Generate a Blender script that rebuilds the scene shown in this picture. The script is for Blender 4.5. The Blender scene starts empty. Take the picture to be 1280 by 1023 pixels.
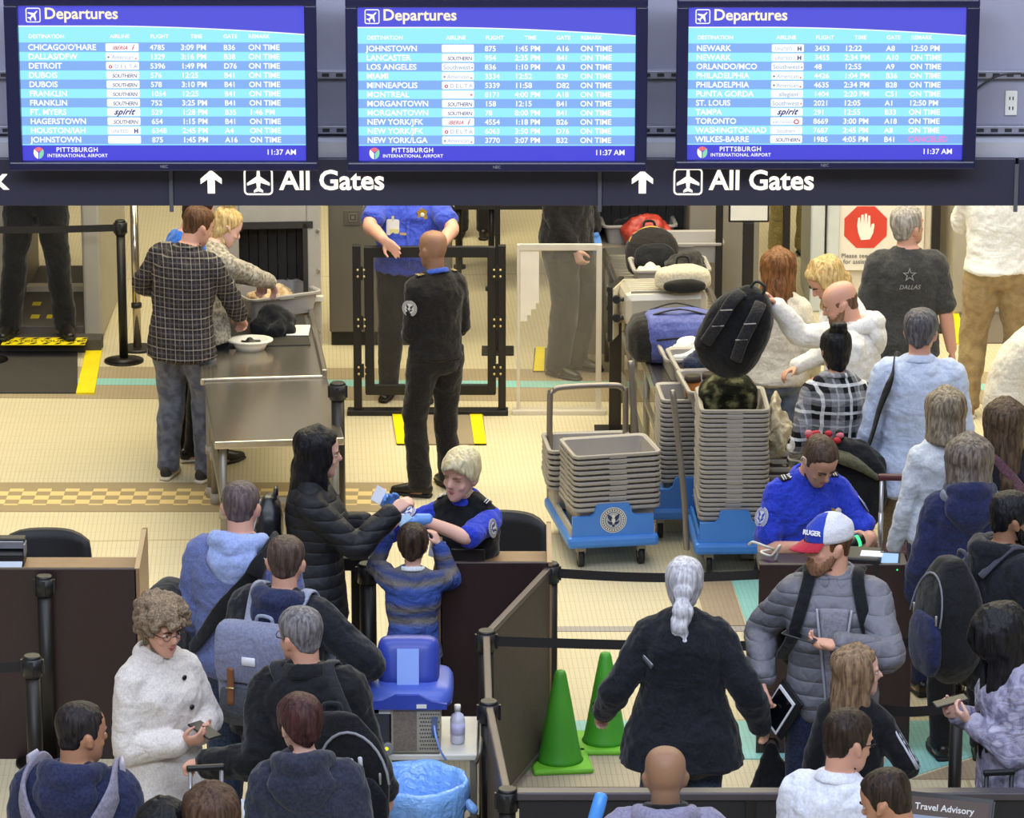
import bpy, bmesh, math, random
from mathutils import Vector, Matrix, Euler, noise
random.seed(7)
SC = bpy.context.scene
COL = SC.collection
PI = math.pi
R = math.radians

# ---------------------------------------------------------------- camera, world, lights, exposure
CAM_H, F_PX, TILT = 7.1, 5000.0, math.atan(1411.5 / 5000.0)
cam_d = bpy.data.cameras.new('camera')
cam_d.sensor_width = 36.0
cam_d.lens = 36.0 * F_PX / 1280.0
cam_d.clip_end = 200
cam = bpy.data.objects.new('camera', cam_d)
COL.objects.link(cam)
cam.location = (0, 0, CAM_H)
cam.rotation_euler = (PI / 2 - TILT, 0, 0)
SC.camera = cam

world = bpy.data.worlds.new('world')
SC.world = world
world.use_nodes = True
world.node_tree.nodes['Background'].inputs[0].default_value = (0.80, 0.86, 1.0, 1)
world.node_tree.nodes['Background'].inputs[1].default_value = 0.22

def area(name, loc, size, power, color, rot=(0, 0, 0), spread=180):
    l = bpy.data.lights.new(name, 'AREA')
    l.shape = 'RECTANGLE'
    l.size, l.size_y = size
    l.energy = power
    l.color = color
    l.spread = R(spread)
    o = bpy.data.objects.new(name, l)
    COL.objects.link(o)
    o.location = loc
    o.rotation_euler = rot
    return o

WARM, COOL = (1.0, 0.91, 0.61), (0.70, 0.80, 1.0)
area('ceiling_light_checkpoint', (0.5, 25.5, 6.2), (11, 5.5), 1120, WARM)
area('ceiling_light_lanes', (2.0, 21.6, 7.0), (9, 2.2), 200, (1.0, 0.95, 0.86))
area('ceiling_light_hall', (0, 14.5, 9.5), (14, 5), 950, COOL, (R(12), 0, 0))
area('fill_light_balcony', (0, 4.0, 9.8), (12, 3), 1900, (0.78, 0.86, 1.0), (R(58), 0, 0))  # added frontal fill, brightens upright surfaces facing the camera; not a known fixture

vs = SC.view_settings
vs.view_transform = 'Standard'
vs.look = 'None'
vs.gamma = 1.0
vs.use_curve_mapping = False
vs.exposure = 0.0

# ---------------------------------------------------------------- placing: photo position + a known height (or distance) -> place in the hall
CT, ST = math.cos(TILT), math.sin(TILT)
def _ray(px, py):
    u, v = (px - 640) / F_PX, (py - 511.5) / F_PX
    return u, CT - v * ST, -ST - v * CT
def P(px, py, Z=0.0):
    d = _ray(px, py); t = (Z - CAM_H) / d[2]
    return Vector((d[0] * t, d[1] * t, Z))
def PY(px, py, Y):
    d = _ray(px, py); t = Y / d[1]
    return Vector((d[0] * t, Y, CAM_H + d[2] * t))
def XY(px, Y, Z):
    zc = Y * CT + (CAM_H - Z) * ST
    return Vector(((px - 640) / F_PX * zc, Y, Z))

# ---------------------------------------------------------------- materials
def lin(c):
    if isinstance(c, str):
        c = tuple(int(c[i:i + 2], 16) / 255 for i in (0, 2, 4))
    return tuple((x / 12.92 if x <= 0.04045 else ((x + 0.055) / 1.055) ** 2.4) for x in c) + (1.0,)

MATS = {}
class NT:
    def __init__(s, name):
        s.m = bpy.data.materials.new(name); s.m.use_nodes = True
        s.t = s.m.node_tree; s.b = s.t.nodes['Principled BSDF']
    def n(s, typ, **kw):
        nd = s.t.nodes.new(typ)
        for k, v in kw.items():
            if k.startswith('i_'):
                nd.inputs[k[2:].replace('_', ' ')].default_value = v
            else:
                setattr(nd, k, v)
        return nd
    def l(s, a, b): s.t.links.new(a, b)
    def math(s, op, a, b=None, c=None):
        nd = s.n('ShaderNodeMath', operation=op)
        for i, v in enumerate((a, b, c)):
            if v is None: continue
            if isinstance(v, (int, float)): nd.inputs[i].default_value = v
            else: s.l(v, nd.inputs[i])
        return nd.outputs[0]
    def mix(s, fac, a, b):
        nd = s.n('ShaderNodeMix', data_type='RGBA')
        for sock, v in ((nd.inputs[0], fac), (nd.inputs[6], a), (nd.inputs[7], b)):
            if isinstance(v, (int, float, tuple)): sock.default_value = v
            else: s.l(v, sock)
        return nd.outputs[2]
    def coord(s):
        return s.n('ShaderNodeTexCoord').outputs['Object']
    def noise(s, co, scale, detail=3.0, dist=0.0, stretch=None):
        if stretch:
            mp = s.n('ShaderNodeMapping'); mp.inputs['Scale'].default_value = stretch
            s.l(co, mp.inputs[0]); co = mp.outputs[0]
        nd = s.n('ShaderNodeTexNoise'); nd.inputs['Scale'].default_value = scale
        nd.inputs['Detail'].default_value = detail; nd.inputs['Distortion'].default_value = dist
        s.l(co, nd.inputs['Vector'])
        return nd.outputs['Fac']
    def bump(s, h, strength, dist):
        nd = s.n('ShaderNodeBump'); nd.inputs['Strength'].default_value = strength
        nd.inputs['Distance'].default_value = dist
        s.l(h, nd.inputs['Height']); s.l(nd.outputs[0], s.b.inputs['Normal'])

def plain(name, col, rough=0.5, metal=0.0, var=0.06, scale=6.0, bump=0.0, spec=0.5):
    key = ('plain', name)
    if key in MATS: return MATS[key]
    t = NT(name); c = lin(col)
    t.b.inputs['Roughness'].default_value = rough
    t.b.inputs['Metallic'].default_value = metal
    t.b.inputs['Specular IOR Level'].default_value = spec
    co = t.coord()
    f = t.noise(co, scale, 4)
    d = tuple(x * (1 - var * 2.2) for x in c[:3]) + (1,)
    e = tuple(min(1, x * (1 + var * 2.2)) for x in c[:3]) + (1,)
    t.l(t.mix(f, d, e), t.b.inputs['Base Color'])
    if bump: t.bump(t.noise(co, scale * 12, 2), bump, 0.004)
    MATS[key] = t.m
    return t.m

def cloth(name, col, col2=None, scale=90.0, rough=0.85, wrinkle=0.34, mixscale=None):
    """woven or knitted fabric: fine grain of two tones plus soft creases"""
    key = ('cloth', name)
    if key in MATS: return MATS[key]
    t = NT(name); c = lin(col); c2 = lin(col2) if col2 else tuple(x * 0.72 for x in c[:3]) + (1,)
    t.b.inputs['Roughness'].default_value = rough
    t.b.inputs['Specular IOR Level'].default_value = 0.2
    t.b.inputs['Sheen Weight'].default_value = 0.15
    co = t.coord()
    f = t.noise(co, mixscale or scale, 3)
    r = t.n('ShaderNodeValToRGB'); r.color_ramp.elements[0].position = 0.35; r.color_ramp.elements[1].position = 0.62
    r.color_ramp.elements[0].color = c2; r.color_ramp.elements[1].color = c
    t.l(f, r.inputs[0]); t.l(r.outputs[0], t.b.inputs['Base Color'])
    w = t.noise(co, 6.0, 2.5, 1.2, (1.0, 1.0, 1.5))
    t.bump(t.math('ADD', w, t.math('MULTIPLY', f, 0.05)), wrinkle, 0.05)
    MATS[key] = t.m
    return t.m

def plaid(name, ground, stripe, line, size=0.075):
    key = ('plaid', name)
    if key in MATS: return MATS[key]
    t = NT(name)
    t.b.inputs['Roughness'].default_value = 0.85; t.b.inputs['Specular IOR Level'].default_value = 0.2
    co = t.coord(); sp = t.n('ShaderNodeSeparateXYZ'); t.l(co, sp.inputs[0])
    x = t.math('ADD', sp.outputs[0], t.math('MULTIPLY', sp.outputs[1], 0.6)); z = sp.outputs[2]
    def band(v, s, off, w):
        f = t.math('FRACT', t.math('ADD', t.math('DIVIDE', v, s), off + 40.0))
        return t.math('LESS_THAN', t.math('ABSOLUTE', t.math('SUBTRACT', f, 0.5)), w)
    bx, bz = band(x, size, 0, 0.24), band(z, size, 0, 0.24)
    lx, lz = band(x, size, 0.5, 0.055), band(z, size, 0.5, 0.055)
    lx2, lz2 = band(x, size, 0.0, 0.035), band(z, size, 0.0, 0.035)
    a = t.mix(t.math('MULTIPLY', t.math('ADD', bx, bz), 0.5), lin(ground), lin(stripe))
    b = t.mix(t.math('MINIMUM', t.math('MULTIPLY', t.math('ADD', lx, lz), 0.75), 1.0), a, lin(line))
    b2 = t.mix(t.math('MULTIPLY', t.math('MAXIMUM', lx2, lz2), 0.35), b, lin(line))
    t.l(b2, t.b.inputs['Base Color'])
    t.bump(t.noise(co, 7.5, 4, 1.6, (1.0, 1.0, 1.7)), 0.5, 0.05)
    MATS[key] = t.m
    return t.m

def banded(name, cols, size, axis=2, wob=0.02, rough=0.85):
    """soft knitted stripes"""
    key = ('band', name)
    if key in MATS: return MATS[key]
    t = NT(name); t.b.inputs['Roughness'].default_value = rough; t.b.inputs['Specular IOR Level'].default_value = 0.2
    co = t.coord(); sp = t.n('ShaderNodeSeparateXYZ'); t.l(co, sp.inputs[0])
    nz = t.noise(co, 9, 3)
    v = t.math('ADD', sp.outputs[axis], t.math('MULTIPLY', nz, wob * 2))
    f = t.math('FRACT', t.math('ADD', t.math('DIVIDE', v, size), 30.0))
    r = t.n('ShaderNodeValToRGB'); el = r.color_ramp.elements
    n = len(cols)
    while len(el) < n: el.new(0.5)
    for i, cc in enumerate(cols):
        el[i].position = i / n; el[i].color = lin(cc)
    t.l(f, r.inputs[0])
    grain = t.noise(co, 120, 2)
    t.l(t.mix(t.math('MULTIPLY', grain, 0.45), r.outputs[0], lin('20242c')), t.b.inputs['Base Color'])
    t.bump(t.noise(co, 7.5, 4, 1.6, (1, 1, 1.7)), 0.5, 0.05)
    MATS[key] = t.m
    return t.m

def camo(name, cols, scale=14):
    key = ('camo', name)
    if key in MATS: return MATS[key]
    t = NT(name); t.b.inputs['Roughness'].default_value = 0.9; t.b.inputs['Specular IOR Level'].default_value = 0.2
    co = t.coord(); f = t.noise(co, scale, 4, 0.25)
    r = t.n('ShaderNodeValToRGB'); el = r.color_ramp.elements
    while len(el) < len(cols): el.new(0.5)
    for i, cc in enumerate(cols):
        el[i].position = 0.34 + 0.32 * i / (len(cols) - 1); el[i].color = lin(cc)
    t.l(f, r.inputs[0]); t.l(r.outputs[0], t.b.inputs['Base Color'])
    t.bump(t.noise(co, 7.5, 4, 1.6, (1, 1, 1.7)), 0.5, 0.05)
    MATS[key] = t.m
    return t.m

def quilted(name, col, pitch=0.075, rough=0.6, vert=False):
    """padded jacket: puffed bands with stitched seams between them"""
    key = ('quilt', name)
    if key in MATS: return MATS[key]
    t = NT(name); t.b.inputs['Roughness'].default_value = rough; t.b.inputs['Specular IOR Level'].default_value = 0.35
    co = t.coord(); sp = t.n('ShaderNodeSeparateXYZ'); t.l(co, sp.inputs[0])
    w = t.noise(co, 5, 3)
    v = t.math('ADD', sp.outputs[2], t.math('MULTIPLY', w, 0.03))
    f = t.math('FRACT', t.math('ADD', t.math('DIVIDE', v, pitch), 30.0))
    h = t.math('POWER', t.math('SINE', t.math('MULTIPLY', f, PI)), 0.5)
    c = lin(col); d = tuple(x * 0.75 for x in c[:3]) + (1,)
    t.l(t.mix(t.noise(co, 60, 2), d, c), t.b.inputs['Base Color'])
    t.bump(t.math('ADD', t.math('MULTIPLY', h, 0.55), t.math('MULTIPLY', t.noise(co, 16, 3, 1.2), 0.45)), 0.6, 0.025)
    MATS[key] = t.m
    return t.m

def hairmat(name, c1, c2, curl=False):
    key = ('hair', name)
    if key in MATS: return MATS[key]
    t = NT(name); t.b.inputs['Roughness'].default_value = 0.5; t.b.inputs['Specular IOR Level'].default_value = 0.25
    co = t.coord()
    f = t.noise(co, 42, 3, 0.5 if not curl else 3.0, (1.6, 1.6, 0.22) if not curl else None)
    r = t.n('ShaderNodeValToRGB'); r.color_ramp.elements[0].position = 0.36; r.color_ramp.elements[1].position = 0.66
    r.color_ramp.elements[0].color = lin(c1); r.color_ramp.elements[1].color = lin(c2)
    t.l(f, r.inputs[0]); t.l(r.outputs[0], t.b.inputs['Base Color'])
    t.bump(f, 0.7, 0.012)
    MATS[key] = t.m
    return t.m

def skinmat(name, col):
    key = ('skin', name)
    if key in MATS: return MATS[key]
    t = NT(name); t.b.inputs['Roughness'].default_value = 0.5; t.b.inputs['Specular IOR Level'].default_value = 0.35
    c = lin(col); red = (c[0], c[1] * 0.88, c[2] * 0.84, 1)
    co = t.coord()
    t.l(t.mix(t.noise(co, 14, 3), red, c), t.b.inputs['Base Color'])
    t.bump(t.noise(co, 120, 2), 0.12, 0.004)
    MATS[key] = t.m
    return t.m

def glow(name, col, strength):
    key = ('glow', name)
    if key in MATS: return MATS[key]
    t = NT(name)
    t.b.inputs['Base Color'].default_value = (0, 0, 0, 1)
    t.b.inputs['Roughness'].default_value = 0.6
    t.b.inputs['Emission Color'].default_value = lin(col)
    t.b.inputs['Emission Strength'].default_value = strength
    MATS[key] = t.m
    return t.m

def glassy(name, col=(1, 1, 1), alpha=0.16, rough=0.05):
    key = ('glass', name)
    if key in MATS: return MATS[key]
    t = NT(name)
    t.b.inputs['Base Color'].default_value = lin(col)
    t.b.inputs['Roughness'].default_value = rough
    co = t.coord()
    f = t.noise(co, 5, 4)
    t.l(t.math('ADD', t.math('MULTIPLY', f, alpha * 0.8), alpha * 0.6), t.b.inputs['Alpha'])
    MATS[key] = t.m
    return t.m

# ---------------------------------------------------------------- object helpers
def tag(o, label=None, cat=None, group=None, kind=None):
    if label: o['label'] = label
    if cat: o['category'] = cat
    if group: o['group'] = group
    if kind: o['kind'] = kind
    return o

def empty(name, loc, rz=0.0, label=None, cat=None, group=None):
    o = bpy.data.objects.new(name, None)
    COL.objects.link(o)
    o.empty_display_size = 0.1
    o.location = loc; o.rotation_euler = (0, 0, rz)
    return tag(o, label, cat, group)

def link(name, bm, mats, parent=None, smooth=False):
    me = bpy.data.meshes.new(name)
    bmesh.ops.recalc_face_normals(bm, faces=bm.faces[:])
    bm.to_mesh(me); bm.free()
    if not isinstance(mats, (list, tuple)): mats = [mats]
    for m in mats: me.materials.append(m)
    if smooth:
        for p in me.polygons: p.use_smooth = True
    o = bpy.data.objects.new(name, me)
    COL.objects.link(o)
    if parent: o.parent = parent
    return o

BAKE = []
def soft(o, voxel=0.009, smooth=3, disp=0.0, tex=None, keep=1.0):
    """fuse the shapes of one mesh into one continuous skin"""
    m = o.modifiers.new('fuse', 'REMESH'); m.mode = 'VOXEL'; m.voxel_size = voxel; m.use_smooth_shade = True
    if smooth:
        s = o.modifiers.new('smooth', 'SMOOTH'); s.iterations = smooth; s.factor = 0.5
    if disp:
        d = o.modifiers.new('folds', 'DISPLACE'); d.texture = tex; d.strength = disp; d.mid_level = 0.5
        d.texture_coords = 'LOCAL'
    BAKE.append(o)
    return o

def bake():
    dg = bpy.context.evaluated_depsgraph_get()
    new = [(o, bpy.data.meshes.new_from_object(o.evaluated_get(dg), depsgraph=dg)) for o in BAKE]
    for o, me in new:
        mats = [m for m in o.data.materials]
        old = o.data
        o.modifiers.clear()
        me.name = old.name
        if not me.materials:
            for m in mats: me.materials.append(m)
        o.data = me
        for p in me.polygons: p.use_smooth = True
        bpy.data.meshes.remove(old)
    BAKE.clear()

def ctex(name, scale, kind='CLOUDS'):
    t = bpy.data.textures.new(name, kind); t.noise_scale = scale; t.noise_depth = 2
    return t
TEX_FOLD = ctex('cloth_folds', 0.085)
TEX_FOLD2 = ctex('soft_folds', 0.14)
TEX_CURL = ctex('curls', 0.028)
TEX_LOCK = ctex('locks', 0.05)

def box(bm, c, s, rot=None, bev=0.0, mi=0):
    M = Matrix.Translation(Vector(c)) @ (rot.to_matrix().to_4x4() if isinstance(rot, Euler) else (rot or Matrix.Identity(4))) @ Matrix.Diagonal((s[0], s[1], s[2], 1))
    g = bmesh.ops.create_cube(bm, size=1.0, matrix=M)
    vs_ = g['verts']
    fs = {f for v in vs_ for f in v.link_faces}
    for f in fs: f.material_index = mi
    if bev:
        es = list({e for v in vs_ for e in v.link_edges})
        r = bmesh.ops.bevel(bm, geom=es, offset=bev, segments=2, affect='EDGES', profile=0.5)
        for f in r['faces']: f.material_index = mi
    return bm

def span(bm, a, b, bev=0.0, mi=0):
    a, b = Vector(a), Vector(b)
    return box(bm, (a + b) / 2, (abs(b.x - a.x), abs(b.y - a.y), abs(b.z - a.z)), None, bev, mi)

def cyl(bm, a, b, r1, r2=None, n=16, mi=0):
    a, b = Vector(a), Vector(b); d = b - a
    q = d.to_track_quat('Z', 'Y').to_matrix().to_4x4()
    g = bmesh.ops.create_cone(bm, cap_ends=True, segments=n, radius1=r1, radius2=r1 if r2 is None else r2, depth=d.length,
                              matrix=Matrix.Translation((a + b) / 2) @ q)
    for f in {f for v in g['verts'] for f in v.link_faces}:
        f.material_index = mi
        if len(f.verts) == 4: f.smooth = True
    return bm

def ball(bm, c, r, rot=None, u=14, v=10, mi=0):
    if not isinstance(r, (tuple, list, Vector)): r = (r, r, r)
    M = Matrix.Translation(Vector(c)) @ (rot or Matrix.Identity(4)) @ Matrix.Diagonal((r[0], r[1], r[2], 1))
    g = bmesh.ops.create_uvsphere(bm, u_segments=u, v_segments=v, radius=1.0, matrix=M)
    for f in {f for w in g['verts'] for f in w.link_faces}:
        f.material_index = mi; f.smooth = True
    return bm

def catmull(pts, sub):
    out = []
    n = len(pts)
    for i in range(n - 1):
        p0, p1, p2, p3 = pts[max(i - 1, 0)], pts[i], pts[i + 1], pts[min(i + 2, n - 1)]
        for k in range(sub):
            t = k / sub
            out.append(tuple(0.5 * (2 * b + (c - a) * t + (2 * a - 5 * b + 4 * c - d) * t * t + (-a + 3 * b - 3 * c + d) * t ** 3)
                             for a, b, c, d in zip(p0, p1, p2, p3)))
    out.append(tuple(pts[-1]))
    return out

def rings(bm, secs, n=14, cap=0.5, pw=2.0, mi=0):
    """secs: (center, side, other, a, b); closed loft with domed ends"""
    rows = []
    for c, sd, ot, a, b in secs:
        row = []
        for i in range(n):
            t = 2 * PI * i / n; cs, sn = math.cos(t), math.sin(t)
            if pw != 2.0:
                cs = math.copysign(abs(cs) ** (2 / pw), cs); sn = math.copysign(abs(sn) ** (2 / pw), sn)
            row.append(bm.verts.new(c + sd * (a * cs) + ot * (b * sn)))
        rows.append(row)
    fs = []
    for r0, r1 in zip(rows, rows[1:]):
        for i in range(n):
            j = (i + 1) % n
            fs.append(bm.faces.new((r0[i], r0[j], r1[j], r1[i])))
    for end, nb in ((0, 1), (-1, -2)):
        c, sd, ot, a, b = secs[end]
        d = c - secs[nb][0]
        if d.length > 1e-6: d.normalize()
        k = min(a, b) * cap
        row = rows[end]
        if cap > 0:
            mid = [bm.verts.new(c + d * (k * 0.7) + (v.co - c) * 0.7) for v in row]
            for i in range(n):
                j = (i + 1) % n
                fs.append(bm.faces.new((row[i], row[j], mid[j], mid[i])))
            row = mid
        p = bm.verts.new(c + d * k)
        for i in range(n):
            fs.append(bm.faces.new((row[i], row[(i + 1) % n], p)))
    for f in fs:
        f.material_index = mi; f.smooth = True
    return bm

def tube(bm, pts, rad, hint=None, n=10, sub=4, cap=0.5, pw=2.0, mi=0):
    """smooth tapering tube; rad: number, list of numbers or list of (side, other) half sizes"""
    pts = [Vector(p) for p in pts]
    if not isinstance(rad, (list, tuple)): rad = [rad] * len(pts)
    rad = [(r, r) if not isinstance(r, (tuple, list)) else tuple(r) for r in rad]
    data = [tuple(p) + r for p, r in zip(pts, rad)]
    d = catmull(data, sub) if sub > 1 else data
    ps = [Vector(x[:3]) for x in d]
    secs = []
    last = None
    for i, p in enumerate(ps):
        T = (ps[min(i + 1, len(ps) - 1)] - ps[max(i - 1, 0)])
        if T.length < 1e-7: T = Vector((0, 0, 1))
        T.normalize()
        h = Vector(hint) if hint is not None else (last if last is not None else (Vector((1, 0, 0)) if abs(T.x) < 0.8 else Vector((0, 1, 0))))
        sd = h - T * h.dot(T)
        if sd.length < 1e-4: sd = T.orthogonal()
        sd.normalize(); ot = T.cross(sd)
        last = sd
        secs.append((p, sd, ot, max(d[i][3], 1e-4), max(d[i][4], 1e-4)))
    return rings(bm, secs, n, cap, pw, mi)

def poly(bm, pts, depth, mi=0, M=None):
    """extruded outline; pts in the XZ plane, depth along +Y"""
    M = M or Matrix.Identity(4)
    a = [bm.verts.new(M @ Vector((x, 0, z))) for x, z in pts]
    b = [bm.verts.new(M @ Vector((x, depth, z))) for x, z in pts]
    n = len(pts)
    fs = [bm.faces.new(a), bm.faces.new(b[::-1])]
    for i in range(n):
        j = (i + 1) % n
        fs.append(bm.faces.new((a[i], b[i], b[j], a[j])))
    for f in fs: f.material_index = mi
    return bm

def rrect(w, h, r, n=4, cx=0, cz=0):
    pts = []
    for qx, qz, a0 in ((1, 1, 0), (-1, 1, 90), (-1, -1, 180), (1, -1, 270)):
        for i in range(n + 1):
            a = R(a0 + 90 * i / n)
            pts.append((cx + qx * (w / 2 - r) + r * math.cos(a), cz + qz * (h / 2 - r) + r * math.sin(a)))
    return pts

def text_bm(bm, items, M=None, depth=0.001):
    """items: (string, x, z, size, align, bold, slant, material index) set in the XZ plane, facing -Y"""
    M = M or Matrix.Identity(4)
    for it in items:
        s, x, z, size, align, bold, slant, mi = it[:8]
        cu = bpy.data.curves.new('lettering', 'FONT')
        cu.body = s; cu.size = size; cu.align_x = align; cu.offset = bold * size; cu.shear = slant
        cu.extrude = depth; cu.resolution_u = 3
        if len(it) > 8: cu.space_character = it[8]
        ob = bpy.data.objects.new('lettering', cu)
        me = bpy.data.meshes.new_from_object(ob)
        T = M @ Matrix.Translation((x, 0, z)) @ Matrix.Rotation(PI / 2, 4, 'X')
        me.transform(T)
        n0 = len(bm.faces)
        bm.from_mesh(me)
        bm.faces.ensure_lookup_table()
        for i in range(n0, len(bm.faces)): bm.faces[i].material_index = mi
        bpy.data.objects.remove(ob); bpy.data.curves.remove(cu); bpy.data.meshes.remove(me)
    return bm

def copy_tree(o, parent=None):
    c = o.copy(); COL.objects.link(c)
    if parent: c.parent = parent
    for ch in list(o.children): copy_tree(ch, c)
    return c

def B(): return bmesh.new()

# ================================================================ PEOPLE
def sm(x): x = max(0.0, min(1.0, x)); return x * x * (3 - 2 * x)
def lerp(a, b, t): return a + (b - a) * t
def table(tb, x):
    if x <= tb[0][0]: return tb[0][1:]
    for p, q in zip(tb, tb[1:]):
        if x <= q[0]:
            t = (x - p[0]) / (q[0] - p[0])
            return tuple(lerp(a, b, t) for a, b in zip(p[1:], q[1:]))
    return tb[-1][1:]

TORSO_M = [(.80, .090, .085, 0), (.86, .145, .108, -.005), (.93, .162, .118, -.008), (1.0, .154, .112, 0), (1.10, .146, .108, .004), (1.22, .157, .116, .006),
           (1.32, .166, .118, .002), (1.38, .158, .104, -.006), (1.42, .126, .086, -.012), (1.45, .094, .072, -.014), (1.48, .068, .063, -.012), (1.53, .056, .058, -.008)]
TORSO_F = [(.80, .090, .085, 0), (.86, .152, .112, -.008), (.93, .172, .122, -.012), (1.0, .158, .110, 0), (1.10, .130, .098, .004), (1.22, .142, .112, .014),
           (1.30, .148, .118, .014), (1.36, .143, .100, .0), (1.40, .116, .082, -.010), (1.435, .084, .068, -.014), (1.465, .062, .058, -.012), (1.53, .048, .050, -.008)]
HEAD = [(-.006, .018, .018, .066), (.008, .034, .036, .056), (.03, .050, .058, .038), (.06, .061, .076, .020), (.09, .068, .089, .007), (.12, .0725, .0955, .0),
        (.15, .0755, .098, -.003), (.18, .073, .094, -.005), (.205, .061, .078, -.008), (.222, .040, .051, -.008), (.230, .016, .02, -.008)]

class Person:
    def __init__(s, label, at, yaw=0, H=1.75, sex='m', w=1.0, belly=0.0, lean=0, slean=0, twist=0, pelvis=(0, 0, .95), head=(0, 0, 0), hs=None,
                 R_=None, L_=None, feet=None, group=None, z=0.0, seated=False, headup=0.0):
        s.k = k = H / 1.75
        s.sex, s.w, s.belly = sex, w, belly
        s.root = empty('person', (at[0], at[1], z), R(yaw), label, 'person', group)
        s.yaw = R(yaw)
        s.T = TORSO_M if sex == 'm' else TORSO_F
        # spine, in body axes: right, forward, up (unscaled)
        s.rows = []
        p = Vector(pelvis); u = .95
        while u < 1.60:
            a, b, t = R(lean) * sm((u - .93) / .38), R(slean) * sm((u - .93) / .38), R(twist) * sm((u - 1.0) / .35)
            d = Vector((math.sin(b), math.sin(a) * math.cos(b), math.cos(a) * math.cos(b)))
            sd = Vector((math.cos(t), math.sin(t), 0)); sd = (sd - d * sd.dot(d)).normalized()
            s.rows.append((u, p.copy(), d, sd, d.cross(sd)))
            p = p + d * .02; u += .02
        s.pelvis = Vector(pelvis)
        # head
        hy, hp, hr = head
        o, d, sd, fr = s.sp(1.515)
        pitch = R(hp); yw = R(hy); rl = R(hr)
        # head keeps most of the spine's lean unless told otherwise
        up0 = (d * .5 + Vector((0, 0, .5))).normalized()
        sd = (sd - up0 * sd.dot(up0)).normalized(); fr = up0.cross(sd)
        m = Matrix.Rotation(yw, 3, up0)
        sd, fr = m @ sd, m @ fr
        m = Matrix.Rotation(-pitch, 3, sd); up, fr = m @ up0, m @ fr
        m = Matrix.Rotation(rl, 3, fr); up, sd = m @ up, m @ sd
        s.h = hs if hs else 1.0 / (k ** .55)
        s.HO = o + fr * .012 + up0 * (headup - .012) ; s.Hu, s.Hs, s.Hf = up, sd, fr
        # arms
        sw = (.150 if sex == 'm' else .134) * (.3 + .7 * w)
        s.arm = {}
        for sg, spec in ((1, R_), (-1, L_)):
            o, d, sd, fr = s.sp(1.388 if sex == 'm' else 1.368)
            sh = o + sd * sg * sw
            spec = dict(spec or {})
            tgt = spec.get('to', (sg * (.06 + .17 * w), .02, .80))
            if tgt[0] == 'w': tgt = s.inv(tgt[1:])
            tgt = Vector(tgt)
            pole = Vector(spec.get('pole', (sg * .35, -1.0, -.55)))
            el, wr = s.ik(sh, tgt, .295, .255, pole)
            s.arm[sg] = dict(sh=sh, el=el, wr=wr, spec=spec)
            fd = spec.get('fingers')
            fd = Vector(fd) if fd else (wr - el).normalized()
            fd.normalize()
            pn = Vector(spec.get('palm', (-sg, .15, 0) if (wr - el).normalized().z < -.7 else (-sg * .5, 0, -1)))
            pn = (pn - fd * pn.dot(fd)).normalized()
            s.arm[sg].update(fd=fd, pn=pn, tip=wr + fd * .15, palm=wr + fd * .075 + pn * .025)
        # legs
        s.leg = {}
        feet = feet or {}
        for sg, key in ((1, 'R'), (-1, 'L')):
            f = feet.get(key, (sg * .105, 0, 8))
            hp_ = s.pelvis + Vector((sg * .088, 0, -.02))
            an = Vector((f[0], f[1], f[3] if len(f) > 3 else .085))
            a = R(f[2]) * sg
            toe = Vector((math.sin(a), math.cos(a), 0))
            kn, an = s.ik(hp_, an, .43, .425, Vector((sg * .08, 1, 0.15 if not seated else 1.2)) + toe * .4)
            s.leg[sg] = dict(hip=hp_, kn=kn, an=an, toe=toe)
    # --- frames
    def sp(s, u):
        if u <= .95:
            _, p, d, sd, fr = s.rows[0]
            return p + d * (u - .95), d, sd, fr
        i = min(len(s.rows) - 1, int((u - .95) / .02))
        _, p, d, sd, fr = s.rows[i]
        return p + d * (u - s.rows[i][0]), d, sd, fr
    def L(s, v): return Vector((-v[0] * s.k, -v[1] * s.k, v[2] * s.k))
    def world(s, v):
        return Matrix.Translation(s.root.location) @ Matrix.Rotation(s.yaw, 4, 'Z') @ s.L(v)
    def wdir(s, v):
        return Matrix.Rotation(s.yaw, 3, 'Z') @ Vector((-v[0], -v[1], v[2]))
    def inv(s, v):
        q = Matrix.Rotation(-s.yaw, 3, 'Z') @ (Vector(v) - s.root.location)
        return Vector((-q.x / s.k, -q.y / s.k, q.z / s.k))
    def ik(s, a, t, l1, l2, pole):
        d = t - a; D = max(min(d.length, (l1 + l2) * .995), abs(l1 - l2) + .02)
        d = d.normalized(); t = a + d * D
        x = (l1 * l1 - l2 * l2 + D * D) / (2 * D); h = math.sqrt(max(l1 * l1 - x * x, 0))
        pv = pole - d * pole.dot(d)
        if pv.length < 1e-5: pv = d.orthogonal()
        return a + d * x + pv.normalized() * h, t
    def hd(s, x, y, z):
        """head axes (right, front, up from chin) -> body axes"""
        return s.HO + (s.Hs * x + s.Hf * y + s.Hu * z) * s.h
    def sec(s, u):
        a, b, f = table(s.T, u)
        bl = s.belly * math.exp(-((u - 1.08) / .12) ** 2)
        return a * s.w, b * s.w ** .7 + bl * .6, f + bl * .4
    def surf(s, u, phi, off=0.0):
        """point on the torso; phi 0 front, 90 person's right, 180 back"""
        a, b, f = s.sec(u); o, d, sd, fr = s.sp(u)
        t = R(phi)
        return o + fr * f + sd * ((a + off) * math.sin(t)) + fr * ((b + off) * math.cos(t))
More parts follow.
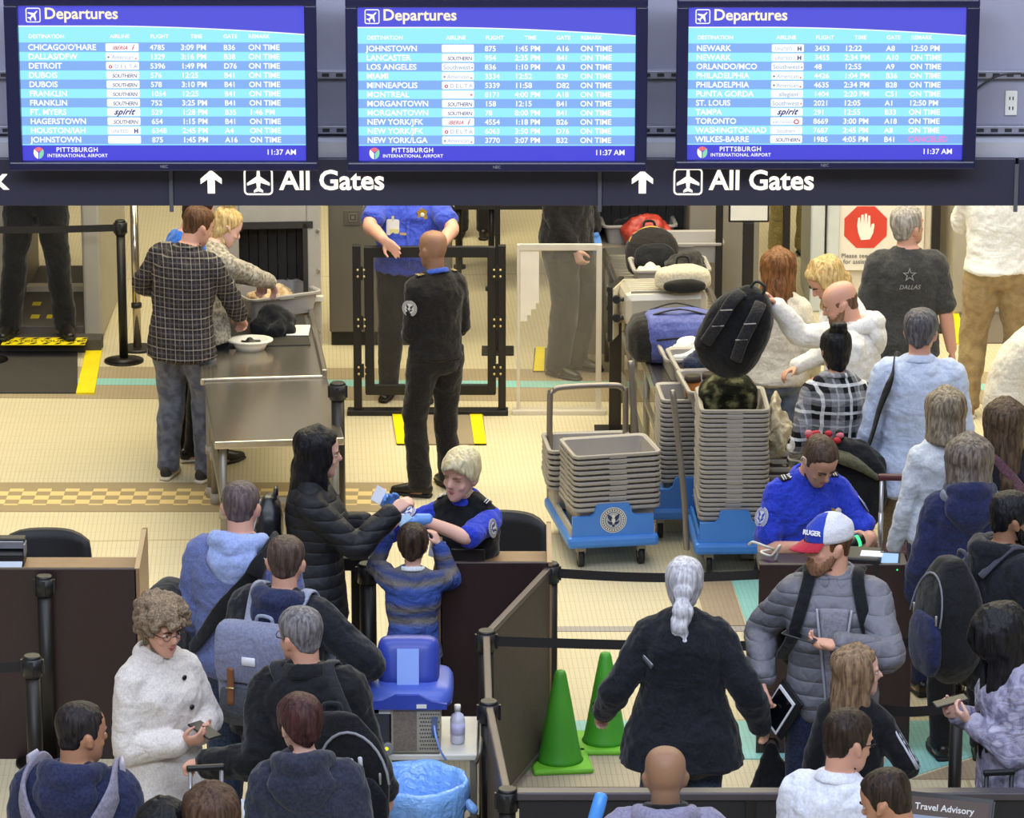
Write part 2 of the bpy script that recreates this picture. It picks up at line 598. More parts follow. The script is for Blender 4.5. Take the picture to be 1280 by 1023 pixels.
    # --- building blocks (body axes in, local mesh out)
    def tube(s, bm, pts, rad, hint=None, **kw):
        k = s.k
        if not isinstance(rad, (list, tuple)): rad = [rad] * len(pts)
        rad = [(r[0] * k, r[1] * k) if isinstance(r, (tuple, list)) else r * k for r in rad]
        h = Vector((-hint[0], -hint[1], hint[2])) if hint is not None else None
        return tube(bm, [s.L(p) for p in pts], rad, h, **kw)
    def ball(s, bm, c, r, frame=None, **kw):
        """ellipsoid with radii along side, front, up"""
        sd, fr, up = frame or (Vector((1, 0, 0)), Vector((0, 1, 0)), Vector((0, 0, 1)))
        m = Matrix([[-sd[0], -fr[0], up[0], 0], [-sd[1], -fr[1], up[1], 0], [sd[2], fr[2], up[2], 0], [0, 0, 0, 1]])
        return ball(bm, s.L(c), tuple(x * s.k for x in r), m, **kw)
    def hball(s, bm, c, r, **kw):
        return s.ball(bm, s.hd(*c), tuple(x * s.h for x in r), (s.Hs, s.Hf, s.Hu), **kw)
    def htube(s, bm, pts, rad, **kw):
        rad = [rad] * len(pts) if not isinstance(rad, (list, tuple)) else rad
        return s.tube(bm, [s.hd(*p) for p in pts], [(r[0] * s.h, r[1] * s.h) if isinstance(r, (tuple, list)) else r * s.h for r in rad], **kw)
    def torso(s, bm, u0, u1, off=0.0, flare=0.0, n=22, offs=None):
        secs = []
        us = [u0 + (u1 - u0) * i / 14 for i in range(15)]
        for i, u in enumerate(us):
            a, b, f = s.sec(max(u, .93) if flare or u0 < .8 else u)
            o, d, sd, fr = s.sp(u)
            e = off + flare * max(0, (1.0 - u) / .25)
            if u > 1.43: e = off * (1 - .6 * (u - 1.43) / .06)
            lsd = Vector((-sd[0], -sd[1], sd[2])); lfr = Vector((-fr[0], -fr[1], fr[2]))
            secs.append((s.L(o + fr * f), lsd, lfr, (a + e) * s.k, (b + e) * s.k))
        return rings(bm, secs, n, .25, 2.25)
    def armtube(s, bm, sg, off, t1=1.0, start=0.0, cuff=None):
        A = s.arm[sg]; w = s.w ** .6 * (1.0 if s.sex == 'm' else .88)
        sh, el, wr = A['sh'], A['el'], A['wr']
        root = sh + (s.sp(1.40)[0] - sh) * .35
        up = sh.lerp(el, .45)
        path = [(root, .056), (sh, .055), (up, .048), (el, .041), (el.lerp(wr, .35), .040), (wr, .029)]
        if t1 < .86:                                       # short sleeve, ends part-way down the upper arm
            e = sh.lerp(el, t1 * 1.25)
            path = [(root, .056), (sh, .055), (sh.lerp(el, t1 * .6), .052), (e, .052)]
        r = [x * w + off for _, x in path]
        if cuff: r[-1] = cuff
        s.tube(bm, [p for p, _ in path], r, n=14)
    def legtube(s, bm, sg, off, cuff=None, drop=0.0, w=None):
        G = s.leg[sg]; w = w or s.w ** .7
        an = G['an'] + Vector((0, 0, -drop))
        hip = G['hip']
        top = hip + Vector((-sg * .01, 0, .05))
        path = [(top, .088), (hip.lerp(G['kn'], .3), .083), (hip.lerp(G['kn'], .7), .066), (G['kn'], .057), (G['kn'].lerp(an, .35), .056), (G['kn'].lerp(an, .75), .043), (an, .037)]
        r = [x * w + off for _, x in path]
        if cuff: r[-1] = cuff; r[-2] = max(r[-2], cuff * .97)
        s.tube(bm, [p for p, _ in path], r, n=16)
    def hand(s, bm, sg, fat=0.0):
        A = s.arm[sg]; d, pn = A['fd'], A['pn']; sp_ = A['spec']
        th = d.cross(pn) * sg                              # thumb side
        wr = A['wr']; c = sp_.get('curl', 28); q = (.92 if s.sex == 'f' else 1.0) * sp_.get('size', 1.0)
        s.tube(bm, [wr - d * .02, wr + d * .02, wr + d * .055 * q, wr + d * .092 * q], [(.026 * q + fat, .019 * q + fat), (.034 * q + fat, .017 * q + fat), (.041 * q + fat, .015 * q + fat), (.040 * q + fat, .012 * q + fat)], hint=th, n=12, pw=2.4)
        for i, (off, ln) in enumerate(((.030, .070), (.010, .079), (-.010, .073), (-.029, .057))):
            p = wr + d * (.088 - abs(i - 1.2) * .004) * q + th * off * q
            a = 0; pts = [p]
            spread = th * (1.2 - i) * .07
            for j, fr in enumerate((.46, .31, .23)):
                a += R(c * (1.0, 1.15, .8)[j] * (1 + .12 * i))
                dd = (d * math.cos(a) + pn * math.sin(a) + spread * math.cos(a)).normalized()
                p = p + dd * ln * fr * q
                pts.append(p)
            s.tube(bm, pts, [.0098 * q + fat, .0092 * q + fat, .0085 * q + fat, .0070 * q + fat], n=8, sub=3)
        p0 = wr + d * .022 * q + th * .022 * q
        t1 = p0 + (th * .72 + d * .62 + pn * .30).normalized() * .040 * q
        t2 = t1 + (th * .28 + d * .86 + pn * .42).normalized() * .033 * q
        t3 = t2 + (th * .02 + d * .9 + pn * .45).normalized() * .026 * q
        s.tube(bm, [p0, t1, t2, t3], [.015 * q + fat, .0125 * q + fat, .0105 * q + fat, .0082 * q + fat], n=8, sub=3)
    # --- body
    def body(s, skin, voxel=.0075, gloves=None, bare_feet=False):
        bm = B(); k = s.k
        s.torso(bm, .845, 1.50, -.010)
        for sg in (1, -1):
            s.armtube(bm, sg, 0)
            if not (gloves and sg in gloves): s.hand(bm, sg)
            s.legtube(bm, sg, -.010)
            G = s.leg[sg]
            s.tube(bm, [G['an'] + Vector((0, 0, .02)), G['an'] - G['toe'] * .03 + Vector((0, 0, -.04)), G['an'] + G['toe'] * .07 + Vector((0, 0, -.055)), G['an'] + G['toe'] * .16 + Vector((0, 0, -.068))],
                   [.034, .036, .036, .018], n=10)
        nk = .054 * s.w ** .3 if s.sex == 'm' else .045
        o = s.sp(1.44)[0]
        s.tube(bm, [o, s.sp(1.49)[0], s.hd(0, -.018, .05), s.hd(0, -.02, .10)], [nk * 1.25, nk * 1.04, nk, nk], n=14)
        hw = (s.w ** .35) if s.sex == 'm' else .97
        secs = []
        hp = catmull(HEAD, 2)
        cv = lambda v: Vector((-v[0], -v[1], v[2]))
        for z, a, b, y in hp:
            secs.append((s.L(s.hd(0, y, z)), cv(s.Hs), cv(s.Hf), a * hw * s.h * k, b * s.h * k))
        rings(bm, secs, 20, .2, 2.15)
        s.htube(bm, [(0, .088, .130), (0, .098, .112), (0, .110, .094), (0, .112, .086)], [(.008, .010), (.009, .012), (.014, .013), (.012, .009)], n=8)
        s.hball(bm, (0, .096, .083), (.017, .012, .008))
        for sg in (1, -1):
            s.hball(bm, (sg * .074 * hw, -.004, .100), (.010, .019, .033))
            s.hball(bm, (sg * .081 * hw, -.010, .112), (.008, .016, .020))
            s.hball(bm, (sg * .030, .081, .138), (.024, .014, .008))
            s.hball(bm, (sg * .040, .066, .085), (.020, .018, .020))
        s.hball(bm, (0, .083, .052), (.021, .012, .014))
        s.hball(bm, (0, .085, .018), (.018, .014, .016))
        o = link('body', bm, skin, s.root)
        soft(o, voxel, 2)
        if gloves:
            for sg in gloves:
                g = B(); s.hand(g, sg, .002)
                A = s.arm[sg]
                s.tube(g, [A['wr'] - A['fd'] * .04, A['wr'] + A['fd'] * .03], [.032, .034], n=12)
                o = link('glove', g, gloves[sg], s.root); soft(o, .0065, 2)
        return s
    def face(s, brow='3a2a20', iris='2a2320', lip='b07068', closed=False):
        lipm = plain('lip ' + lip, lip, .45); bm_ = plain('brow ' + brow, brow, .8)
        white = plain('eye white', 'd8d4cc', .25); ir = plain('iris ' + iris, iris, .2)
        for sg in (1, -1):
            b = B()
            s.hball(b, (sg * .031, .0795, .1175), (.0135, .0115, .0065 if not closed else .0035), u=12, v=8)
            if not closed: s.hball(b, (sg * .031, .0875, .1170), (.0056, .0045, .0056), u=10, v=8, mi=1)
            link('eye', b, [white, ir] if not closed else [bm_, bm_], s.root)
            b = B(); s.htube(b, [(sg * .013, .0975, .1335), (sg * .030, .0955, .139), (sg * .048, .081, .1345)], [.0040, .0048, .0026], n=6)
            link('eyebrow', b, bm_, s.root)
        b = B(); s.htube(b, [(-.025, .0835, .0525), (-.010, .0955, .056), (0, .0965, .0545), (.010, .0955, .056), (.025, .0835, .0525)], [(.0015, .0015), (.0036, .0034), (.0036, .0034), (.0036, .0034), (.0015, .0015)], n=8)
        s.htube(b, [(-.020, .085, .049), (0, .0955, .0455), (.020, .085, .049)], [(.0015, .0015), (.0036, .0040), (.0015, .0015)], n=8)
        link('mouth', b, lipm, s.root)
        return s
    # --- hair
    def scalp(s, bm, t, zl, tt=None, top=None, n=30):
        """hair mass over the skull; zl: list of (phi, hairline height); t thickness; tt thickness function"""
        rows = []
        zs = [-.01, .015, .04, .065, .09, .11, .13, .15, .168, .185, .20, .213, .223, .229]
        cv = s.L
        for z in zs:
            a, b, y = table(HEAD, max(z, .03) if z < .03 else z)[:3]
            a *= s.w ** .35 if s.sex == 'm' else 1.0
            if z < .09: y = lerp(-.012, y, .5); b = lerp(.086, b, .55); a = max(a, .058)
            row = []
            for i in range(n):
                ph = 360 * i / n - 180
                ap = abs(ph)
                h = table(zl, ap)[0]
                g = sm((z - h) / .016 + .5)
                th = t if tt is None else tt(ph, z)
                off = lerp(-.022, th, g)
                if top is not None and z > .12:
                    off = lerp(off, -.012, sm((z - top) / .012 + .5) * (1 if ap > 20 else 1))
                x0, y0, z0 = a * math.sin(R(ph)), y + b * math.cos(R(ph)), z
                d = Vector((x0, y0 + .004, (z0 - .115) * .9)); d.normalize()
                q = Vector((x0, y0, z0)) + d * off
                row.append(bm.verts.new(cv(s.hd(*q))))
            rows.append(row)
        for r0, r1 in zip(rows, rows[1:]):
            for i in range(n):
                j = (i + 1) % n
                bm.faces.new((r0[i], r0[j], r1[j], r1[i]))
        tp = s.hd(0, -.008, .230 + (t if top is None else -.012))
        v = bm.verts.new(cv(tp))
        for i in range(n): bm.faces.new((rows[-1][i], rows[-1][(i + 1) % n], v))
        v = bm.verts.new(cv(s.hd(0, 0, .0)))
        for i in range(n): bm.faces.new((rows[0][(i + 1) % n], rows[0][i], v))
    def hair(s, style, m, t=.014, length=.25, phi0=62, wave=0.0, curl=0, back=.03, seed=1, wide=1.0, front=.188, temple=.15):
        rnd = random.Random(seed)
        bm = B()
        MEN = [(0, front), (35, front - .002), (55, temple + .012), (64, temple - .008), (72, .105), (82, .080), (91, .085), (97, .132), (105, .122), (113, .07), (150, .04), (180, .035)]
        BUZ = MEN
        if style in ('short', 'thick', 'bald'):
            s.scalp(bm, t, MEN, tt=(lambda ph, z: t * (.55 + .45 * sm((z - .09) / .09))) if style == 'short' else None, top=(temple if style == 'bald' else None))
            o = link('hair', bm, m, s.root); soft(o, .0065, 2, t * .5, TEX_CURL if curl else TEX_LOCK)
            return o
        if style == 'pixie':
            zl = [(0, .176), (25, .172), (50, .140), (75, .09), (95, .085), (110, .06), (150, .02), (180, .015)]
            s.scalp(bm, t, zl)
            s.htube(bm, [(-.03, .06, .225), (.015, .098, .198), (.056, .084, .166)], [(.03, .014), (.030, .012), (.010, .007)], n=10)
            s.htube(bm, [(-.03, .06, .225), (-.035, .096, .196), (-.058, .078, .158)], [(.03, .014), (.025, .012), (.009, .007)], n=10)
            o = link('hair', bm, m, s.root); soft(o, .0065, 3, .008, TEX_LOCK); return o
        zl = [(0, front), (30, front), (55, .16), (72, .11), (90, .07), (120, .02), (180, -.02)]
        s.scalp(bm, t, zl)
        if style == 'up':                                   # drawn back into a knot
            s.hball(bm, (0, -.06, .238), (.046, .044, .036))
            for i in range(9):
                a = i * .7
                s.htube(bm, [(.044 * math.cos(a), -.06 + .044 * math.sin(a), .238 + .02 * math.sin(a * 2)), (.035 * math.cos(a + 1), -.06 + .035 * math.sin(a + 1), .265), (.01, -.06 - .02 * math.sin(a), .272)], [.012, .014, .006], n=7)
            o = link('hair', bm, m, s.root); soft(o, .0065, 2, .010, TEX_LOCK); return o
        if style == 'ponytail':
            s.hball(bm, (0, -.085, .09), (.05, .04, .05))
            for j, (dx, w_) in enumerate(((-.022, .026), (.018, .024), (0.0, .030))):
                pts = [s.hd(dx * .3, -.11, .06)]
                x = dx
                for i in range(1, 8):
                    x += rnd.uniform(-.012, .012) + .010 * math.sin(i * 1.3 + j)
                    pts.append(s.hd(x, -.125 - .01 * (i % 2), .06) + Vector((0, -.012 * i / 3, -length * i / 7)))
                s.tube(bm, pts, [(w_, w_ * .7)] * 2 + [(w_ * 1.1, w_ * .7)] * 2 + [(w_ * .8, w_ * .5), (w_ * .6, w_ * .4), (w_ * .45, w_ * .3), (.004, .004)], n=9)
            o = link('hair', bm, m, s.root); soft(o, .0065, 2, .008, TEX_LOCK); return o
        if style == 'curly':
            for i in range(150):
                ph = rnd.uniform(-180, 180); z = rnd.uniform(.03, .225)
                lim = table([(0, .165), (40, .15), (70, .09), (180, .01)], abs(ph))[0]
                if z < lim: continue
                a, b, y = table(HEAD, max(z, .09))[:3]
                r = rnd.uniform(.018, .028)
                s.hball(bm, ((a + t) * math.sin(R(ph)) * wide, y + (b + t) * math.cos(R(ph)), z + .012), (r, r, r), u=8, v=6)
            o = link('hair', bm, m, s.root); soft(o, .0065, 2, .014, TEX_CURL); return o
        # long or bobbed: locks laid over the skull that hang from it
        N = 34
        for lay in range(2):
            for i in range(N):
                ph = phi0 + (360 - 2 * phi0) * (i + .5 * lay) / (N - 1) + rnd.uniform(-3, 3)
                if ph > 360 - phi0: continue
                sgn = 1
                a_ = R(ph); sx, sy = math.sin(a_), math.cos(a_)
                def at(z, off):
                    a, b, y = table(HEAD, z)[:3]
                    if z < .09: a, b, y = max(a, .066), max(b, .085), -.004
                    return s.hd((a + off) * sx * wide, y + (b + off) * sy, z)
                o_ = t * (.55 + .5 * lay) + rnd.uniform(-.003, .005)
                pts = [s.hd(.012 * sx, -.005 + .012 * sy, .232 + o_), at(.205, o_), at(.15, o_ + .004), at(.09, o_ + .006), at(.04, o_ + .004)]
                p = pts[-1]
                ln = length * rnd.uniform(.90, 1.04) - .0
                if style == 'bob': ln = length * rnd.uniform(.97, 1.02)
                steps = 5
                for q in range(1, steps + 1):
                    x = p + Vector((0, -back * q / steps * max(0, -sy), -ln * q / steps))
                    c = s.hd(0, 0, .0)
                    pull = (.10 if style == 'long' else -.02) * q / steps
                    x.x += (c.x - x.x) * pull
                    x += Vector((math.sin(q * 2.1 + i * .9), math.cos(q * 1.7 + i * 1.3), 0)) * wave
                    # keep the hair outside the back and the shoulders
                    pts.append(x)
                r = [(.010, .008), (.014, .010), (.016, .011), (.017, .011), (.017, .011)] + [(.017, .011)] * (steps - 1) + [(.009, .005) if style == 'long' else (.016, .009)]
                s.tube(bm, pts, r, hint=(sy, -sx, 0), n=8, sub=3)
        o = link('hair', bm, m, s.root); soft(o, .0075, 2, .012 if not curl else .03, TEX_LOCK if not curl else TEX_CURL); return o
    def beard(s, m, t=.004):
        bm = B(); rows = []; n = 21
        zs = [-.010, .0, .012, .024, .036, .048, .058, .068, .080, .092]
        for z in zs:
            a, b, y = table(HEAD, max(z, -.006))
            row = []
            for i in range(n):
                ph = -100 + 200 * i / (n - 1); ap = abs(ph)
                hi = table([(0, .074), (22, .070), (34, .050), (60, .062), (80, .090), (100, .10)], ap)[0]
                mo = ap < 20 and .040 < z < .062
                g = sm((hi - z) / .010 + .5) * (0 if mo else 1)
                off = lerp(-.012, t, g)
                jaw = .010 if z < .05 else .004
                row.append(bm.verts.new(s.L(s.hd((a + off + jaw * .4) * math.sin(R(ph)), y + (b + off + jaw * (1 if ap < 30 else .3)) * math.cos(R(ph)), z - (t if z < 0 else 0)))))
            rows.append(row)
        for r0, r1 in zip(rows, rows[1:]):
            for i in range(n - 1): bm.faces.new((r0[i], r0[i + 1], r1[i + 1], r1[i])).smooth = True
        o = link('beard', bm, m, s.root)
        d = o.modifiers.new('thick', 'SOLIDIFY'); d.thickness = .004 * s.k
        return o
    def glasses(s, m):
        bm = B()
        for sg in (1, -1):
            pts = [(sg * .033 + .021 * math.cos(a), .102 - .006 * abs(math.cos(a) + sg * 0), .116 + .015 * math.sin(a)) for a in [2 * PI * i / 12 for i in range(13)]]
            s.htube(bm, pts, .0016, n=5, sub=1)
            s.htube(bm, [(sg * .054, .098, .119), (sg * .074, .06, .119), (sg * .080, .0, .117), (sg * .080, -.02, .108)], .0022, n=5, sub=2)
        s.htube(bm, [(-.012, .104, .118), (0, .108, .121), (.012, .104, .118)], .0022, n=5)
        return link('glasses', bm, m, s.root)
    # --- clothes
    def top(s, m, name='shirt', off=.012, hem=.86, flare=.02, sleeve=1.0, cuff=None, disp=.022, neck=1.488, armoff=None, voxel=.0085, tex=None):
        bm = B()
        s.torso(bm, hem, neck, off, flare)
        o_, d_, sd_, fr_ = s.sp(1.388 if s.sex == 'm' else 1.368)
        for sg in (1, -1):
            if sleeve > 0: s.armtube(bm, sg, (armoff if armoff is not None else off * .8 + .004), sleeve, cuff=cuff)
            sh = s.arm[sg]['sh']                              # shoulder slope from neck to arm
            e = min(off, .030)
            s.tube(bm, [s.sp(1.465)[0] + fr_ * -.014 + sd_ * sg * .025, s.sp(1.425)[0] + sd_ * sg * .085 - fr_ * .008, sh - d_ * .004], [(.040 + e, .032 + e), (.044 + e, .034 + e), (.040 + e, .042 + e)], n=12)
        s.hem = hem if name not in ('vest',) else getattr(s, 'hem', hem)
        o = link(name, bm, m, s.root)
        soft(o, voxel, 3, disp, tex or TEX_FOLD)
        return o
    def trousers(s, m, off=.014, cuff=.062, drop=.015, disp=.022, waist=1.02, name='trousers', voxel=.0095):
        bm = B()
        h_ = getattr(s, 'hem', None)
        if h_ is not None and h_ < .99: waist = max(.89, min(waist, h_ + .015))
        s.torso(bm, .835, waist, min(off * .95, .013))
        for sg in (1, -1): s.legtube(bm, sg, off, cuff, drop)
        o = link(name, bm, m, s.root); soft(o, voxel, 3, disp, TEX_FOLD2)
        return o
    def shoes(s, m, sole=None, boot=False):
        for sg in (1, -1):
            G = s.leg[sg]; an, t = G['an'], G['toe']
            bm = B(); g = Vector((an.x, an.y, an.z - .085))
            sd = Vector((t.y, -t.x, 0))
            s.tube(bm, [g - t * .075 + Vector((0, 0, .045)), g - t * .04 + Vector((0, 0, .052)), g + t * .03 + Vector((0, 0, .052)), g + t * .11 + Vector((0, 0, .040)), g + t * .185 + Vector((0, 0, .030))],
                   [(.030, .040), (.036, .048), (.040, .048), (.045, .036), (.030, .024)], hint=sd, n=12)
            s.tube(bm, [g + Vector((0, 0, .05)), g + Vector((0, 0, .11 if not boot else .16))], [.045, .043], n=12)
            o = link('shoe', bm, m, s.root); soft(o, .0075, 2)
            bm = B()
            s.tube(bm, [g - t * .078 + Vector((0, 0, .014)), g - t * .02 + Vector((0, 0, .014)), g + t * .10 + Vector((0, 0, .014)), g + t * .195 + Vector((0, 0, .016))],
                   [(.036, .014), (.040, .014), (.050, .014), (.030, .012)], hint=sd, n=14, cap=.6)
            so = link('sole', bm, sole or plain('dark rubber sole', '15120f', .7), o)
    def collar(s, m, r=.078, h=.026, u=1.475, name='collar', thick=.010, tilt=.02):
        bm = B(); o, d, sd, fr = s.sp(u)
        pts = []
        for i in range(17):
            a = R(14 + 332 * i / 16)
            q = o + fr * (-.012 + (r * .92) * math.cos(a)) + sd * (r * math.sin(a)) + d * (-.018 * math.cos(a) - .004 + tilt * .4)
            pts.append(q)
        s.tube(bm, pts, [(thick, h)] * len(pts), n=8, sub=1)
        # stands up around the neck
        ob = link(name, bm, m, s.root); soft(ob, .0065, 2)
        return ob
    def hood(s, m, big=1.0, name='hood'):
        bm = B(); o, d, sd, fr = s.sp(1.478)
        pts, rad = [], []
        for i in range(13):
            a = R(35 + 290 * i / 12); bk = max(0, -math.cos(a))
            pts.append(o + fr * (-.015 + .095 * math.cos(a) * (1 + .25 * bk)) + sd * (.105 * math.sin(a)) + d * (-.045 * max(0, math.cos(a)) + .012 * bk))
            rad.append((.030 + .022 * bk * big, .036 + .02 * bk * big))
        s.tube(bm, pts, rad, n=12, sub=2)
        b = o - fr * .135 - d * .075
        s.tube(bm, [o - fr * .10 + d * .01, b, o - fr * .135 - d * .155 * big], [(.105, .050), (.115 * big, .050 * big), (.055, .028)], hint=sd, n=14)
        ob = link(name, bm, m, s.root); soft(ob, .0085, 3, .024, TEX_FOLD)
        return ob
    def ribbon(s, bm, pts, w=.022, t=.004, hintfn=None):
        s.tube(bm, pts, [(w, t)] * len(pts), n=8, sub=4, pw=3.0)
    def strap(s, bm, uphi, off=.022, w=.022, t=.004):
        """flat strap lying on the torso along (height, azimuth) points"""
        k = s.k
        pts = [s.surf(u, ph, off + (ex[0] if ex else 0)) for u, ph, *ex in uphi]
        data = catmull([tuple(p) for p in pts], 5)
        ps = [Vector(x) for x in data]
        secs = []
        cv = lambda v: Vector((-v[0], -v[1], v[2]))
        for i, p in enumerate(ps):
            T = (ps[min(i + 1, len(ps) - 1)] - ps[max(i - 1, 0)]).normalized()
            c = s.sp(min(1.5, max(.8, p.z)))[0]
            n_ = p - c; n_ = (n_ - T * n_.dot(T)).normalized()
            secs.append((s.L(p), cv(T.cross(n_)), cv(n_), w * k, t * k))
        rings(bm, secs, 8, .3, 3.5)
    def wtag(s, name, label, cat, group=None):
        """an Empty on the person's spot that carries something worn or held (its own thing)"""
        return empty(name, s.root.location, s.yaw, label, cat, group)

def seal(r, M, parent, name='shoulder_patch', blue='1d2b52', rim='d9d6cc', ground='aab0b8', label=None):
    """round agency seal: rim, ring of small marks, and a spread eagle with a shield"""
    bm = B()
    def disc(rad, y, mi, n=28): poly(bm, [(rad * math.cos(2 * PI * i / n), rad * math.sin(2 * PI * i / n)) for i in range(n)], .0012 * (1 if y == 0 else .6), mi, M @ Matrix.Translation((0, -y, 0)))
    disc(r, 0, 1); disc(r * .93, .0010, 0); disc(r * .88, .0018, 1); disc(r * .66, .0026, 0); disc(r * .62, .0034, 2)
    Me = M @ Matrix.Translation((0, -.0046, 0))
    for i in range(26):
        a = 2 * PI * i / 26
        poly(bm, [(x + .77 * r * math.cos(a), z + .77 * r * math.sin(a)) for x, z in rrect(.09 * r, .12 * r, .02 * r, 1)], .0012, 0, M @ Matrix.Translation((0, -.003, 0)))
    for sg in (1, -1):
        poly(bm, [(sg * x * r, z * r) for x, z in ((.05, .15), (.16, .30), (.34, .44), (.50, .50), (.44, .36), (.42, .20), (.34, .06), (.24, -.06), (.10, -.10))][::sg], .0012, 0, Me)
        poly(bm, [(sg * x * r, z * r) for x, z in ((.08, -.14), (.30, -.10), (.46, .02), (.40, -.22), (.22, -.36), (.08, -.34))][::sg], .0012, 0, Me)
    poly(bm, [(x * r, z * r) for x, z in ((-.10, .40), (.02, .44), (.12, .36), (.09, .12), (-.09, .12))], .0012, 1, Me)
    poly(bm, [(x * r, z * r) for x, z in ((-.14, .12), (.14, .12), (.14, -.10), (0, -.26), (-.14, -.10))], .0012, 1, Matrix(Me) @ Matrix.Translation((0, -.001, 0)))
    poly(bm, [(x * r, z * r) for x, z in ((-.12, -.34), (.12, -.34), (.07, -.52), (-.07, -.52))], .0012, 0, Me)
    o = link(name, bm, [plain('seal blue ' + blue, blue, .6), plain('seal white ' + rim, rim, .6), plain('seal field ' + ground, ground, .6)], parent)
    if label: o['label'] = label
    return o

def facing(p, d, up=(0, 0, 1)):
    """matrix that sets something flat (XZ plane, front -Y) at p so that it faces direction d"""
    y = -Vector(d).normalized(); z = Vector(up); z = (z - y * z.dot(y)).normalized(); x = y.cross(z)
    return Matrix(((x[0], y[0], z[0], p[0]), (x[1], y[1], z[1], p[1]), (x[2], y[2], z[2], p[2]), (0, 0, 0, 1)))

def lfacing(s, p, d, up=(0, 0, 1)):
    c = lambda v: Vector((-v[0], -v[1], v[2]))
    return facing(s.L(p), c(Vector(d)), c(Vector(up)))

def sleeve_patch(s, sg, r=.046, off=.028, phi=0.0, t=.42, blue='1d2b52', ground='aab0b8'):
    A = s.arm[sg]; ax = (A['el'] - A['sh']).normalized()
    out = Vector((sg, phi, .15)); out = (out - ax * out.dot(ax)).normalized()
    p = A['sh'].lerp(A['el'], t) + out * (.050 * s.w + off)
    return seal(r * s.k, lfacing(s, p, out, -ax), s.root, blue=blue, ground=ground)

def epaulet(s, sg, m, bar, letters=None, off=.024):
    o, d, sd, fr = s.sp(1.43)
    a = s.sp(1.452)[0] + sd * sg * .085 - fr * .012 + d * off
    b = s.arm[sg]['sh'] + d * (.060 + off) - sd * sg * .0
    dr = (b - a).normalized(); nrm = (dr.cross(fr) * sg); nrm = nrm if nrm.z > 0 else -nrm
    bm = B()
    s.tube(bm, [a, b], [(.024, .005), (.028, .005)], hint=fr, n=8, sub=1, pw=4)
    ob = link('epaulet', bm, m, s.root)
    b2 = B()
    for t in (.62, .82):
        c = a.lerp(b, t) + nrm * .006
        s.tube(b2, [c - fr * .024, c + fr * .024], [.003, .003], n=6, sub=1)
    if letters:
        x_ = fr * (1 if sg < 0 else 1)
        M = lfacing(s, a.lerp(b, .28) + nrm * .0075, nrm, -dr)
        text_bm(b2, [(letters, 0, -.008 * s.k, .026 * s.k, 'CENTER', .02, 0, 0)], M, .0006)
    link('stripes', b2, bar, ob)
    return ob

# ================================================================ PLACING PEOPLE
SK_PALE, SK_FAIR, SK_TAN, SK_BROWN, SK_DEEP = (skinmat('pale', 'dcb3a4'), skinmat('fair', 'd0a18c'), skinmat('tan', 'b88a6e'), skinmat('brown', '94705a'), skinmat('deep', '845a44'))

def mk(label, px=None, H=1.75, yaw=0, foot=None, z=0.0, **kw):
    """stand a person so that the crown (px) or the middle between the feet (foot) is where the photo has it"""
    base = {k: v for k, v in kw.items() if k not in ('R_', 'L_', 'group')}
    if foot is None:
        t = Person('x', (0, 0), yaw, H, z=z, **base)
        c = t.world(t.hd(0, -.008, .232))
        q = P(px[0], px[1], c.z)
        at = (q.x - c.x, q.y - c.y)
        bpy.data.objects.remove(t.root)
    else:
        q = P(foot[0], foot[1], z) if len(foot) == 2 else XY(foot[0], foot[2], z)
        at = (q.x, q.y)
    for key in ('R_', 'L_'):
        sp_ = kw.get(key)
        if sp_ and 'px' in sp_:
            a = sp_['px']; w = PY(a[0], a[1], at[1] + a[2])
            kw[key] = dict(sp_, to=('w', w.x, w.y, w.z))
    return Person(label, at, yaw, H, z=z, **kw)

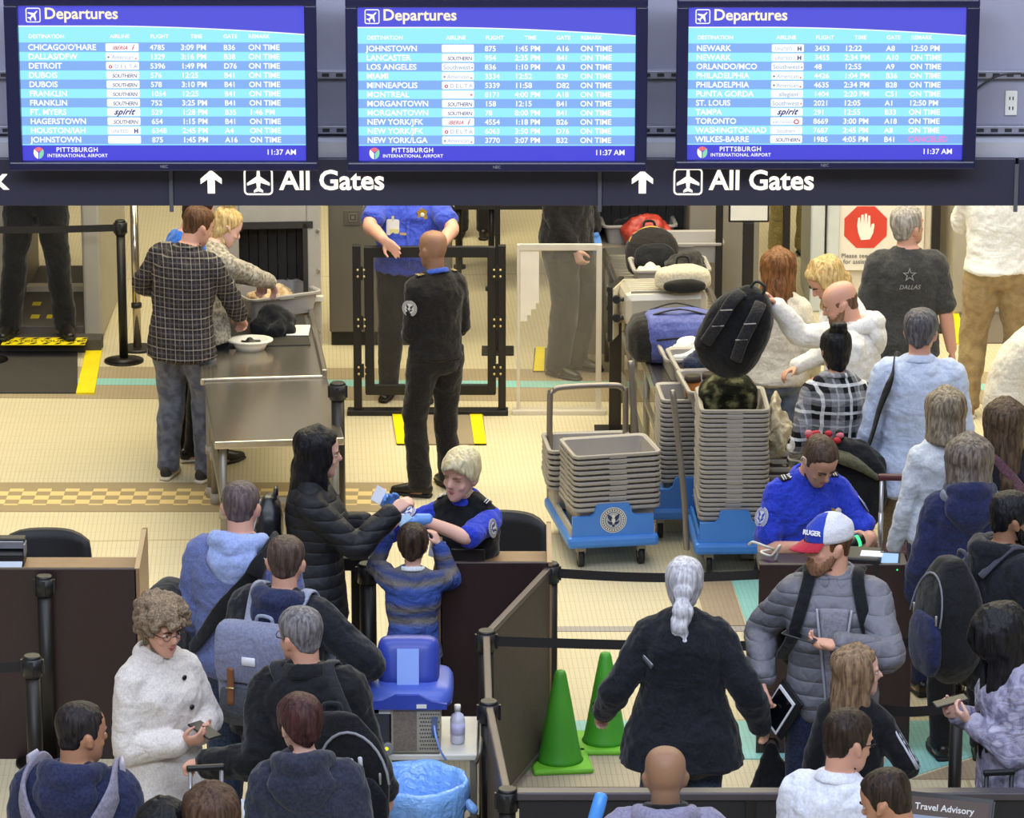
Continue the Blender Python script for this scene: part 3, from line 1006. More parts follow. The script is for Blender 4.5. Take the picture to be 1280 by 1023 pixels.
def backpack(p, name, label, m, m2, uc=1.22, w=.30, h=.44, d=.16, off=.03, straps=True, strapm=None, pocket=True, zipm=None, phi=180, sides=None, group=None):
    rt = p.wtag(name, label, 'backpack', group)
    cv = lambda v: Vector((-v[0], -v[1], v[2]))
    def ctr(u, push):
        o, dd, sd, fr = p.sp(min(u, 1.44)); o = o + dd * max(0, u - 1.44)
        nb = (sd * math.sin(R(phi)) + fr * math.cos(R(phi))).normalized()
        a, b, f = p.sec(1.25)
        return o + fr * f + nb * (b + off + push), sd, dd, nb
    secs = []
    for i in range(13):
        t = i / 12; u = uc - h / 2 + h * t
        c, sd, dd, nb = ctr(u, d / 2)
        e = (1 - abs(2 * t - 1) ** 5) ** .5 if 0 < t < 1 else .0
        e = max(e, .55)
        wt = 1 - .22 * sm((t - .6) / .4)
        secs.append((p.L(c), cv(sd), cv(nb), w / 2 * e * wt * p.k, d / 2 * e * (1 - .25 * sm((t - .6) / .4)) * p.k))
    bm = B(); rings(bm, secs, 20, .3, 3.2)
    o = link('bag_body', bm, m, rt); soft(o, .009, 3, .014, TEX_FOLD2)
    if pocket:
        bm = B(); secs = []
        for i in range(9):
            t = i / 8; u = uc - h * .44 + h * .50 * t
            c, sd, dd, nb = ctr(u, d)
            e = max((1 - abs(2 * t - 1) ** 4) ** .5, .6)
            secs.append((p.L(c), cv(sd), cv(nb), w * .38 * e * p.k, .035 * e * p.k))
        rings(bm, secs, 18, .3, 3.0); o = link('pocket', bm, m2, rt); soft(o, .009, 2, .008, TEX_FOLD2)
    if zipm:
        bm = B(); pts = []
        for i in range(15):
            a = PI * i / 14
            c, sd, dd, nb = ctr(uc + h * .02 + h * .38 * math.sin(a), d * (1.0 - .16 * math.sin(a)))
            pts.append(c + sd * (w * .40 * math.cos(a)) + nb * .004)
        p.tube(bm, pts, [(.006, .004)] * len(pts), n=6, sub=1); link('zip', bm, zipm, rt)
        bm = B()
        for sg in (1, -1):
            bm = B(); c, sd, dd, nb = ctr(uc + h * .1, d + .004)
            q = c + sd * (w * .3 * sg)
            p.tube(bm, [q, q - dd * .045], [.006, .005], n=6, sub=1)
            link('zip_pull', bm, plain('zip puller grey', 'a8a8a8', .4, .6), rt)
    bm = B(); c, sd, dd, nb = ctr(uc + h * .47, d * .25)
    p.tube(bm, [c - sd * .04, c - sd * .03 + dd * .045, c + sd * .03 + dd * .045, c + sd * .04], [.009] * 4, n=8)
    link('top_handle', bm, strapm or m, rt)
    if straps:
        for sg in (1, -1):
            bm = B()
            x = 25 * sg
            o, dd, sd, fr = p.sp(1.45)
            c, s2, d2, nb = ctr(uc + h * .38, .01)
            sh = p.sp(1.44)[0] + sd * sg * .098 * p.w
            pts = [c + s2 * sg * w * .24, sh - fr * .062 + dd * .035 * 1.3, sh + dd * .068 + fr * .0, sh + fr * .075 + dd * .030, p.surf(1.33, x * 1.5, off + .004), p.surf(1.22, x * 2.0, off + .004), p.surf(1.10, x * 3.6, off + .004), p.surf(1.05, 150 * sg, off)]
            p.tube(bm, pts, [(.027, .008)] * len(pts), hint=sd, n=8, pw=3)
            link('strap', bm, strapm or m, rt)
    return rt

# ---- materials of the clothes
M_BLK = cloth('black fabric', '17181d', '0c0d11')
M_BLK2 = cloth('black trousers fabric', '1b1a1c', '111013')
M_NAVYBLK = cloth('navy black wool', '1a1c26', '101118')
M_OFFBLK = cloth('duty black', '221f1e', '151314')
M_DENIM = cloth('blue denim', '3c4a68', '27324c')
M_DENIM_G = cloth('grey washed denim', '6c6f7c', '4c4f5c', mixscale=18)
M_DENIM_D = cloth('dark denim', '262f4a', '171d33')
M_TSA = cloth('royal blue uniform', '2f44c8', '2436b2', wrinkle=.7)
M_TSA_W = cloth('faded royal blue uniform', '4457c4', '394bb4', wrinkle=.7)
M_WHITE = cloth('white cotton', 'e8e6e2', 'd8d6d2')
M_CREAM = cloth('cream knit', 'e0d8c8', 'cfc6b4')
M_LTBLUE = cloth('pale blue fleece', 'c3cfe8', 'b2bfdc')
M_PALEW = cloth('pale white jersey', 'd5dbe2', 'c3cad4')
M_KHAKI = cloth('khaki cotton', '9c855e', '87724f', mixscale=20)
M_KHAKI2 = cloth('taupe cotton', '8a7a68', '766857')
M_CHAR = cloth('charcoal cotton', '40403f', '343434')
M_NAVY = cloth('navy fleece', '2a3152', '1d2340')
M_NAVY2 = cloth('navy shell', '262d55', '1b2142')
M_LINING = cloth('grey blue lining', '8790a6', '767f96')
M_HEATHER = cloth('heather blue fleece', '6a74a6', '535c8c', mixscale=160)
M_HOODLIN = cloth('light blue fleece lining', '9aabdc', '889acd')
M_CURLY = cloth('ivory boucle wool', 'd9d2cc', 'c4bdb8', mixscale=120)
M_LAV = cloth('lavender grey nylon', '8d8ba6', '7a7894')
M_SUIT = cloth('brown olive suit', '5a5040', '483f33')
M_STEEL = cloth('dark slate hooded jacket', '34384a', '262a3a')
M_MARL = cloth('marled grey knit', 'b3aa9c', '6d675e', mixscale=48)
M_BLUEJ = cloth('bright blue jacket', '2f6bc8', '2458b0')
M_PLAIDM = plaid('brown plaid shirt', '211f25', '38353a', '857d74', .062)
M_PLAIDW = plaid('black white plaid', '17171a', '8a8a90', 'dcdcde', .15)
M_BOY = banded('striped boy knit', ['2f4690', '4560ac', '7d776e', '37457c', '706c68', '3d56a8'], .19)
M_CAMO = camo('grey camouflage knit', ['62607a', '8a87a0', 'a19eb4', '72708a', 'adaabc'], 8.5)
M_PUFFG = quilted('grey padded shell', '72727c', .066)
M_PUFFB = quilted('black padded shell', '1e1f26', .060)
M_GLOVE = plain('blue nitrile', '5f92dd', .35)
M_SHOEB = plain('black leather', '14110f', .35)
M_SHOEG = plain('dark grey mesh', '35312e', .8)
M_SOLEW = plain('white foam sole', 'ddd2bd', .6)
M_GOLD = plain('gold braid', 'd0b878', .4, .3)
M_SILV = plain('silver braid', 'd2d2d6', .5)
M_EPAU = cloth('black epaulet', '15161c', '0d0e12')
H_DKBR = hairmat('dark brown', '1c1512', '3a2c24')
H_BRN = hairmat('brown', '3c2618', '6b472e')
H_BRNW = hairmat('chestnut waves', '55331c', '8f6038')
H_BLK = hairmat('black', '09090c', '1d1c22')
H_BLOND = hairmat('blond', 'a5824a', 'd9bd84')
H_PLAT = hairmat('platinum', 'c2b184', 'e6dcbc')
H_GREY = hairmat('grey', '55524f', '94908b')
H_GREYD = hairmat('iron grey', '3d3b3f', '6e6c72')
H_WHITE = hairmat('silver white', '9c9aa2', 'd6d4da')
H_GBRN = hairmat('ash brown', '4a413c', '857a72')
H_LTBR = hairmat('light brown', '5d4a3a', '957a5e')
H_AUB = hairmat('auburn', '2c1a1a', '543234')
H_STUB = hairmat('cropped stubble', '54382c', '75543f')
H_CURLG = hairmat('sandy curls', '5b4b3c', '95806a', True)

def finish(p, skin, gloves=None, face=True, **fk):
    p.body(skin, gloves=gloves)
    if face: p.face(**fk)

PEOPLE = {}
def build_people():
    X = PEOPLE
    # --- officer cut off by the sign, on the warning step
    p = mk('officer in black trousers standing on the yellow warning step', foot=(50, 417), z=.10, H=1.84, yaw=2, w=1.1,
           feet={'R': (.19, .03, 14), 'L': (-.17, .03, 14)}, R_=dict(to=(.12, .20, 1.13), pole=(1, -.5, -.3)), L_=dict(to=(-.12, .22, 1.13), pole=(-1, -.5, -.3)))
    finish(p, SK_FAIR); p.top(M_NAVYBLK, 'shirt', hem=.93, flare=0); p.trousers(M_BLK2, .022, .078, .03, .03); p.shoes(M_SHOEB); p.hair('short', H_DKBR, .010)
    bm = B(); p.torso(bm, .985, 1.03, .034); o = link('belt', bm, plain('belt leather', '0e0c0c', .4), p.root)
    # --- plaid shirt
    p = X['plaid'] = mk('man in brown plaid shirt and faded jeans reaching into a bowl', (253, 259), 1.74, 158, w=1.16, head=(-28, 18, 0), lean=5, slean=8,
           feet={'R': (.13, .02, 8), 'L': (-.12, 0, 12)}, R_=dict(px=(300, 396, .30), pole=(.9, -.2, -.5), palm=(-.3, -.1, -1), curl=35), L_=dict(to=(-.17, .27, 1.08), pole=(-1, -.35, -.15), palm=(1, 0, 0)))
    finish(p, SK_FAIR); p.top(M_PLAIDM, 'shirt', .020, .80, .018, disp=.028); p.collar(M_PLAIDM, .076, .022)
    p.trousers(M_DENIM_G, .020, .070, .02, .030); p.shoes(M_SHOEG, M_SOLEW); p.hair('short', H_BRN, .010)
    # --- blue jacket behind him
    p = mk('person in bright blue jacket half hidden behind the plaid shirt', foot=(233, 572), H=1.70, yaw=118, head=(0, 20, 0), lean=8,
           R_=dict(to=(.2, .26, 1.0)), L_=dict(to=(-.2, .3, 1.02)))
    finish(p, SK_FAIR); p.top(M_BLUEJ, 'jacket', .026, .86, .02); p.trousers(M_BLK2); p.shoes(M_SHOEB, M_SOLEW); p.hair('short', H_DKBR)
    # --- grey sweater
    p = X['sweater'] = mk('woman with blond knotted hair and marled grey sweater over a bin', (292, 262), 1.66, 140, sex='f', w=1.22, lean=26, head=(-25, 22, 0), pelvis=(0, -.06, .95),
           R_=dict(px=(338, 352, .34), pole=(.8, -.6, .1), palm=(0, 0, -1), fingers=(0, .5, -.8)), L_=dict(px=(326, 352, .44), pole=(-.8, -.2, -.4), palm=(0, 0, -1), fingers=(0, .5, -.8)))
    finish(p, SK_PALE); p.top(M_MARL, 'sweater', .020, .86, .01, .96, disp=.018); p.trousers(M_BLK2); p.shoes(M_SHOEB); p.hair('up', H_BLOND, .009)
    # --- blue shirt officer behind the gate
    p = X['gateman'] = mk('officer in short sleeved royal blue shirt leaning on the glass gate', foot=(511, 25.45, 25.45)[:1] + (0, 25.47), H=1.66, yaw=2, w=1.36, belly=.07, lean=5,
           R_=dict(px=(480, 300, -.50), pole=(1, -.2, -.2), palm=(.35, .9, 0), fingers=(-.75, .25, -.62), curl=10), L_=dict(px=(551, 308, -.46), pole=(-1, -.2, -.2), palm=(0, 1, -.3), fingers=(.7, .3, -.4)),
           feet={'R': (.14, 0, 12), 'L': (-.10, .05, 12)})
    finish(p, SK_FAIR); p.top(M_TSA_W, 'shirt', .018, .90, .0, .62, disp=.024); p.collar(M_TSA_W, .082, .024)
    p.trousers(M_BLK2, .020, .075, .03); p.shoes(M_SHOEB); p.hair('short', H_BRN)
    for sg in (1, -1): sleeve_patch(p, sg, .048, .022, .7, .30, ground='d9d8d2')
    bm = B(); q = p.surf(1.315, 24, .026); M = lfacing(p, q, (.25, 1, .05)); poly(bm, rrect(.085, .105, .01, 2, 0, -.05), .004, 0, M); poly(bm, rrect(.06, .03, .003, 1, .01, -.075), .003, 1, M @ Matrix.Translation((0, -.002, 0)))
    poly(bm, rrect(.016, .03, .004, 1, 0, .01), .003, 1, M); poly(bm, rrect(.06, .016, .002, 1, .06, -.09), .004, 2, M)
    link('badge_card', bm, [plain('white card', 'e8e4d8', .4), plain('card print', 'd8cf88', .5), M_GOLD], p.root)
    bm = B(); q = p.surf(1.345, -24, .024); M = lfacing(p, q, (-.25, 1, .1))
    poly(bm, [(.034 * math.sin(a) * (1 + .18 * math.cos(6 * a)), .042 * math.cos(a) * (1 + .12 * math.cos(6 * a))) for a in [2 * PI * i / 36 for i in range(36)]], .005, 0, M); ball(bm, M @ Vector((0, -.003, 0)), (.014, .004, .014), None, mi=1)
    link('metal_badge', bm, [plain('badge gold', 'cfa848', .3, .7), plain('badge white', 'dedbd0', .4)], p.root)
    bm = B(); p.tube(bm, [p.surf(u, 0, .024) for u in (.95, 1.1, 1.25, 1.4)], [(.011, .003)] * 4, hint=(1, 0, 0), n=6); link('button_placket', bm, M_TSA_W, p.root)
    # --- bald officer
    p = X['bald'] = mk('bald officer in black sweater with shoulder patch, back turned', (541, 288), 1.64, 210, w=.96, head=(8, 6, 0), belly=.02, hs=1.06,
           feet={'R': (.13, .06, 4), 'L': (-.13, .0, 40)}, L_=dict(to=(-.06, .24, 1.02), pole=(-.5, -.8, -.6)), R_=dict(to=(.10, .24, 1.02), pole=(.5, -.8, -.6)))
    finish(p, SK_BROWN); p.top(M_OFFBLK, 'sweater', .022, .93, .0, disp=.024); p.collar(cloth('blue collar', '3d5cc0'), .070, .020, 1.485)
    p.trousers(M_OFFBLK, .024, .080, .02, .032); p.shoes(M_SHOEB, boot=True)
    sleeve_patch(p, -1, .052, .020, -.75, .40, ground='dcdad4', blue='2a2f3c')
    epaulet(p, -1, M_EPAU, M_GOLD, 'TSA'); epaulet(p, 1, M_EPAU, M_GOLD)
    # --- dark officer behind the clear panel
    p = X['panelman'] = mk('officer in dark uniform standing behind the clear panel', foot=(708, 466), H=1.80, yaw=55, w=1.14,
           R_=dict(px=(716, 312, -.16), pole=(.6, -1, -.3), palm=(-1, 0, 0)), L_=dict(px=(742, 290, .18), pole=(-.8, -.6, -.4), palm=(0, 0, -1), curl=20))
    finish(p, SK_FAIR, gloves={-1: M_GLOVE}); p.top(M_OFFBLK, 'jacket', .024, .88, .01, disp=.028); p.trousers(M_OFFBLK, .028, .085, .03, .03); p.shoes(M_SHOEB); p.hair('short', H_DKBR)
    # --- people far behind
    p = mk('person in olive trousers far behind the queue pole', foot=(988, 0, 29.4), H=1.78, yaw=12, w=1.0)
    finish(p, SK_FAIR); p.top(M_CHAR, 'shirt'); p.trousers(cloth('olive cotton', 'a08f58', '85774a'), .020, .07); p.shoes(M_SHOEB); p.hair('short', H_DKBR)
    p = mk('person in black far behind the glass gate', foot=(590, 0, 30.0), H=1.80, yaw=170, w=1.15)
    finish(p, SK_FAIR); p.top(M_BLK, 'jacket', .03, .82); p.trousers(M_BLK2, .024, .075); p.shoes(M_SHOEB); p.hair('short', H_DKBR)
    # --- right side, at the rollers
    p = X['waves'] = mk('woman with chestnut wavy hair, cream top and light jeans', (973, 313), 1.62, 172, sex='f', w=1.05, head=(12, 10, 0),
           L_=dict(px=(914, 386, .18), pole=(-.8, -.4, -.5), palm=(.5, 0, -1), curl=40), R_=dict(to=(.22, .16, .92)))
    finish(p, SK_FAIR); p.top(M_CREAM, 'sweater', .026, .90, .01, .92); p.trousers(cloth('pale blue denim', '7d8aa6', '5f6b86', mixscale=20), .008, .050, .015, .02); p.shoes(M_SHOEB)
    p.hair('long', H_BRNW, .020, .20, 58, .010, seed=4, back=.02)
    p = mk('blond woman bowing her head behind the man in the white hoodie', (1019, 331), 1.74, -62, sex='f', lean=14, head=(-8, 34, 0),
           R_=dict(to=(.16, .28, 1.02)), L_=dict(to=(-.16, .28, 1.02)))
    finish(p, SK_FAIR); p.top(M_WHITE, 'sweater', .022, .88); p.trousers(M_DENIM); p.shoes(M_SHOEB); p.hair('long', H_BLOND, .018, .12, 62, .006, seed=5)
    p = X['hoodie'] = mk('balding man in white hoodie lifting a black backpack', (1043, 354), 1.78, -98, w=1.06, head=(4, 22, 0), lean=5,
           R_=dict(px=(968, 381, .16), pole=(.4, .2, -1), palm=(-.2, 0, -1), curl=48), L_=dict(px=(1013, 508, -.08), pole=(-.2, -1, 0), curl=40, fingers=(0, .25, -1)))
    finish(p, SK_FAIR, brow='6a4a34'); p.top(M_WHITE, 'hoodie', .024, .86, .01, disp=.026); p.hood(M_WHITE); p.trousers(M_BLK2); p.shoes(M_SHOEB)
    p.hair('bald', H_STUB, .003, temple=.150); p.beard(hairmat('light stubble', '7a5844', '94705a'), .0010)
    p = X['bun'] = mk('woman with black bun and black and white plaid shirt', (1045, 412), 1.64, 182, sex='f', w=1.08, head=(12, 8, 0),
           L_=dict(to=(-.22, .14, .92)), R_=dict(to=(.2, .2, 1.0)))
    finish(p, SK_TAN); p.top(M_PLAIDW, 'shirt', .024, .78, .02, disp=.024); p.collar(M_PLAIDW, .074, .02); p.trousers(M_BLK2); p.shoes(M_SHOEB); p.hair('up', H_BLK, .014)
    p = X['fleece'] = mk('grey haired man in pale blue pullover with a black strap', (1152, 388), 1.82, 173, w=1.12, head=(-8, 6, 0),
           L_=dict(to=(-.29, .06, .82)), R_=dict(to=(.27, .12, .86)))
    finish(p, SK_FAIR); p.top(M_LTBLUE, 'pullover', .026, .78, .03, disp=.026); p.collar(M_LTBLUE, .080, .026); p.trousers(M_KHAKI2, .024, .078); p.shoes(M_SHOEB)
    p.hair('thick', H_GREYD, .017, curl=1)
    p = X['tee'] = mk('grey haired man in charcoal t-shirt with a star on its back', (1132, 260), 1.78, 182, w=1.14, head=(-52, -6, 0),
           L_=dict(to=(-.29, .02, .82)), R_=dict(to=(.30, .02, .80)))
    finish(p, SK_FAIR); p.top(M_CHAR, 't_shirt', .020, .84, .01, .72, disp=.024); p.trousers(M_CHAR); p.shoes(M_SHOEB); p.hair('thick', hairmat('light grey', '77706a', 'b2aaa0'), .016, curl=1)
    bm = B(); q = p.surf(1.36, 180, .031); M = lfacing(p, q, (0, -1, .12)); st = []
    for i in range(10):
        a = PI / 2 + PI * i / 5; r = (.045, .018)[i % 2]; st.append((r * math.cos(a), r * math.sin(a)))
    inner = [(x * .68, z * .68) for x, z in st]
    for i in range(10):
        j = (i + 1) % 10
        poly(bm, [st[i], st[j], inner[j], inner[i]], .002, 0, M)
    text_bm(bm, [('DALLAS', 0, -.085, .036, 'CENTER', 0, .3, 0)], M)
    link('star_print', bm, plain('faded print', '8d8b86', .8), p.root)
    p = mk('broad man in white pullover and khakis with folded arms', foot=(1243, 521), H=1.86, yaw=181, w=1.2, head=(0, 5, 0),
           feet={'R': (.16, 0, 10), 'L': (-.17, .02, 10)}, R_=dict(to=(-.02, .27, 1.22), pole=(1, -.1, -.35), fingers=(-1, .1, 0)), L_=dict(to=(.02, .30, 1.17), pole=(-1, -.1, -.35), fingers=(1, .1, 0)))
    finish(p, SK_FAIR); p.top(M_WHITE, 'pullover', .024, .93, .0, disp=.028); p.trousers(M_KHAKI, .024, .076, .02, .032); p.shoes(plain('tan suede', '8a6a48', .8), M_SOLEW); p.hair('short', H_BRN)
    p = mk('person in white top bending down at the right edge', foot=(1282, 0, 22.3), H=1.70, yaw=80, lean=62, pelvis=(0, -.12, .93), head=(0, 10, 0),
           R_=dict(to=(.2, .5, .72)), L_=dict(to=(-.2, .5, .72)))
    finish(p, SK_FAIR); p.top(M_CREAM, 'sweater', .035, .84, .01); p.trousers(M_CREAM, .03); p.shoes(M_SHOEB); p.hair('short', H_BRN)
    p = X['whitetop'] = mk('woman with ash bob in tight white long sleeved top', (1183, 488), 1.64, 184, sex='f', w=1.1, head=(0, 6, 0),
           L_=dict(to=(-.26, .05, .84)), R_=dict(to=(.24, .2, .98)))
    finish(p, SK_PALE); p.top(M_PALEW, 'top', .016, .88, .0, .96, disp=.024); p.trousers(M_NAVY); p.shoes(M_SHOEB); p.hair('bob', hairmat('streaked ash blond', '5e5348', 'a3957f'), .020, .085, 55, seed=6)
    p = mk('woman with long straight brown hair and dark jacket at right edge', (1257, 502), 1.66, 188, sex='f')
    finish(p, SK_PALE); p.top(M_NAVYBLK, 'jacket', .026, .84); p.trousers(M_BLK2); p.shoes(M_SHOEB); p.hair('long', hairmat('straight brown', '33261f', '63503f'), .020, .30, 55, seed=7)
    rt = p.wtag('shoulder_bag', 'mauve strapped bag on the back of the brown haired woman', 'bag'); bm = B()
    p.strap(bm, [(1.20, 135), (1.30, 160), (1.40, 190), (1.455, 225, .01), (1.44, 290, .03)], .034, .026); p.strap(bm, [(1.30, 160), (1.2, 190), (1.1, 215)], .034, .026); link('strap', bm, cloth('mauve leather', '6b4c58', '583c48'), rt)
    p.ball(bm := B(), p.surf(1.05, 215, .08), (.13, .06, .12)); o = link('bag_body', bm, cloth('mauve leather', '6b4c58'), rt); soft(o, .01, 2)
    p = X['navybob'] = mk('woman with grey bob in navy rain jacket', (1212, 548), 1.66, 180, sex='f', w=1.2, head=(0, 6, 0), L_=dict(to=(-.27, .1, .86)), R_=dict(to=(.27, .1, .86)))
    finish(p, SK_PALE); p.top(M_NAVY2, 'jacket', .034, .80, .03, disp=.028); p.trousers(M_BLK2); p.shoes(M_SHOEB)
    p.hood(M_NAVY2, 1.25); bm = B(); p.tube(bm, [p.surf(1.455, a, .055) for a in (100, 140, 180, 220, 260)], [(.02, .034)] * 5, n=10); o = link('hood_lining', bm, M_LINING, p.root); soft(o, .008, 2)
    p.hair('bob', H_GBRN, .026, .065, 52, seed=8, wide=1.08)
    p = X['beard'] = mk('dark bearded man in black jacket at right edge', (1268, 617), 1.76, 112, w=1.08, head=(-10, 8, 0), L_=dict(to=(-.2, .26, 1.0)), R_=dict(to=(.2, .28, .98)))
    finish(p, SK_BROWN, brow='0e0c0c'); p.top(M_NAVYBLK, 'jacket', .034, .82, .02, disp=.028); p.trousers(M_BLK2); p.shoes(M_SHOEB); p.hair('thick', H_BLK, .015, curl=1); p.beard(H_BLK); p.hood(M_NAVYBLK, .8)
    X['navypack'] = backpack(p, 'backpack', 'bulky black and navy backpack on the bearded man', M_BLK, M_NAVY2, 1.17, .36, .56, .24, .04, zipm=plain('grey zip', '70727c', .5), strapm=cloth('grey strap', '43424e'))
    p = X['camo'] = mk('woman with long black hair and grey camouflage top looking down', (1238, 765), 1.66, -80, sex='f', w=1.2, lean=4, head=(10, 26, 0),
           R_=dict(px=(1196, 893, .05), pole=(.4, -1, -.5), palm=(-.6, .1, .7), curl=30), L_=dict(px=(1214, 904, -.14), pole=(-.5, -1, -.5), palm=(.5, .1, .8), curl=35))
    finish(p, SK_PALE); p.top(M_CAMO, 'top', .026, .84, .02, disp=.024); p.trousers(M_BLK2); p.shoes(M_SHOEB); p.hair('long', H_BLK, .026, .48, 16, .004, seed=9, back=.0, wide=1.06)
    # --- officer at the right podium
    p = X['officer'] = mk('officer with cropped hair in royal blue shirt behind the right podium', (1033, 556), 1.76, 14, w=1.02, lean=12, head=(14, 34, 0), hs=1.04, pelvis=(0, 0, .715), seated=True,
           feet={'R': (.13, -.06, 8, .10), 'L': (-.13, -.06, 8, .10)}, R_=dict(px=(1000, 684, -.34), pole=(.5, -.7, -.6), fingers=(-.8, .5, -.1)), L_=dict(px=(1086, 674, -.36), pole=(-.5, -.7, -.6), fingers=(.5, .7, .1), palm=(.8, 0, -.3), curl=50))
    finish(p, SK_FAIR, closed=True); p.top(M_TSA, 'shirt', .022, .93, .0, .66, disp=.026); p.collar(M_TSA, .084, .026); p.trousers(M_BLK2); p.shoes(M_SHOEB); p.hair('short', hairmat('cropped brown', '3a2c24', '5a463a'), .009)
    sleeve_patch(p, 1, .052, .024, .35, .46, blue='2a44b0', ground='c9cede'); sleeve_patch(p, -1, .050, .024, .35, .46, blue='2a44b0', ground='c9cede')
    epaulet(p, 1, M_EPAU, M_SILV, 'TSA'); epaulet(p, -1, M_EPAU, M_SILV)
    bm = B(); q = p.surf(1.33, -40, .032); M = lfacing(p, q, (-.4, 1, .35))
    poly(bm, [(.040 * math.sin(a) * (1 + .16 * math.cos(6 * a)), .054 * math.cos(a) * (1 + .12 * math.cos(6 * a))) for a in [2 * PI * i / 36 for i in range(36)]], .005, 0, M); ball(bm, M @ Vector((0, -.003, -.004)), (.017, .004, .017), None, mi=1)
    link('metal_badge', bm, [plain('badge gold', 'cfa848', .3, .7), plain('badge white', 'dedbd0', .4)], p.root)
    bm = B(); p.htube(bm, [(.080, -.03, .10), (.090, -.02, .135), (.084, .0, .142), (.080, .012, .12)], .004, n=6); link('ear_piece', bm, plain('clear coil', 'cfc7b8', .3), p.root)
    # --- red and blue cap
    p = X['cap'] = mk('bearded man in tricolour cap and grey padded jacket holding a phone', (1037, 648), 1.86, -8, w=1.06, head=(-62, 4, 4), lean=3,
           R_=dict(px=(953, 850, -.04), pole=(.6, -1, -.3), fingers=(0, .1, -1), curl=40), L_=dict(px=(1046, 806, -.36), pole=(-1, -.35, -.5), fingers=(.9, .35, .12), palm=(.1, .3, 1), curl=26))
    finish(p, SK_FAIR, brow='5c4030'); p.top(M_PUFFG, 'padded_jacket', .030, .86, .0, disp=.018); p.collar(M_PUFFG, .092, .040, 1.47, thick=.016); p.trousers(M_DENIM_D, .022, .072); p.shoes(M_SHOEG)
    bm = B(); p.tube(bm, [p.surf(u, -3, .042) for u in (.92, 1.0, 1.1, 1.2, 1.3, 1.38)], [(.022, .006), (.026, .006), (.036, .007), (.046, .008), (.058, .008), (.066, .008)], hint=(1, 0, 0), n=10); o = link('t_shirt', bm, cloth('grey tee', '85848f', '75747f'), p.root)
    bm = B()
    for x in (1, -1): p.tube(bm, [p.surf(u, -3, .044) + Vector((x * w_, .004, 0)) for u, w_ in ((.92, .026), (1.0, .030), (1.1, .040), (1.2, .050), (1.3, .062), (1.38, .072))], .006, n=6)
    link('zip', bm, plain('pale zip', '9c9ca8', .5), p.root)
    bm = B(); q = p.surf(1.215, -3, .052); M = lfacing(p, q, (0, 1, .1)); text_bm(bm, [('AVI', 0, 0, .04, 'CENTER', .02, 0, 0)], M); link('red_print', bm, plain('red print', '8c3038', .7), p.root)
    p.hair('short', H_BRN, .008); p.beard(hairmat('brown beard', '7a5844', '9c765c'), .0015)
    # cap: white mesh back, blue front, red peak
    bm = B(); cv = p.L; n = 26; rows = []
    for z in (.135, .15, .168, .185, .203, .222, .240, .250):
        a, b, y = table(HEAD, min(z - .012, .205) if z > .2 else z - .005)[:3]; sc_ = 1.0 if z < .21 else {.222: .86, .240: .62, .250: .32}[z]
        rows.append([bm.verts.new(cv(p.hd((a + .013) * sc_ * math.sin(2 * PI * i / n), y + (b + .013) * sc_ * math.cos(2 * PI * i / n), z - .012 * math.cos(2 * PI * i / n) * 0 + .006))) for i in range(n)])
    for r0, r1 in zip(rows, rows[1:]):
        for i in range(n):
            f = bm.faces.new((r0[i], r0[(i + 1) % n], r1[(i + 1) % n], r1[i])); f.smooth = True
            f.material_index = 0 if (i + .5) / n * 360 < 56 or (i + .5) / n * 360 > 304 else 1
    t_ = bm.verts.new(cv(p.hd(0, -.004, .259)))
    for i in range(n):
        f = bm.faces.new((rows[-1][i], rows[-1][(i + 1) % n], t_)); f.smooth = True; f.material_index = 0 if i < 4 or i >= 22 else 1
    capo = link('baseball_cap', bm, [cloth('cap blue', '2c43ad', '2438a0'), cloth('cap white mesh', 'dcdce2', 'b9b9c4', mixscale=320)], p.root)
    m_ = capo.modifiers.new('thick', 'SOLIDIFY'); m_.thickness = .003
    bm = B(); prev = None; top_, bot = [], []
    for j in range(6):
        rr = j / 5
        top_.append([]); bot.append([])
        for i in range(13):
            a = R(-62 + 124 * i / 12); ext = rr * .075 * max(0.0, math.cos(a * 1.25)) ** .6
            x, y, z = .084 * math.sin(a), .006 + .108 * math.cos(a) + ext, .145 - .020 * rr - .018 * (abs(math.sin(a)) ** 2) * rr
            top_[-1].append(bm.verts.new(cv(p.hd(x, y, z + .004)))); bot[-1].append(bm.verts.new(cv(p.hd(x, y, z))))
    for j in range(5):
        for i in range(12):
            bm.faces.new((top_[j][i], top_[j][i + 1], top_[j + 1][i + 1], top_[j + 1][i])); bm.faces.new((bot[j][i], bot[j + 1][i], bot[j + 1][i + 1], bot[j][i + 1]))
    for i in range(12): bm.faces.new((top_[5][i], top_[5][i + 1], bot[5][i + 1], bot[5][i]))
    link('peak', bm, cloth('cap red', 'b02c3c', '9c2434'), capo, True)
    bm = B(); q = p.hd(-.03, .104, .192); M = lfacing(p, p.hd(-.040, .099, .185), p.Hf * .85 - p.Hs * .5 + p.Hu * .35, p.Hu); text_bm(bm, [('RUGER', 0, 0, .030, 'CENTER', .03, 0, 0)], M, .0015); link('cap_lettering', bm, plain('white thread', 'e8e8ee', .7), capo)
    # --- girl, and the men at the front right
    p = X['girl'] = mk('girl with long light brown hair and black jacket looking right', (1072, 810), 1.42, 158, sex='f', w=1.0, head=(-62, 2, 0), R_=dict(px=(1120, 940, .14), pole=(.8, -.8, -.4), palm=(-.5, 0, 1)), L_=dict(to=(-.2, .2, .95)))
    finish(p, SK_PALE); p.top(M_BLK, 'jacket', .030, .82, .02); p.trousers(M_BLK2); p.shoes(M_SHOEB); p.hair('long', H_LTBR, .016, .34, 62, .003, seed=11, back=.05)
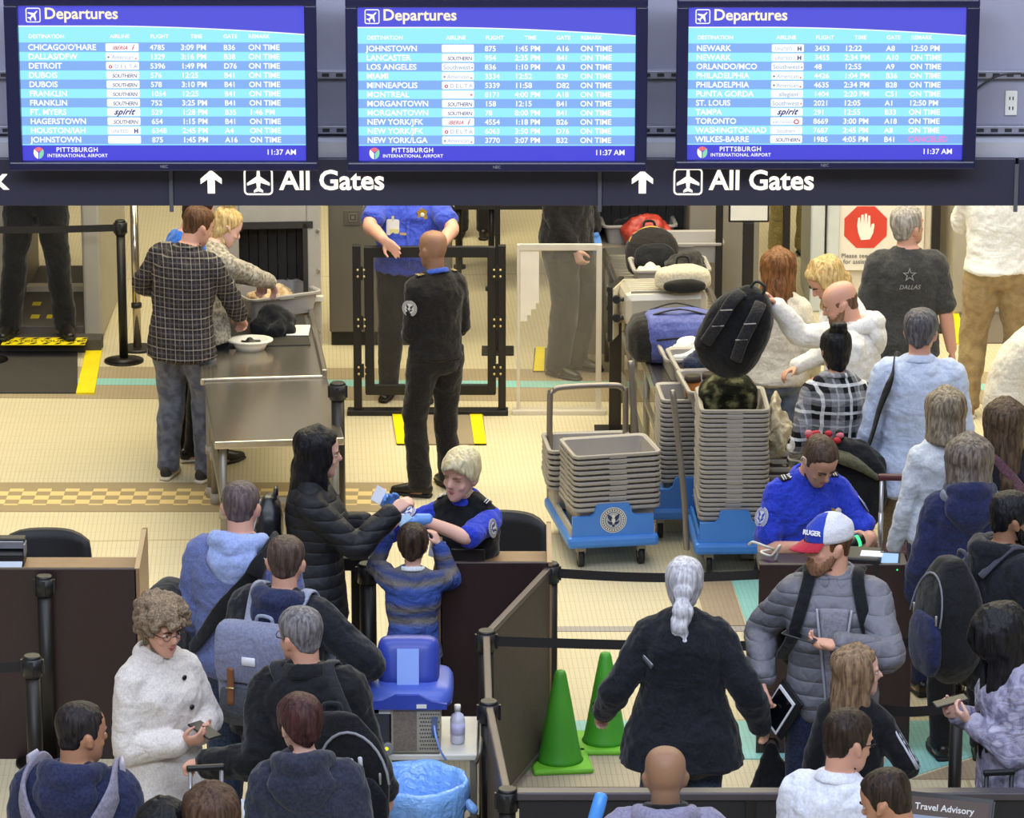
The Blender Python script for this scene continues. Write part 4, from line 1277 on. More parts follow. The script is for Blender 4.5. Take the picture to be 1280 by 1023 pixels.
    p = X['dress'] = mk('balding man with glasses in white dress shirt', (1064, 890), 1.78, 156, w=1.06, head=(-32, 12, 0), L_=dict(to=(-.26, .08, .85)), R_=dict(to=(.24, .2, .95)))
    finish(p, SK_FAIR); p.top(cloth('white dress shirt', 'e6e9f4', 'd3d8ea'), 'dress_shirt', .022, .88, .0, disp=.026); p.collar(cloth('white dress shirt', 'e6e9f4'), .078, .028); p.trousers(M_NAVY); p.shoes(M_SHOEB); p.hair('short', H_DKBR, .014); p.glasses(plain('dark wire', '22222a', .3, .6))
    p = X['suit'] = mk('man with cropped black hair in brown suit at the bottom right', (1098, 964), 1.76, -128, w=1.08, head=(10, 24, 0))
    finish(p, SK_TAN, brow='161010'); p.top(M_SUIT, 'suit_jacket', .030, .80, .02); p.collar(M_WHITE, .078, .026, 1.485, 'shirt_collar'); p.trousers(M_SUIT); p.shoes(M_SHOEB); p.hair('short', H_DKBR, .009)
    p = mk('bald man in lavender grey jacket at the front barrier', (832, 934), 1.74, 182, w=1.14, head=(0, 4, 0))
    finish(p, skinmat('shaved tan', '94745c')); p.top(M_LAV, 'jacket', .034, .84, .02, disp=.03); p.hood(M_LAV, .7); p.collar(M_BLK, .080, .03, 1.49, 'scarf', .018); p.trousers(M_DENIM_D); p.shoes(M_SHOEB)
    # --- white ponytail
    p = X['ponytail'] = mk('woman with white ponytail in black fleece jacket seen from behind', (856, 699), 1.66, 179, sex='f', w=1.22, head=(-6, 6, 0), belly=.02,
           L_=dict(to=(-.37, .12, .95), pole=(-.35, -1, -.2)), R_=dict(to=(.38, .05, .91), pole=(.35, -1, -.2)))
    finish(p, SK_PALE); p.top(M_NAVYBLK, 'fleece_jacket', .040, .76, .05, disp=.026, armoff=.034); p.collar(M_NAVYBLK, .080, .030, 1.47); p.trousers(M_DENIM, .022, .07); p.shoes(M_SHOEB)
    p.hair('ponytail', H_WHITE, .014, .28, seed=3)
    # --- left crowd
    p = X['padded'] = mk('woman with long dark hair in black padded coat at the podium', (400, 537), 1.72, 88, sex='f', w=1.08, head=(10, 8, 0),
           R_=dict(px=(492, 641, -.08), pole=(.3, -1, -.25), palm=(-.4, 0, -1), curl=30), L_=dict(px=(460, 655, .22), pole=(-.6, -.6, -.6), palm=(0, 0, -1)))
    finish(p, SK_PALE); p.top(M_PUFFB, 'padded_coat', .034, .76, .02, disp=.014); p.collar(M_PUFFB, .085, .034, thick=.015); p.trousers(M_BLK2, .012, .055); p.shoes(M_SHOEB); p.hair('long', H_BLK, .018, .26, 66, .002, seed=12, back=.03)
    p = X['clerk'] = mk('officer with platinum pixie hair in black vest behind the centre podium', (577, 564), 1.68, -22, sex='f', w=1.12, lean=8, head=(-10, 6, -4), hs=1.08, pelvis=(0, 0, .75), seated=True,
           feet={'R': (.13, -.06, 8, .10), 'L': (-.13, -.06, 8, .10)}, R_=dict(px=(497, 632, -.10), pole=(.6, -.4, -.8), fingers=(.5, .6, .5), palm=(-.6, .2, -.4), curl=30), L_=dict(px=(528, 650, -.36), pole=(-1, -.4, -.5), fingers=(.85, .4, 0), palm=(0, .1, -1), curl=35))
    finish(p, SK_PALE, gloves={1: M_GLOVE, -1: M_GLOVE}, brow='8a6a48', closed=True, lip='b8646a'); p.top(M_TSA, 'shirt', .016, .93, .0, .80, disp=.02); p.top(M_BLK, 'vest', .026, .90, 0, 0, neck=1.455, disp=.02); p.collar(M_TSA, .074, .024)
    p.trousers(M_BLK2); p.shoes(M_SHOEB); p.hair('pixie', H_PLAT, .017)
    sleeve_patch(p, -1, .050, .024, .55, .50, blue='2a2f55', ground='cfd2de'); sleeve_patch(p, 1, .048, .024, .55, .50, blue='2a44b0', ground='c9cede')
    epaulet(p, 1, M_EPAU, M_SILV, 'TSA', .034); epaulet(p, -1, M_EPAU, M_SILV, None, .034)
    for j, (ph, u) in enumerate(((34, 1.24), (20, 1.25))):
        bm = B(); q = p.surf(u, ph, .052); M = lfacing(p, q, (.3, 1, .25)); poly(bm, rrect(.056, .088, .005, 2), .003, 0, M); poly(bm, rrect(.03, .036, .002, 1, 0, .016), .002, 1, M @ Matrix.Translation((0, -.001, 0)))
        link('badge_card', bm, [plain('pale card', 'b9b4c2', .4), plain('card photo', '7c6450', .6)], p.root)
    p = X['boy'] = mk('boy in blue striped sweater reaching onto the podium', (516, 657), 1.24, 176, w=1.0, head=(0, 4, 0),
           L_=dict(px=(484, 664, .24), pole=(-.35, -.2, -1), palm=(0, 0, -1)), R_=dict(px=(549, 682, .20), pole=(.35, -.2, -1), palm=(0, 0, -1)))
    finish(p, SK_PALE); p.top(M_BOY, 'sweater', .030, .84, .01, disp=.026); p.collar(M_PALEW, .080, .022, 1.48); p.trousers(M_DENIM); p.shoes(M_SHOEG); p.hair('thick', hairmat('boy brown', '1f1612', '45332a'), .018)
    p = X['bluehood'] = mk('man with cropped hair in heather blue hoodie with a black strap', (301, 602), 1.84, 166, w=1.2, head=(8, 8, 0), L_=dict(to=(-.24, .20, .92)), R_=dict(to=(.25, .22, .92)))
    finish(p, SK_FAIR); p.top(M_HEATHER, 'hoodie', .028, .87, .0, disp=.028); p.hood(M_HOODLIN, 1.0); p.trousers(M_DENIM, .024, .075); p.shoes(M_SHOEG); p.hair('short', hairmat('cropped grey brown', '45393a', '6e6060'), .006)
    p = X['greypack'] = mk('man in black coat wearing the grey canvas satchel backpack', (358, 671), 1.76, 160, w=1.14, head=(14, 6, 0), slean=4, L_=dict(to=(-.24, .22, .94)), R_=dict(px=(452, 828, .1), pole=(1, -.8, -.1)))
    finish(p, SK_FAIR); p.top(M_NAVYBLK, 'coat', .034, .84, .02, disp=.028); p.hood(M_NAVY, .9); p.trousers(M_BLK2); p.shoes(M_SHOEB); p.hair('short', hairmat('thinning brown', '382a26', '5c4a44'), .008)
    p = X['specs'] = mk('grey haired man with glasses in black coat looking left', (374, 761), 1.80, 170, w=1.10, head=(52, 6, 0), slean=-3,
           L_=dict(px=(256, 955, .02), pole=(-.1, -.5, -1), curl=50), R_=dict(to=(.27, .15, .9)))
    finish(p, SK_FAIR); p.top(M_BLK, 'coat', .036, .80, .03, disp=.028); p.collar(M_BLK, .086, .036, thick=.014); p.trousers(cloth('grey trousers', '5a5a60', '4a4a50')); p.shoes(M_SHOEB); p.hair('short', hairmat('salt and pepper', '4e4a4c', '88848a'), .012); p.glasses(plain('dark wire', '22222a', .3, .6))
    p = X['auburn'] = mk('person with auburn hair in slate hooded jacket at the front', (373, 871), 1.70, 174, sex='f', w=1.24, head=(34, 4, 0), slean=-5)
    finish(p, SK_PALE); p.top(M_STEEL, 'hooded_jacket', .040, .80, .03, disp=.030); p.hood(M_STEEL, 1.25); p.trousers(M_BLK2); p.shoes(M_SHOEB); p.hair('thick', H_AUB, .018)
    p = X['curly'] = mk('woman with sandy curls and glasses in ivory boucle coat', (204, 753), 1.68, 44, sex='f', w=1.12, head=(-4, 14, 0),
           R_=dict(px=(228, 928, -.20), pole=(.7, -.9, -.3), fingers=(-.35, .8, .25), palm=(-.6, .2, .6), curl=30), L_=dict(px=(248, 918, -.06), pole=(-.9, -.6, -.4), fingers=(.2, .9, .3), palm=(.5, .1, .8), curl=30))
    finish(p, SK_FAIR, lip='a05858'); p.top(M_CURLY, 'coat', .034, .74, .05, disp=.020); p.collar(M_CURLY, .088, .034, thick=.014); p.trousers(M_BLK2); p.shoes(M_SHOEB); p.hair('curly', H_CURLG, .022, wide=1.08); p.glasses(plain('brown frame', '4a3030', .3))
    bm = B()
    for u in (1.38, 1.25, 1.10, .95): p.ball(bm, p.surf(u, -16, .042), (.013, .007, .013), u=10, v=6)
    link('coat_buttons', bm, plain('black button', '121214', .3), p.root)
    bm = B(); p.torso(bm, 1.045, 1.085, .044); o = link('coat_belt', bm, M_CURLY, p.root); soft(o, .008, 2)
    p = X['vest'] = mk('man in navy hoodie with pale harness straps at bottom left', (102, 880), 1.80, 168, w=1.16, head=(-42, 8, 0))
    finish(p, SK_TAN, brow='141010'); p.top(M_NAVY, 'hoodie', .032, .85, .0, disp=.028); p.hood(M_NAVY, 1.15); p.trousers(M_DENIM_D); p.shoes(M_SHOEG); p.hair('short', hairmat('receding black', '161214', '302a2c'), .010, front=.200)
    p = mk('person with brown hair at the bottom edge beside the ivory coat', (263, 985), 1.70, 178, sex='f')
    finish(p, SK_PALE); p.top(M_BLK, 'jacket', .03); p.trousers(M_BLK2); p.shoes(M_SHOEB); p.hair('bob', hairmat('brunette', '35251d', '5e4636'), .022, .06, 55, seed=13)
    p = mk('person with black hair barely showing at the bottom edge', (205, 1004), 1.62, 176, sex='f')
    finish(p, SK_PALE); p.top(M_BLK, 'jacket', .03); p.trousers(M_BLK2); p.shoes(M_SHOEB); p.hair('bob', H_BLK, .022, .06, 55, seed=14)

# ================================================================ THE HALL
def struct(name, bm, m):
    o = link(name, bm, m); o['kind'] = 'structure'; return o

def tile_floor():
    t = NT('ribbed tile floor'); co = t.coord()
    mp = t.n('ShaderNodeMapping'); mp.inputs['Rotation'].default_value = (0, 0, R(-3.0)); t.l(co, mp.inputs[0])
    def grid(w, h, mort):
        b = t.n('ShaderNodeTexBrick'); b.offset = 0.0
        b.inputs['Scale'].default_value = 1.0; b.inputs['Brick Width'].default_value = w; b.inputs['Row Height'].default_value = h
        b.inputs['Mortar Size'].default_value = mort; b.inputs['Mortar Smooth'].default_value = .3
        t.l(mp.outputs[0], b.inputs['Vector']); return b.outputs['Fac']
    f = grid(.0265, .159, .0026)
    big = grid(3.2, 3.2, .012)
    base = t.mix(t.noise(co, .9, 3), lin('cbbf9e'), lin('d6cbae'))
    base = t.mix(t.math('MULTIPLY', t.noise(co, 7, 4), .5), base, lin('c6b896'))
    c = t.mix(t.math('MULTIPLY', f, .42), base, lin('96866a'))
    c = t.mix(t.math('MULTIPLY', big, .5), c, lin('8e7448'))
    t.l(c, t.b.inputs['Base Color'])
    t.b.inputs['Roughness'].default_value = .38; t.b.inputs['Specular IOR Level'].default_value = .35
    t.bump(f, -.25, .002)
    return t.m

def inlay(name, col, line='7a6a52', rough=.45):
    t = NT(name); co = t.coord()
    mp = t.n('ShaderNodeMapping'); mp.inputs['Rotation'].default_value = (0, 0, R(-3.0)); t.l(co, mp.inputs[0])
    b = t.n('ShaderNodeTexBrick'); b.offset = 0.0
    b.inputs['Scale'].default_value = 1.0; b.inputs['Brick Width'].default_value = .0265; b.inputs['Row Height'].default_value = .159; b.inputs['Mortar Size'].default_value = .0026
    t.l(mp.outputs[0], b.inputs['Vector'])
    c = t.mix(t.noise(co, 8, 3), lin(col), tuple(x * .88 for x in lin(col)[:3]) + (1,))
    t.l(t.mix(t.math('MULTIPLY', b.outputs['Fac'], .45), c, lin(line)), t.b.inputs['Base Color']); t.b.inputs['Roughness'].default_value = rough
    return t.m

def checker_band():
    t = NT('checkered tile band'); co = t.coord()
    ck = t.n('ShaderNodeTexChecker'); ck.inputs['Color1'].default_value = lin('9c8a68'); ck.inputs['Color2'].default_value = lin('dcc184'); ck.inputs['Scale'].default_value = 1.0
    mp = t.n('ShaderNodeMapping'); mp.inputs['Scale'].default_value = (1 / .085, 1 / .085, 1); t.l(co, mp.inputs[0]); t.l(mp.outputs[0], ck.inputs['Vector'])
    sp = t.n('ShaderNodeSeparateXYZ'); t.l(co, sp.inputs[0])
    inside = t.math('LESS_THAN', t.math('ABSOLUTE', t.math('SUBTRACT', sp.outputs[1], 23.18)), .17)
    t.l(t.mix(inside, lin('9c8a6a'), ck.outputs['Color']), t.b.inputs['Base Color']); t.b.inputs['Roughness'].default_value = .45
    return t.m

bm = B(); span(bm, (-9, -2, -.2), (9, 36, 0)); struct('floor', bm, tile_floor())
W_GREY = plain('hall wall paint', '8f8b86', .7, bump=.1)
bm = B(); span(bm, (-9, 36, -.2), (9, 36.2, 10.7)); struct('wall_back', bm, plain('cream wall paint', 'cfc4ae', .7))
bm = B(); span(bm, (-9.2, -2, -.2), (-9, 36, 10.7)); struct('wall_left', bm, W_GREY)
bm = B(); span(bm, (9, -2, -.2), (9.2, 36, 10.7)); struct('wall_right', bm, W_GREY)
bm = B(); span(bm, (-9, -2.2, -.2), (9, -2, 10.7)); struct('wall_front', bm, W_GREY)
bm = B(); span(bm, (-9, -2, 10.5), (9, 36, 10.7)); struct('ceiling', bm, plain('ceiling white', 'c9c7c2', .8))

TR = [0]
def quad(pts, m, h=.004, px=True, z0=-.01):
    """flat inlay in the floor, given by its corners"""
    TR[0] += 1
    ps = [P(*p) for p in pts] if px else [Vector((p[0], p[1], 0)) for p in pts]
    b = B(); lo = [b.verts.new((p.x, p.y, z0)) for p in ps]; hi = [b.verts.new((p.x, p.y, h)) for p in ps]; n = len(ps)
    b.faces.new(hi); b.faces.new(lo[::-1])
    for i in range(n): b.faces.new((lo[i], lo[(i + 1) % n], hi[(i + 1) % n], hi[i]))
    return struct('trim_%d' % TR[0], b, m)
I_BRN, I_TEAL, I_GREY, I_TAN = inlay('brown tile', 'a8977a'), inlay('teal tile', '8fc6c0', '6a9a98'), inlay('grey brown tile', 'a39078'), inlay('dull tan tile', 'b3a590')
quad([(-5, 22.88), (-.66, 22.88), (-.66, 23.48), (-5, 23.48)], checker_band(), px=False)
quad([(-5, 25.45), (4, 25.25), (4, 26.05), (-5, 26.25)], I_BRN, .003, px=False)
quad([(-5, 25.78), (4, 25.58), (4, 25.74), (-5, 25.94)], I_TEAL, .005, px=False)
quad([(690, 784), (955, 784), (955, 790), (690, 790)], inlay('grey strip tile', 'a39c98'))
quad([(866, 722), (912, 722), (932, 783), (884, 783)], I_GREY, .005)
quad([(913, 722), (975, 722), (975, 783), (934, 783)], I_TEAL, .006)
quad([(690, 902), (1010, 902), (1010, 930), (690, 930)], I_TEAL)
quad([(760, 922), (1010, 922), (1010, 950), (790, 950)], I_TEAL, .006)
quad([(640, 930), (800, 930), (830, 985), (640, 985)], I_TAN, .005)
quad([(1120, 902), (1290, 902), (1290, 922), (1130, 975), (1100, 975)], I_TEAL)
quad([(1140, 975), (1290, 924), (1290, 976)], I_GREY, .005)

# ================================================================ OVERHEAD SIGN AND SCREENS
YS = 14.0
zS = PY(640, 257.5, YS).z; zT = PY(640, 205, YS).z
SIGN_BLK = plain('sign face black', '25243a', .45, var=.03)
FRAME_BLK = plain('screen frame black', '15153a', .35, var=.03)
bm = B(); span(bm, (-2.6, YS + .14, zT - .02), (2.6, YS + .30, zT + 1.15))
struct('wall_header', bm, plain('grey header panel', '9090a4', .6))
WHITE_G = glow('sign white light', 'fff6e2', 1.5)

def arrow_pts(s):
    return [(x * s, z * s) for x, z in ((0, .5), (.44, .12), (.44, -.10), (.15, .10), (.15, -.5), (-.15, -.5), (-.15, .10), (-.44, -.10), (-.44, .12))]
def plane_pts(s):
    half = [(0, .5), (.05, .42), (.07, .16), (.44, -.10), (.44, -.20), (.08, -.08), (.06, -.30), (.18, -.40), (.18, -.47), (0, -.42)]
    return [(x * s, z * s) for x, z in half + [(-x, z) for x, z in half[-2:0:-1]]]
def frame_ring(bm, w, h, r, t, M, mi=0, depth=.002, open_top=False):
    o, i = rrect(w, h, r, 4), rrect(w - 2 * t, h - 2 * t, max(r - t, .001), 4)
    n = len(o)
    for k in range(n):
        j = (k + 1) % n
        if open_top and o[k][1] > h * .30 and o[j][1] > h * .30: continue
        poly(bm, [o[k], o[j], i[j], i[k]], depth, mi, M)

zc_ = PY(640, 227, YS).z
sections = [(-60, 213.5), (216.5, 748.5), (752, 1268), (1271, 1400)]
for i, (a, b) in enumerate(sections):
    xa, xb = XY(a, YS, zS).x, XY(b, YS, zS).x
    lab = ['black overhead sign panel ending in the letter k', 'black overhead sign with arrow under the left and middle screens', 'black overhead sign with arrow under the right screen', 'end piece of the black overhead sign at the right edge'][i]
    bm = B(); span(bm, (xa, YS, zS), (xb, YS + .12, zT + .02), .004)
    sg = tag(link('overhead_sign', bm, SIGN_BLK), lab, 'sign', 'overhead sign panels')
    M = Matrix.Translation((0, YS - .004, 0))
    if i == 0:
        bm = B(); text_bm(bm, [('k', XY(-1, YS, zc_).x, PY(640, 236, YS).z, .115, 'CENTER', .022, 0, 0)], M); link('lettering', bm, WHITE_G, sg)
    if i in (1, 2):
        ax, px_, tx = ((264, 323, 350), (803, 860, 887))[i - 1]
        bm = B(); poly(bm, arrow_pts(.086), .003, 0, Matrix.Translation((XY(ax, YS, zc_).x, YS - .004, zc_))); link('arrow', bm, WHITE_G, sg)
        Mi = Matrix.Translation((XY(px_, YS, zc_).x, YS - .004, zc_)); bm = B(); frame_ring(bm, .104, .098, .016, .006, Mi); link('pictogram_frame', bm, WHITE_G, sg)
        bm = B(); poly(bm, plane_pts(.092), .003, 0, Mi @ Matrix.Translation((0, 0, .004))); link('pictogram_plane', bm, WHITE_G, sg)
        bm = B(); text_bm(bm, [('All Gates', XY(tx, YS, zc_).x, PY(640, 236.5, YS).z, .100, 'LEFT', .022, 0, 0, 1.0)], M); link('lettering', bm, WHITE_G, sg)
    if i < 3:
        bm = B(); span(bm, (xb - .004, YS - .010, zS - .02), (xb + .010, YS - .001, zT + .0)); link('joint_strip', bm, plain('joint grey', '5a5a64', .4, .3), sg)

# rails, outlet and cable on the header
for py, lab in ((91, 'slotted steel mounting rail behind the screens, upper one'), (160, 'slotted steel mounting rail behind the screens, lower one')):
    z = PY(640, py, YS + .14).z; bm = B(); span(bm, (-2.5, YS + .10, z - .014), (2.5, YS + .139, z + .014), .002)
    r = tag(link('mounting_rail', bm, plain('rail steel', '8a8a98', .4, .3)), lab, 'rail')
    bm = B()
    for i in range(100): span(bm, (-2.48 + i * .05, YS + .097, z - .006), (-2.455 + i * .05, YS + .0995, z + .006))
    link('slots', bm, plain('slot dark', '1a1a20', .6), r)
bm = B(); span(bm, (-2.6, YS + .02, zT + .018), (2.6, YS + .14, zT + .075)); struct('trim_30', bm, plain('header ledge', 'a2a2ae', .5))
q = XY(1264, YS + .13, PY(640, 129, YS + .13).z)
bm = B(); span(bm, (q.x - .022, YS + .128, q.z - .045), (q.x + .022, YS + .1395, q.z + .045), .003); o = tag(link('power_outlet', bm, plain('outlet white', 'd8d6d0', .4)), 'white double power outlet on the grey header wall', 'outlet')
for dz in (.018, -.018):
    bm = B()
    for dx in (-.006, .006): span(bm, (q.x + dx - .002, YS + .1265, q.z + dz - .006), (q.x + dx + .002, YS + .128, q.z + dz + .006))
    link('socket', bm, plain('slot dark', '1a1a20', .6), o)
bm = B(); tube(bm, [XY(x, YS + .10, PY(640, y, YS + .1).z) for x, y in ((1214, 118), (1225, 108), (1240, 98), (1256, 93), (1276, 92))], .004, n=6); tag(link('power_cable', bm, plain('cable black', '14141a', .5)), 'black cable looping behind the right screen', 'cable')

C_HEAD, C_CY, C_ROW, C_FOOT, C_W = glow('screen header blue', '4f50dc', 1.0), glow('screen cyan', '96ecff', 1.05), glow('screen row blue', '84b2f6', 1.0), glow('screen footer blue', '4644dc', 1.0), glow('screen white', 'ffffff', 1.1)
C_CREAM, C_NAVY, C_RED, C_PINK, C_MAG, C_PALE = glow('screen cream', 'fff0cc', 1.1), glow('screen navy', '24308c', .8), glow('screen red', 'd83a62', .9), glow('screen coral', 'f4707c', 1.0), glow('screen magenta', 'f08ad0', 1.0), glow('screen pale blue', '9ab4dc', 1.0)
C_GRN = glow('screen mint', '8fe0b4', 1.0)
SM = [C_W, C_NAVY, C_RED, C_MAG, C_PALE]
def departures(label, x0, x1, y0, y1, ox0, ox1, oy1, rows):
    Y = 13.86
    a, b = XY((x0 + x1) / 2, Y, PY(640, y1, Y).z), PY(640, y0, Y).z
    W = (x1 - x0) / 5000 * (Y * CT + (CAM_H - (a.z + b) / 2) * ST); Hh = b - a.z
    root = empty('departure_screen', (a.x, Y, a.z), 0, label, 'screen', 'departure screens')
    wl, wr = (x0 - ox0) / (x1 - x0) * W, (ox1 - x1) / (x1 - x0) * W; hb = (oy1 - y1) / (y1 - y0) * Hh
    bm = B()
    span(bm, (-W / 2 - wl, -.03, -hb), (W / 2 + wr, -.006 + .02, 0), .006); span(bm, (-W / 2 - wl, -.03, Hh), (W / 2 + wr, .014, Hh + hb), .006)
    span(bm, (-W / 2 - wl, -.03, -.001), (-W / 2, .014, Hh + .001), .004); span(bm, (W / 2, -.03, -.001), (W / 2 + wr, .014, Hh + .001), .004)
    span(bm, (-W / 2 - wl * .6, .012, -hb * .7), (W / 2 + wr * .6, .10, Hh + hb * .7))
    link('bezel', bm, FRAME_BLK, root)
    T = Matrix.Translation((-W / 2, -.0005, 0))
    bm = B(); poly(bm, [(0, 0), (W, 0), (W, Hh), (0, Hh)], .004, 0, Matrix.Translation((-W / 2, 0, 0)))
    top = []
    for i in range(17):
        t = i / 16; top.append((W * t, Hh * (.862 - .058 * max(0, t - .3) ** 1.7 * 1.7)))
    poly(bm, top + [(W, Hh), (0, Hh)], .001, 1, T @ Matrix.Translation((0, -.0006, 0)))
    line = [(x, z + .0035) for x, z in top]
    poly(bm, top + line[::-1], .001, 4, T @ Matrix.Translation((0, -.0012, 0)))
    zr = lambda i: Hh * (.730 - .0595 * i)
    for i in range(11):
        if i % 2 == 0: poly(bm, [(0, zr(i) - Hh * .030), (W, zr(i) - Hh * .030), (W, zr(i) + Hh * .030), (0, zr(i) + Hh * .030)], .001, 2, T @ Matrix.Translation((0, -.0006, 0)))
    poly(bm, [(0, 0), (W, 0), (W, Hh * .098), (0, Hh * .098)], .001, 3, T @ Matrix.Translation((0, -.0006, 0)))
    link('display', bm, [C_CY, C_HEAD, C_ROW, C_FOOT, C_W], root)
    bm = B(); Ml = T @ Matrix.Translation((0, -.002, 0))
    frame_ring(bm, .052, .052, .007, .0035, Ml @ Matrix.Translation((W * .052, 0, Hh * .935)), 0, .001)
    Mp = Ml @ Matrix.Translation((W * .052, 0, Hh * .935)) @ Matrix.Rotation(R(45), 4, 'Y'); poly(bm, plane_pts(.044), .001, 0, Mp)
    text_bm(bm, [('Departures', W * .090, Hh * .912, .0560, 'LEFT', .020, 0, 1)], Ml, .0004); link('title', bm, [C_W, C_CREAM], root)
    it = [(s, W * x, Hh * .788, .0195, 'LEFT', .020, 0, 0) for s, x in (('DESTINATION', .033), ('AIRLINE', .318), ('FLIGHT', .460), ('TIME', .600), ('GATE', .715), ('REMARK', .803))]
    bm = B(); text_bm(bm, it, Ml, .0003); link('column_titles', bm, C_W, root)
    bm, bl, lg = B(), B(), []
    its = []
    for i, (d, al, fl, tm, gt, rm) in enumerate(rows):
        z = zr(i) - .0095
        its += [(d, W * .030, z, .0285, 'LEFT', .022, 0, 0), (fl, W * .457, z, .0265, 'LEFT', .018, 0, 0), (tm, W * .565, z, .0275, 'LEFT', .02, 0, 0), (gt, W * .715, z, .0265, 'LEFT', .018, 0, 0), (rm, W * .802, z, .0275, 'LEFT', .02, 0, 3 if rm == 'CANCELED' else 0)]
        poly(bl, rrect(W * .116, Hh * .050, .004, 2, W * .360, zr(i)), .0008, 0, Ml)
        zz = z + .001
        lg += {'southern': [('SOUTHERN', W * .366, zz, .0185, 'CENTER', .004, .15, 1, .86)], 'iberia': [('IBERIA', W * .352, zz, .019, 'CENTER', .012, .35, 2), ('i', W * .396, zz, .028, 'CENTER', .02, .4, 2)],
               'american': [('American', W * .360, zz, .020, 'CENTER', .0, .1, 4), ('+', W * .312, zz, .018, 'CENTER', .02, 0, 1), ('+', W * .408, zz - .004, .016, 'CENTER', .02, 0, 2)],
               'delta': [('DELTA', W * .372, zz, .020, 'CENTER', .004, 0, 4, 1.5), ('o', W * .318, zz, .024, 'CENTER', .03, 0, 2)], 'spirit': [('spirit', W * .360, zz, .030, 'CENTER', .03, .5, 1, 1.1)],
               'united': [('UNITED', W * .345, zz, .017, 'CENTER', 0, 0, 4), ('H', W * .402, zz, .020, 'CENTER', .05, 0, 1)], 'southwest': [('Southwest', W * .356, zz, .0225, 'CENTER', .008, 0, 4), ('+', W * .411, zz, .016, 'CENTER', .02, 0, 2)],
               'allegiant': [('allegiant', W * .366, zz, .021, 'CENTER', .01, 0, 4)], 'canada': [('AIR CANADA', W * .350, zz, .013, 'CENTER', 0, 0, 4), ('O', W * .396, zz - .002, .024, 'CENTER', .03, 0, 2)],
               'mark': [('+', W * .408, zz, .02, 'CENTER', .02, 0, 2)], 'faint': [('Southern', W * .36, zz, .018, 'CENTER', 0, 0, 4)], '': []}[al]
    text_bm(bm, its, Ml, .0003); link('flight_list', bm, SM, root)
    o = link('airline_tiles', bl, C_W, root)
    bm = B(); text_bm(bm, lg, Ml @ Matrix.Translation((0, -.0012, 0)), .0003); link('airline_lettering', bm, SM, o)
    bm = B(); text_bm(bm, [('PITTSBURGH', W * .118, Hh * .056, .0235, 'LEFT', .014, 0, 0, 1.12), ('INTERNATIONAL AIRPORT', W * .086, Hh * .022, .0165, 'LEFT', .012, 0, 0, 1.08), ('11:37 AM', W * .965, Hh * .038, .027, 'RIGHT', .012, 0, 0)], Ml, .0003); link('footer_text', bm, C_W, root)
    bm = B(); c = (W * .056, Hh * .052); r = .019
    for k, (t0, t1, mi) in enumerate(((35, 145, 1), (150, 265, 0), (275, 390, 2))):
        pts = [(c[0] + .002 * math.cos(R((t0 + t1) / 2)), c[1] + .002 * math.sin(R((t0 + t1) / 2)))] + [(c[0] + r * math.cos(R(lerp(t0, t1, j / 8))) * (1 if k == 0 else .95), c[1] + r * math.sin(R(lerp(t0, t1, j / 8))) * (1 if k == 0 else 1.2)) for j in range(9)]
        poly(bm, pts, .0006, mi, Ml)
    link('airport_mark', bm, [C_W, C_PINK, C_GRN], root)
    bm = B(); text_bm(bm, [('NEC', W * .5, -hb * .62, .014, 'CENTER', .01, 0, 0)], Matrix.Translation((-W / 2, -.0315, 0)), .0004); link('maker_mark', bm, plain('maker grey', '7c7c88', .5), root)

OT = 'ON TIME'
departures('departure screen at the left, its first row Chicago', 28, 384, 6, 200.5, 11, 399, 212, [("CHICAGO/O'HARE", 'iberia', '4785', '3:09 PM', 'B36', OT), ('DALLAS/DFW', 'american', '1329', '3:16 PM', 'B38', OT), ('DETROIT', 'delta', '5396', '1:49 PM', 'D76', OT),
    ('DUBOIS', 'southern', '576', '12:25', 'B41', OT), ('DUBOIS', 'southern', '578', '3:10 PM', 'B41', OT), ('FRANKLIN', 'southern', '1054', '12:25', 'B41', OT), ('FRANKLIN', 'southern', '752', '3:25 PM', 'B41', OT), ('FT. MYERS', 'spirit', '529', '1:28 PM', 'B35', '1:46 PM'),
    ('HAGERSTOWN', 'southern', '654', '1:15 PM', 'B41', OT), ('HOUSTON/IAH', 'united', '6348', '2:45 PM', 'A4', OT), ('JOHNSTOWN', '', '875', '1:45 PM', 'A16', OT)])
departures('departure screen in the middle, its first row Johnstown', 448, 794, 8, 201, 433, 809, 213, [('JOHNSTOWN', '', '875', '1:45 PM', 'A16', OT), ('LANCASTER', 'southern', '954', '2:35 PM', 'B41', OT), ('LOS ANGELES', 'southwest', '836', '1:10 PM', 'A3', OT), ('MIAMI', 'american', '3334', '12:52', 'B29', OT),
    ('MINNEAPOLIS', 'delta', '5339', '11:58', 'D82', OT), ('MONTREAL', 'mark', '8171', '4:00 PM', 'A18', OT), ('MORGANTOWN', 'southern', '158', '12:15', 'B41', OT), ('MORGANTOWN', 'southern', '78', '8:00 PM', 'B41', OT), ('NEW YORK/JFK', 'iberia', '4554', '1:18 PM', 'B26', OT), ('NEW YORK/JFK', 'delta', '6063', '3:50 PM', 'D76', OT), ('NEW YORK/LGA', 'american', '3770', '3:07 PM', 'B32', OT)])
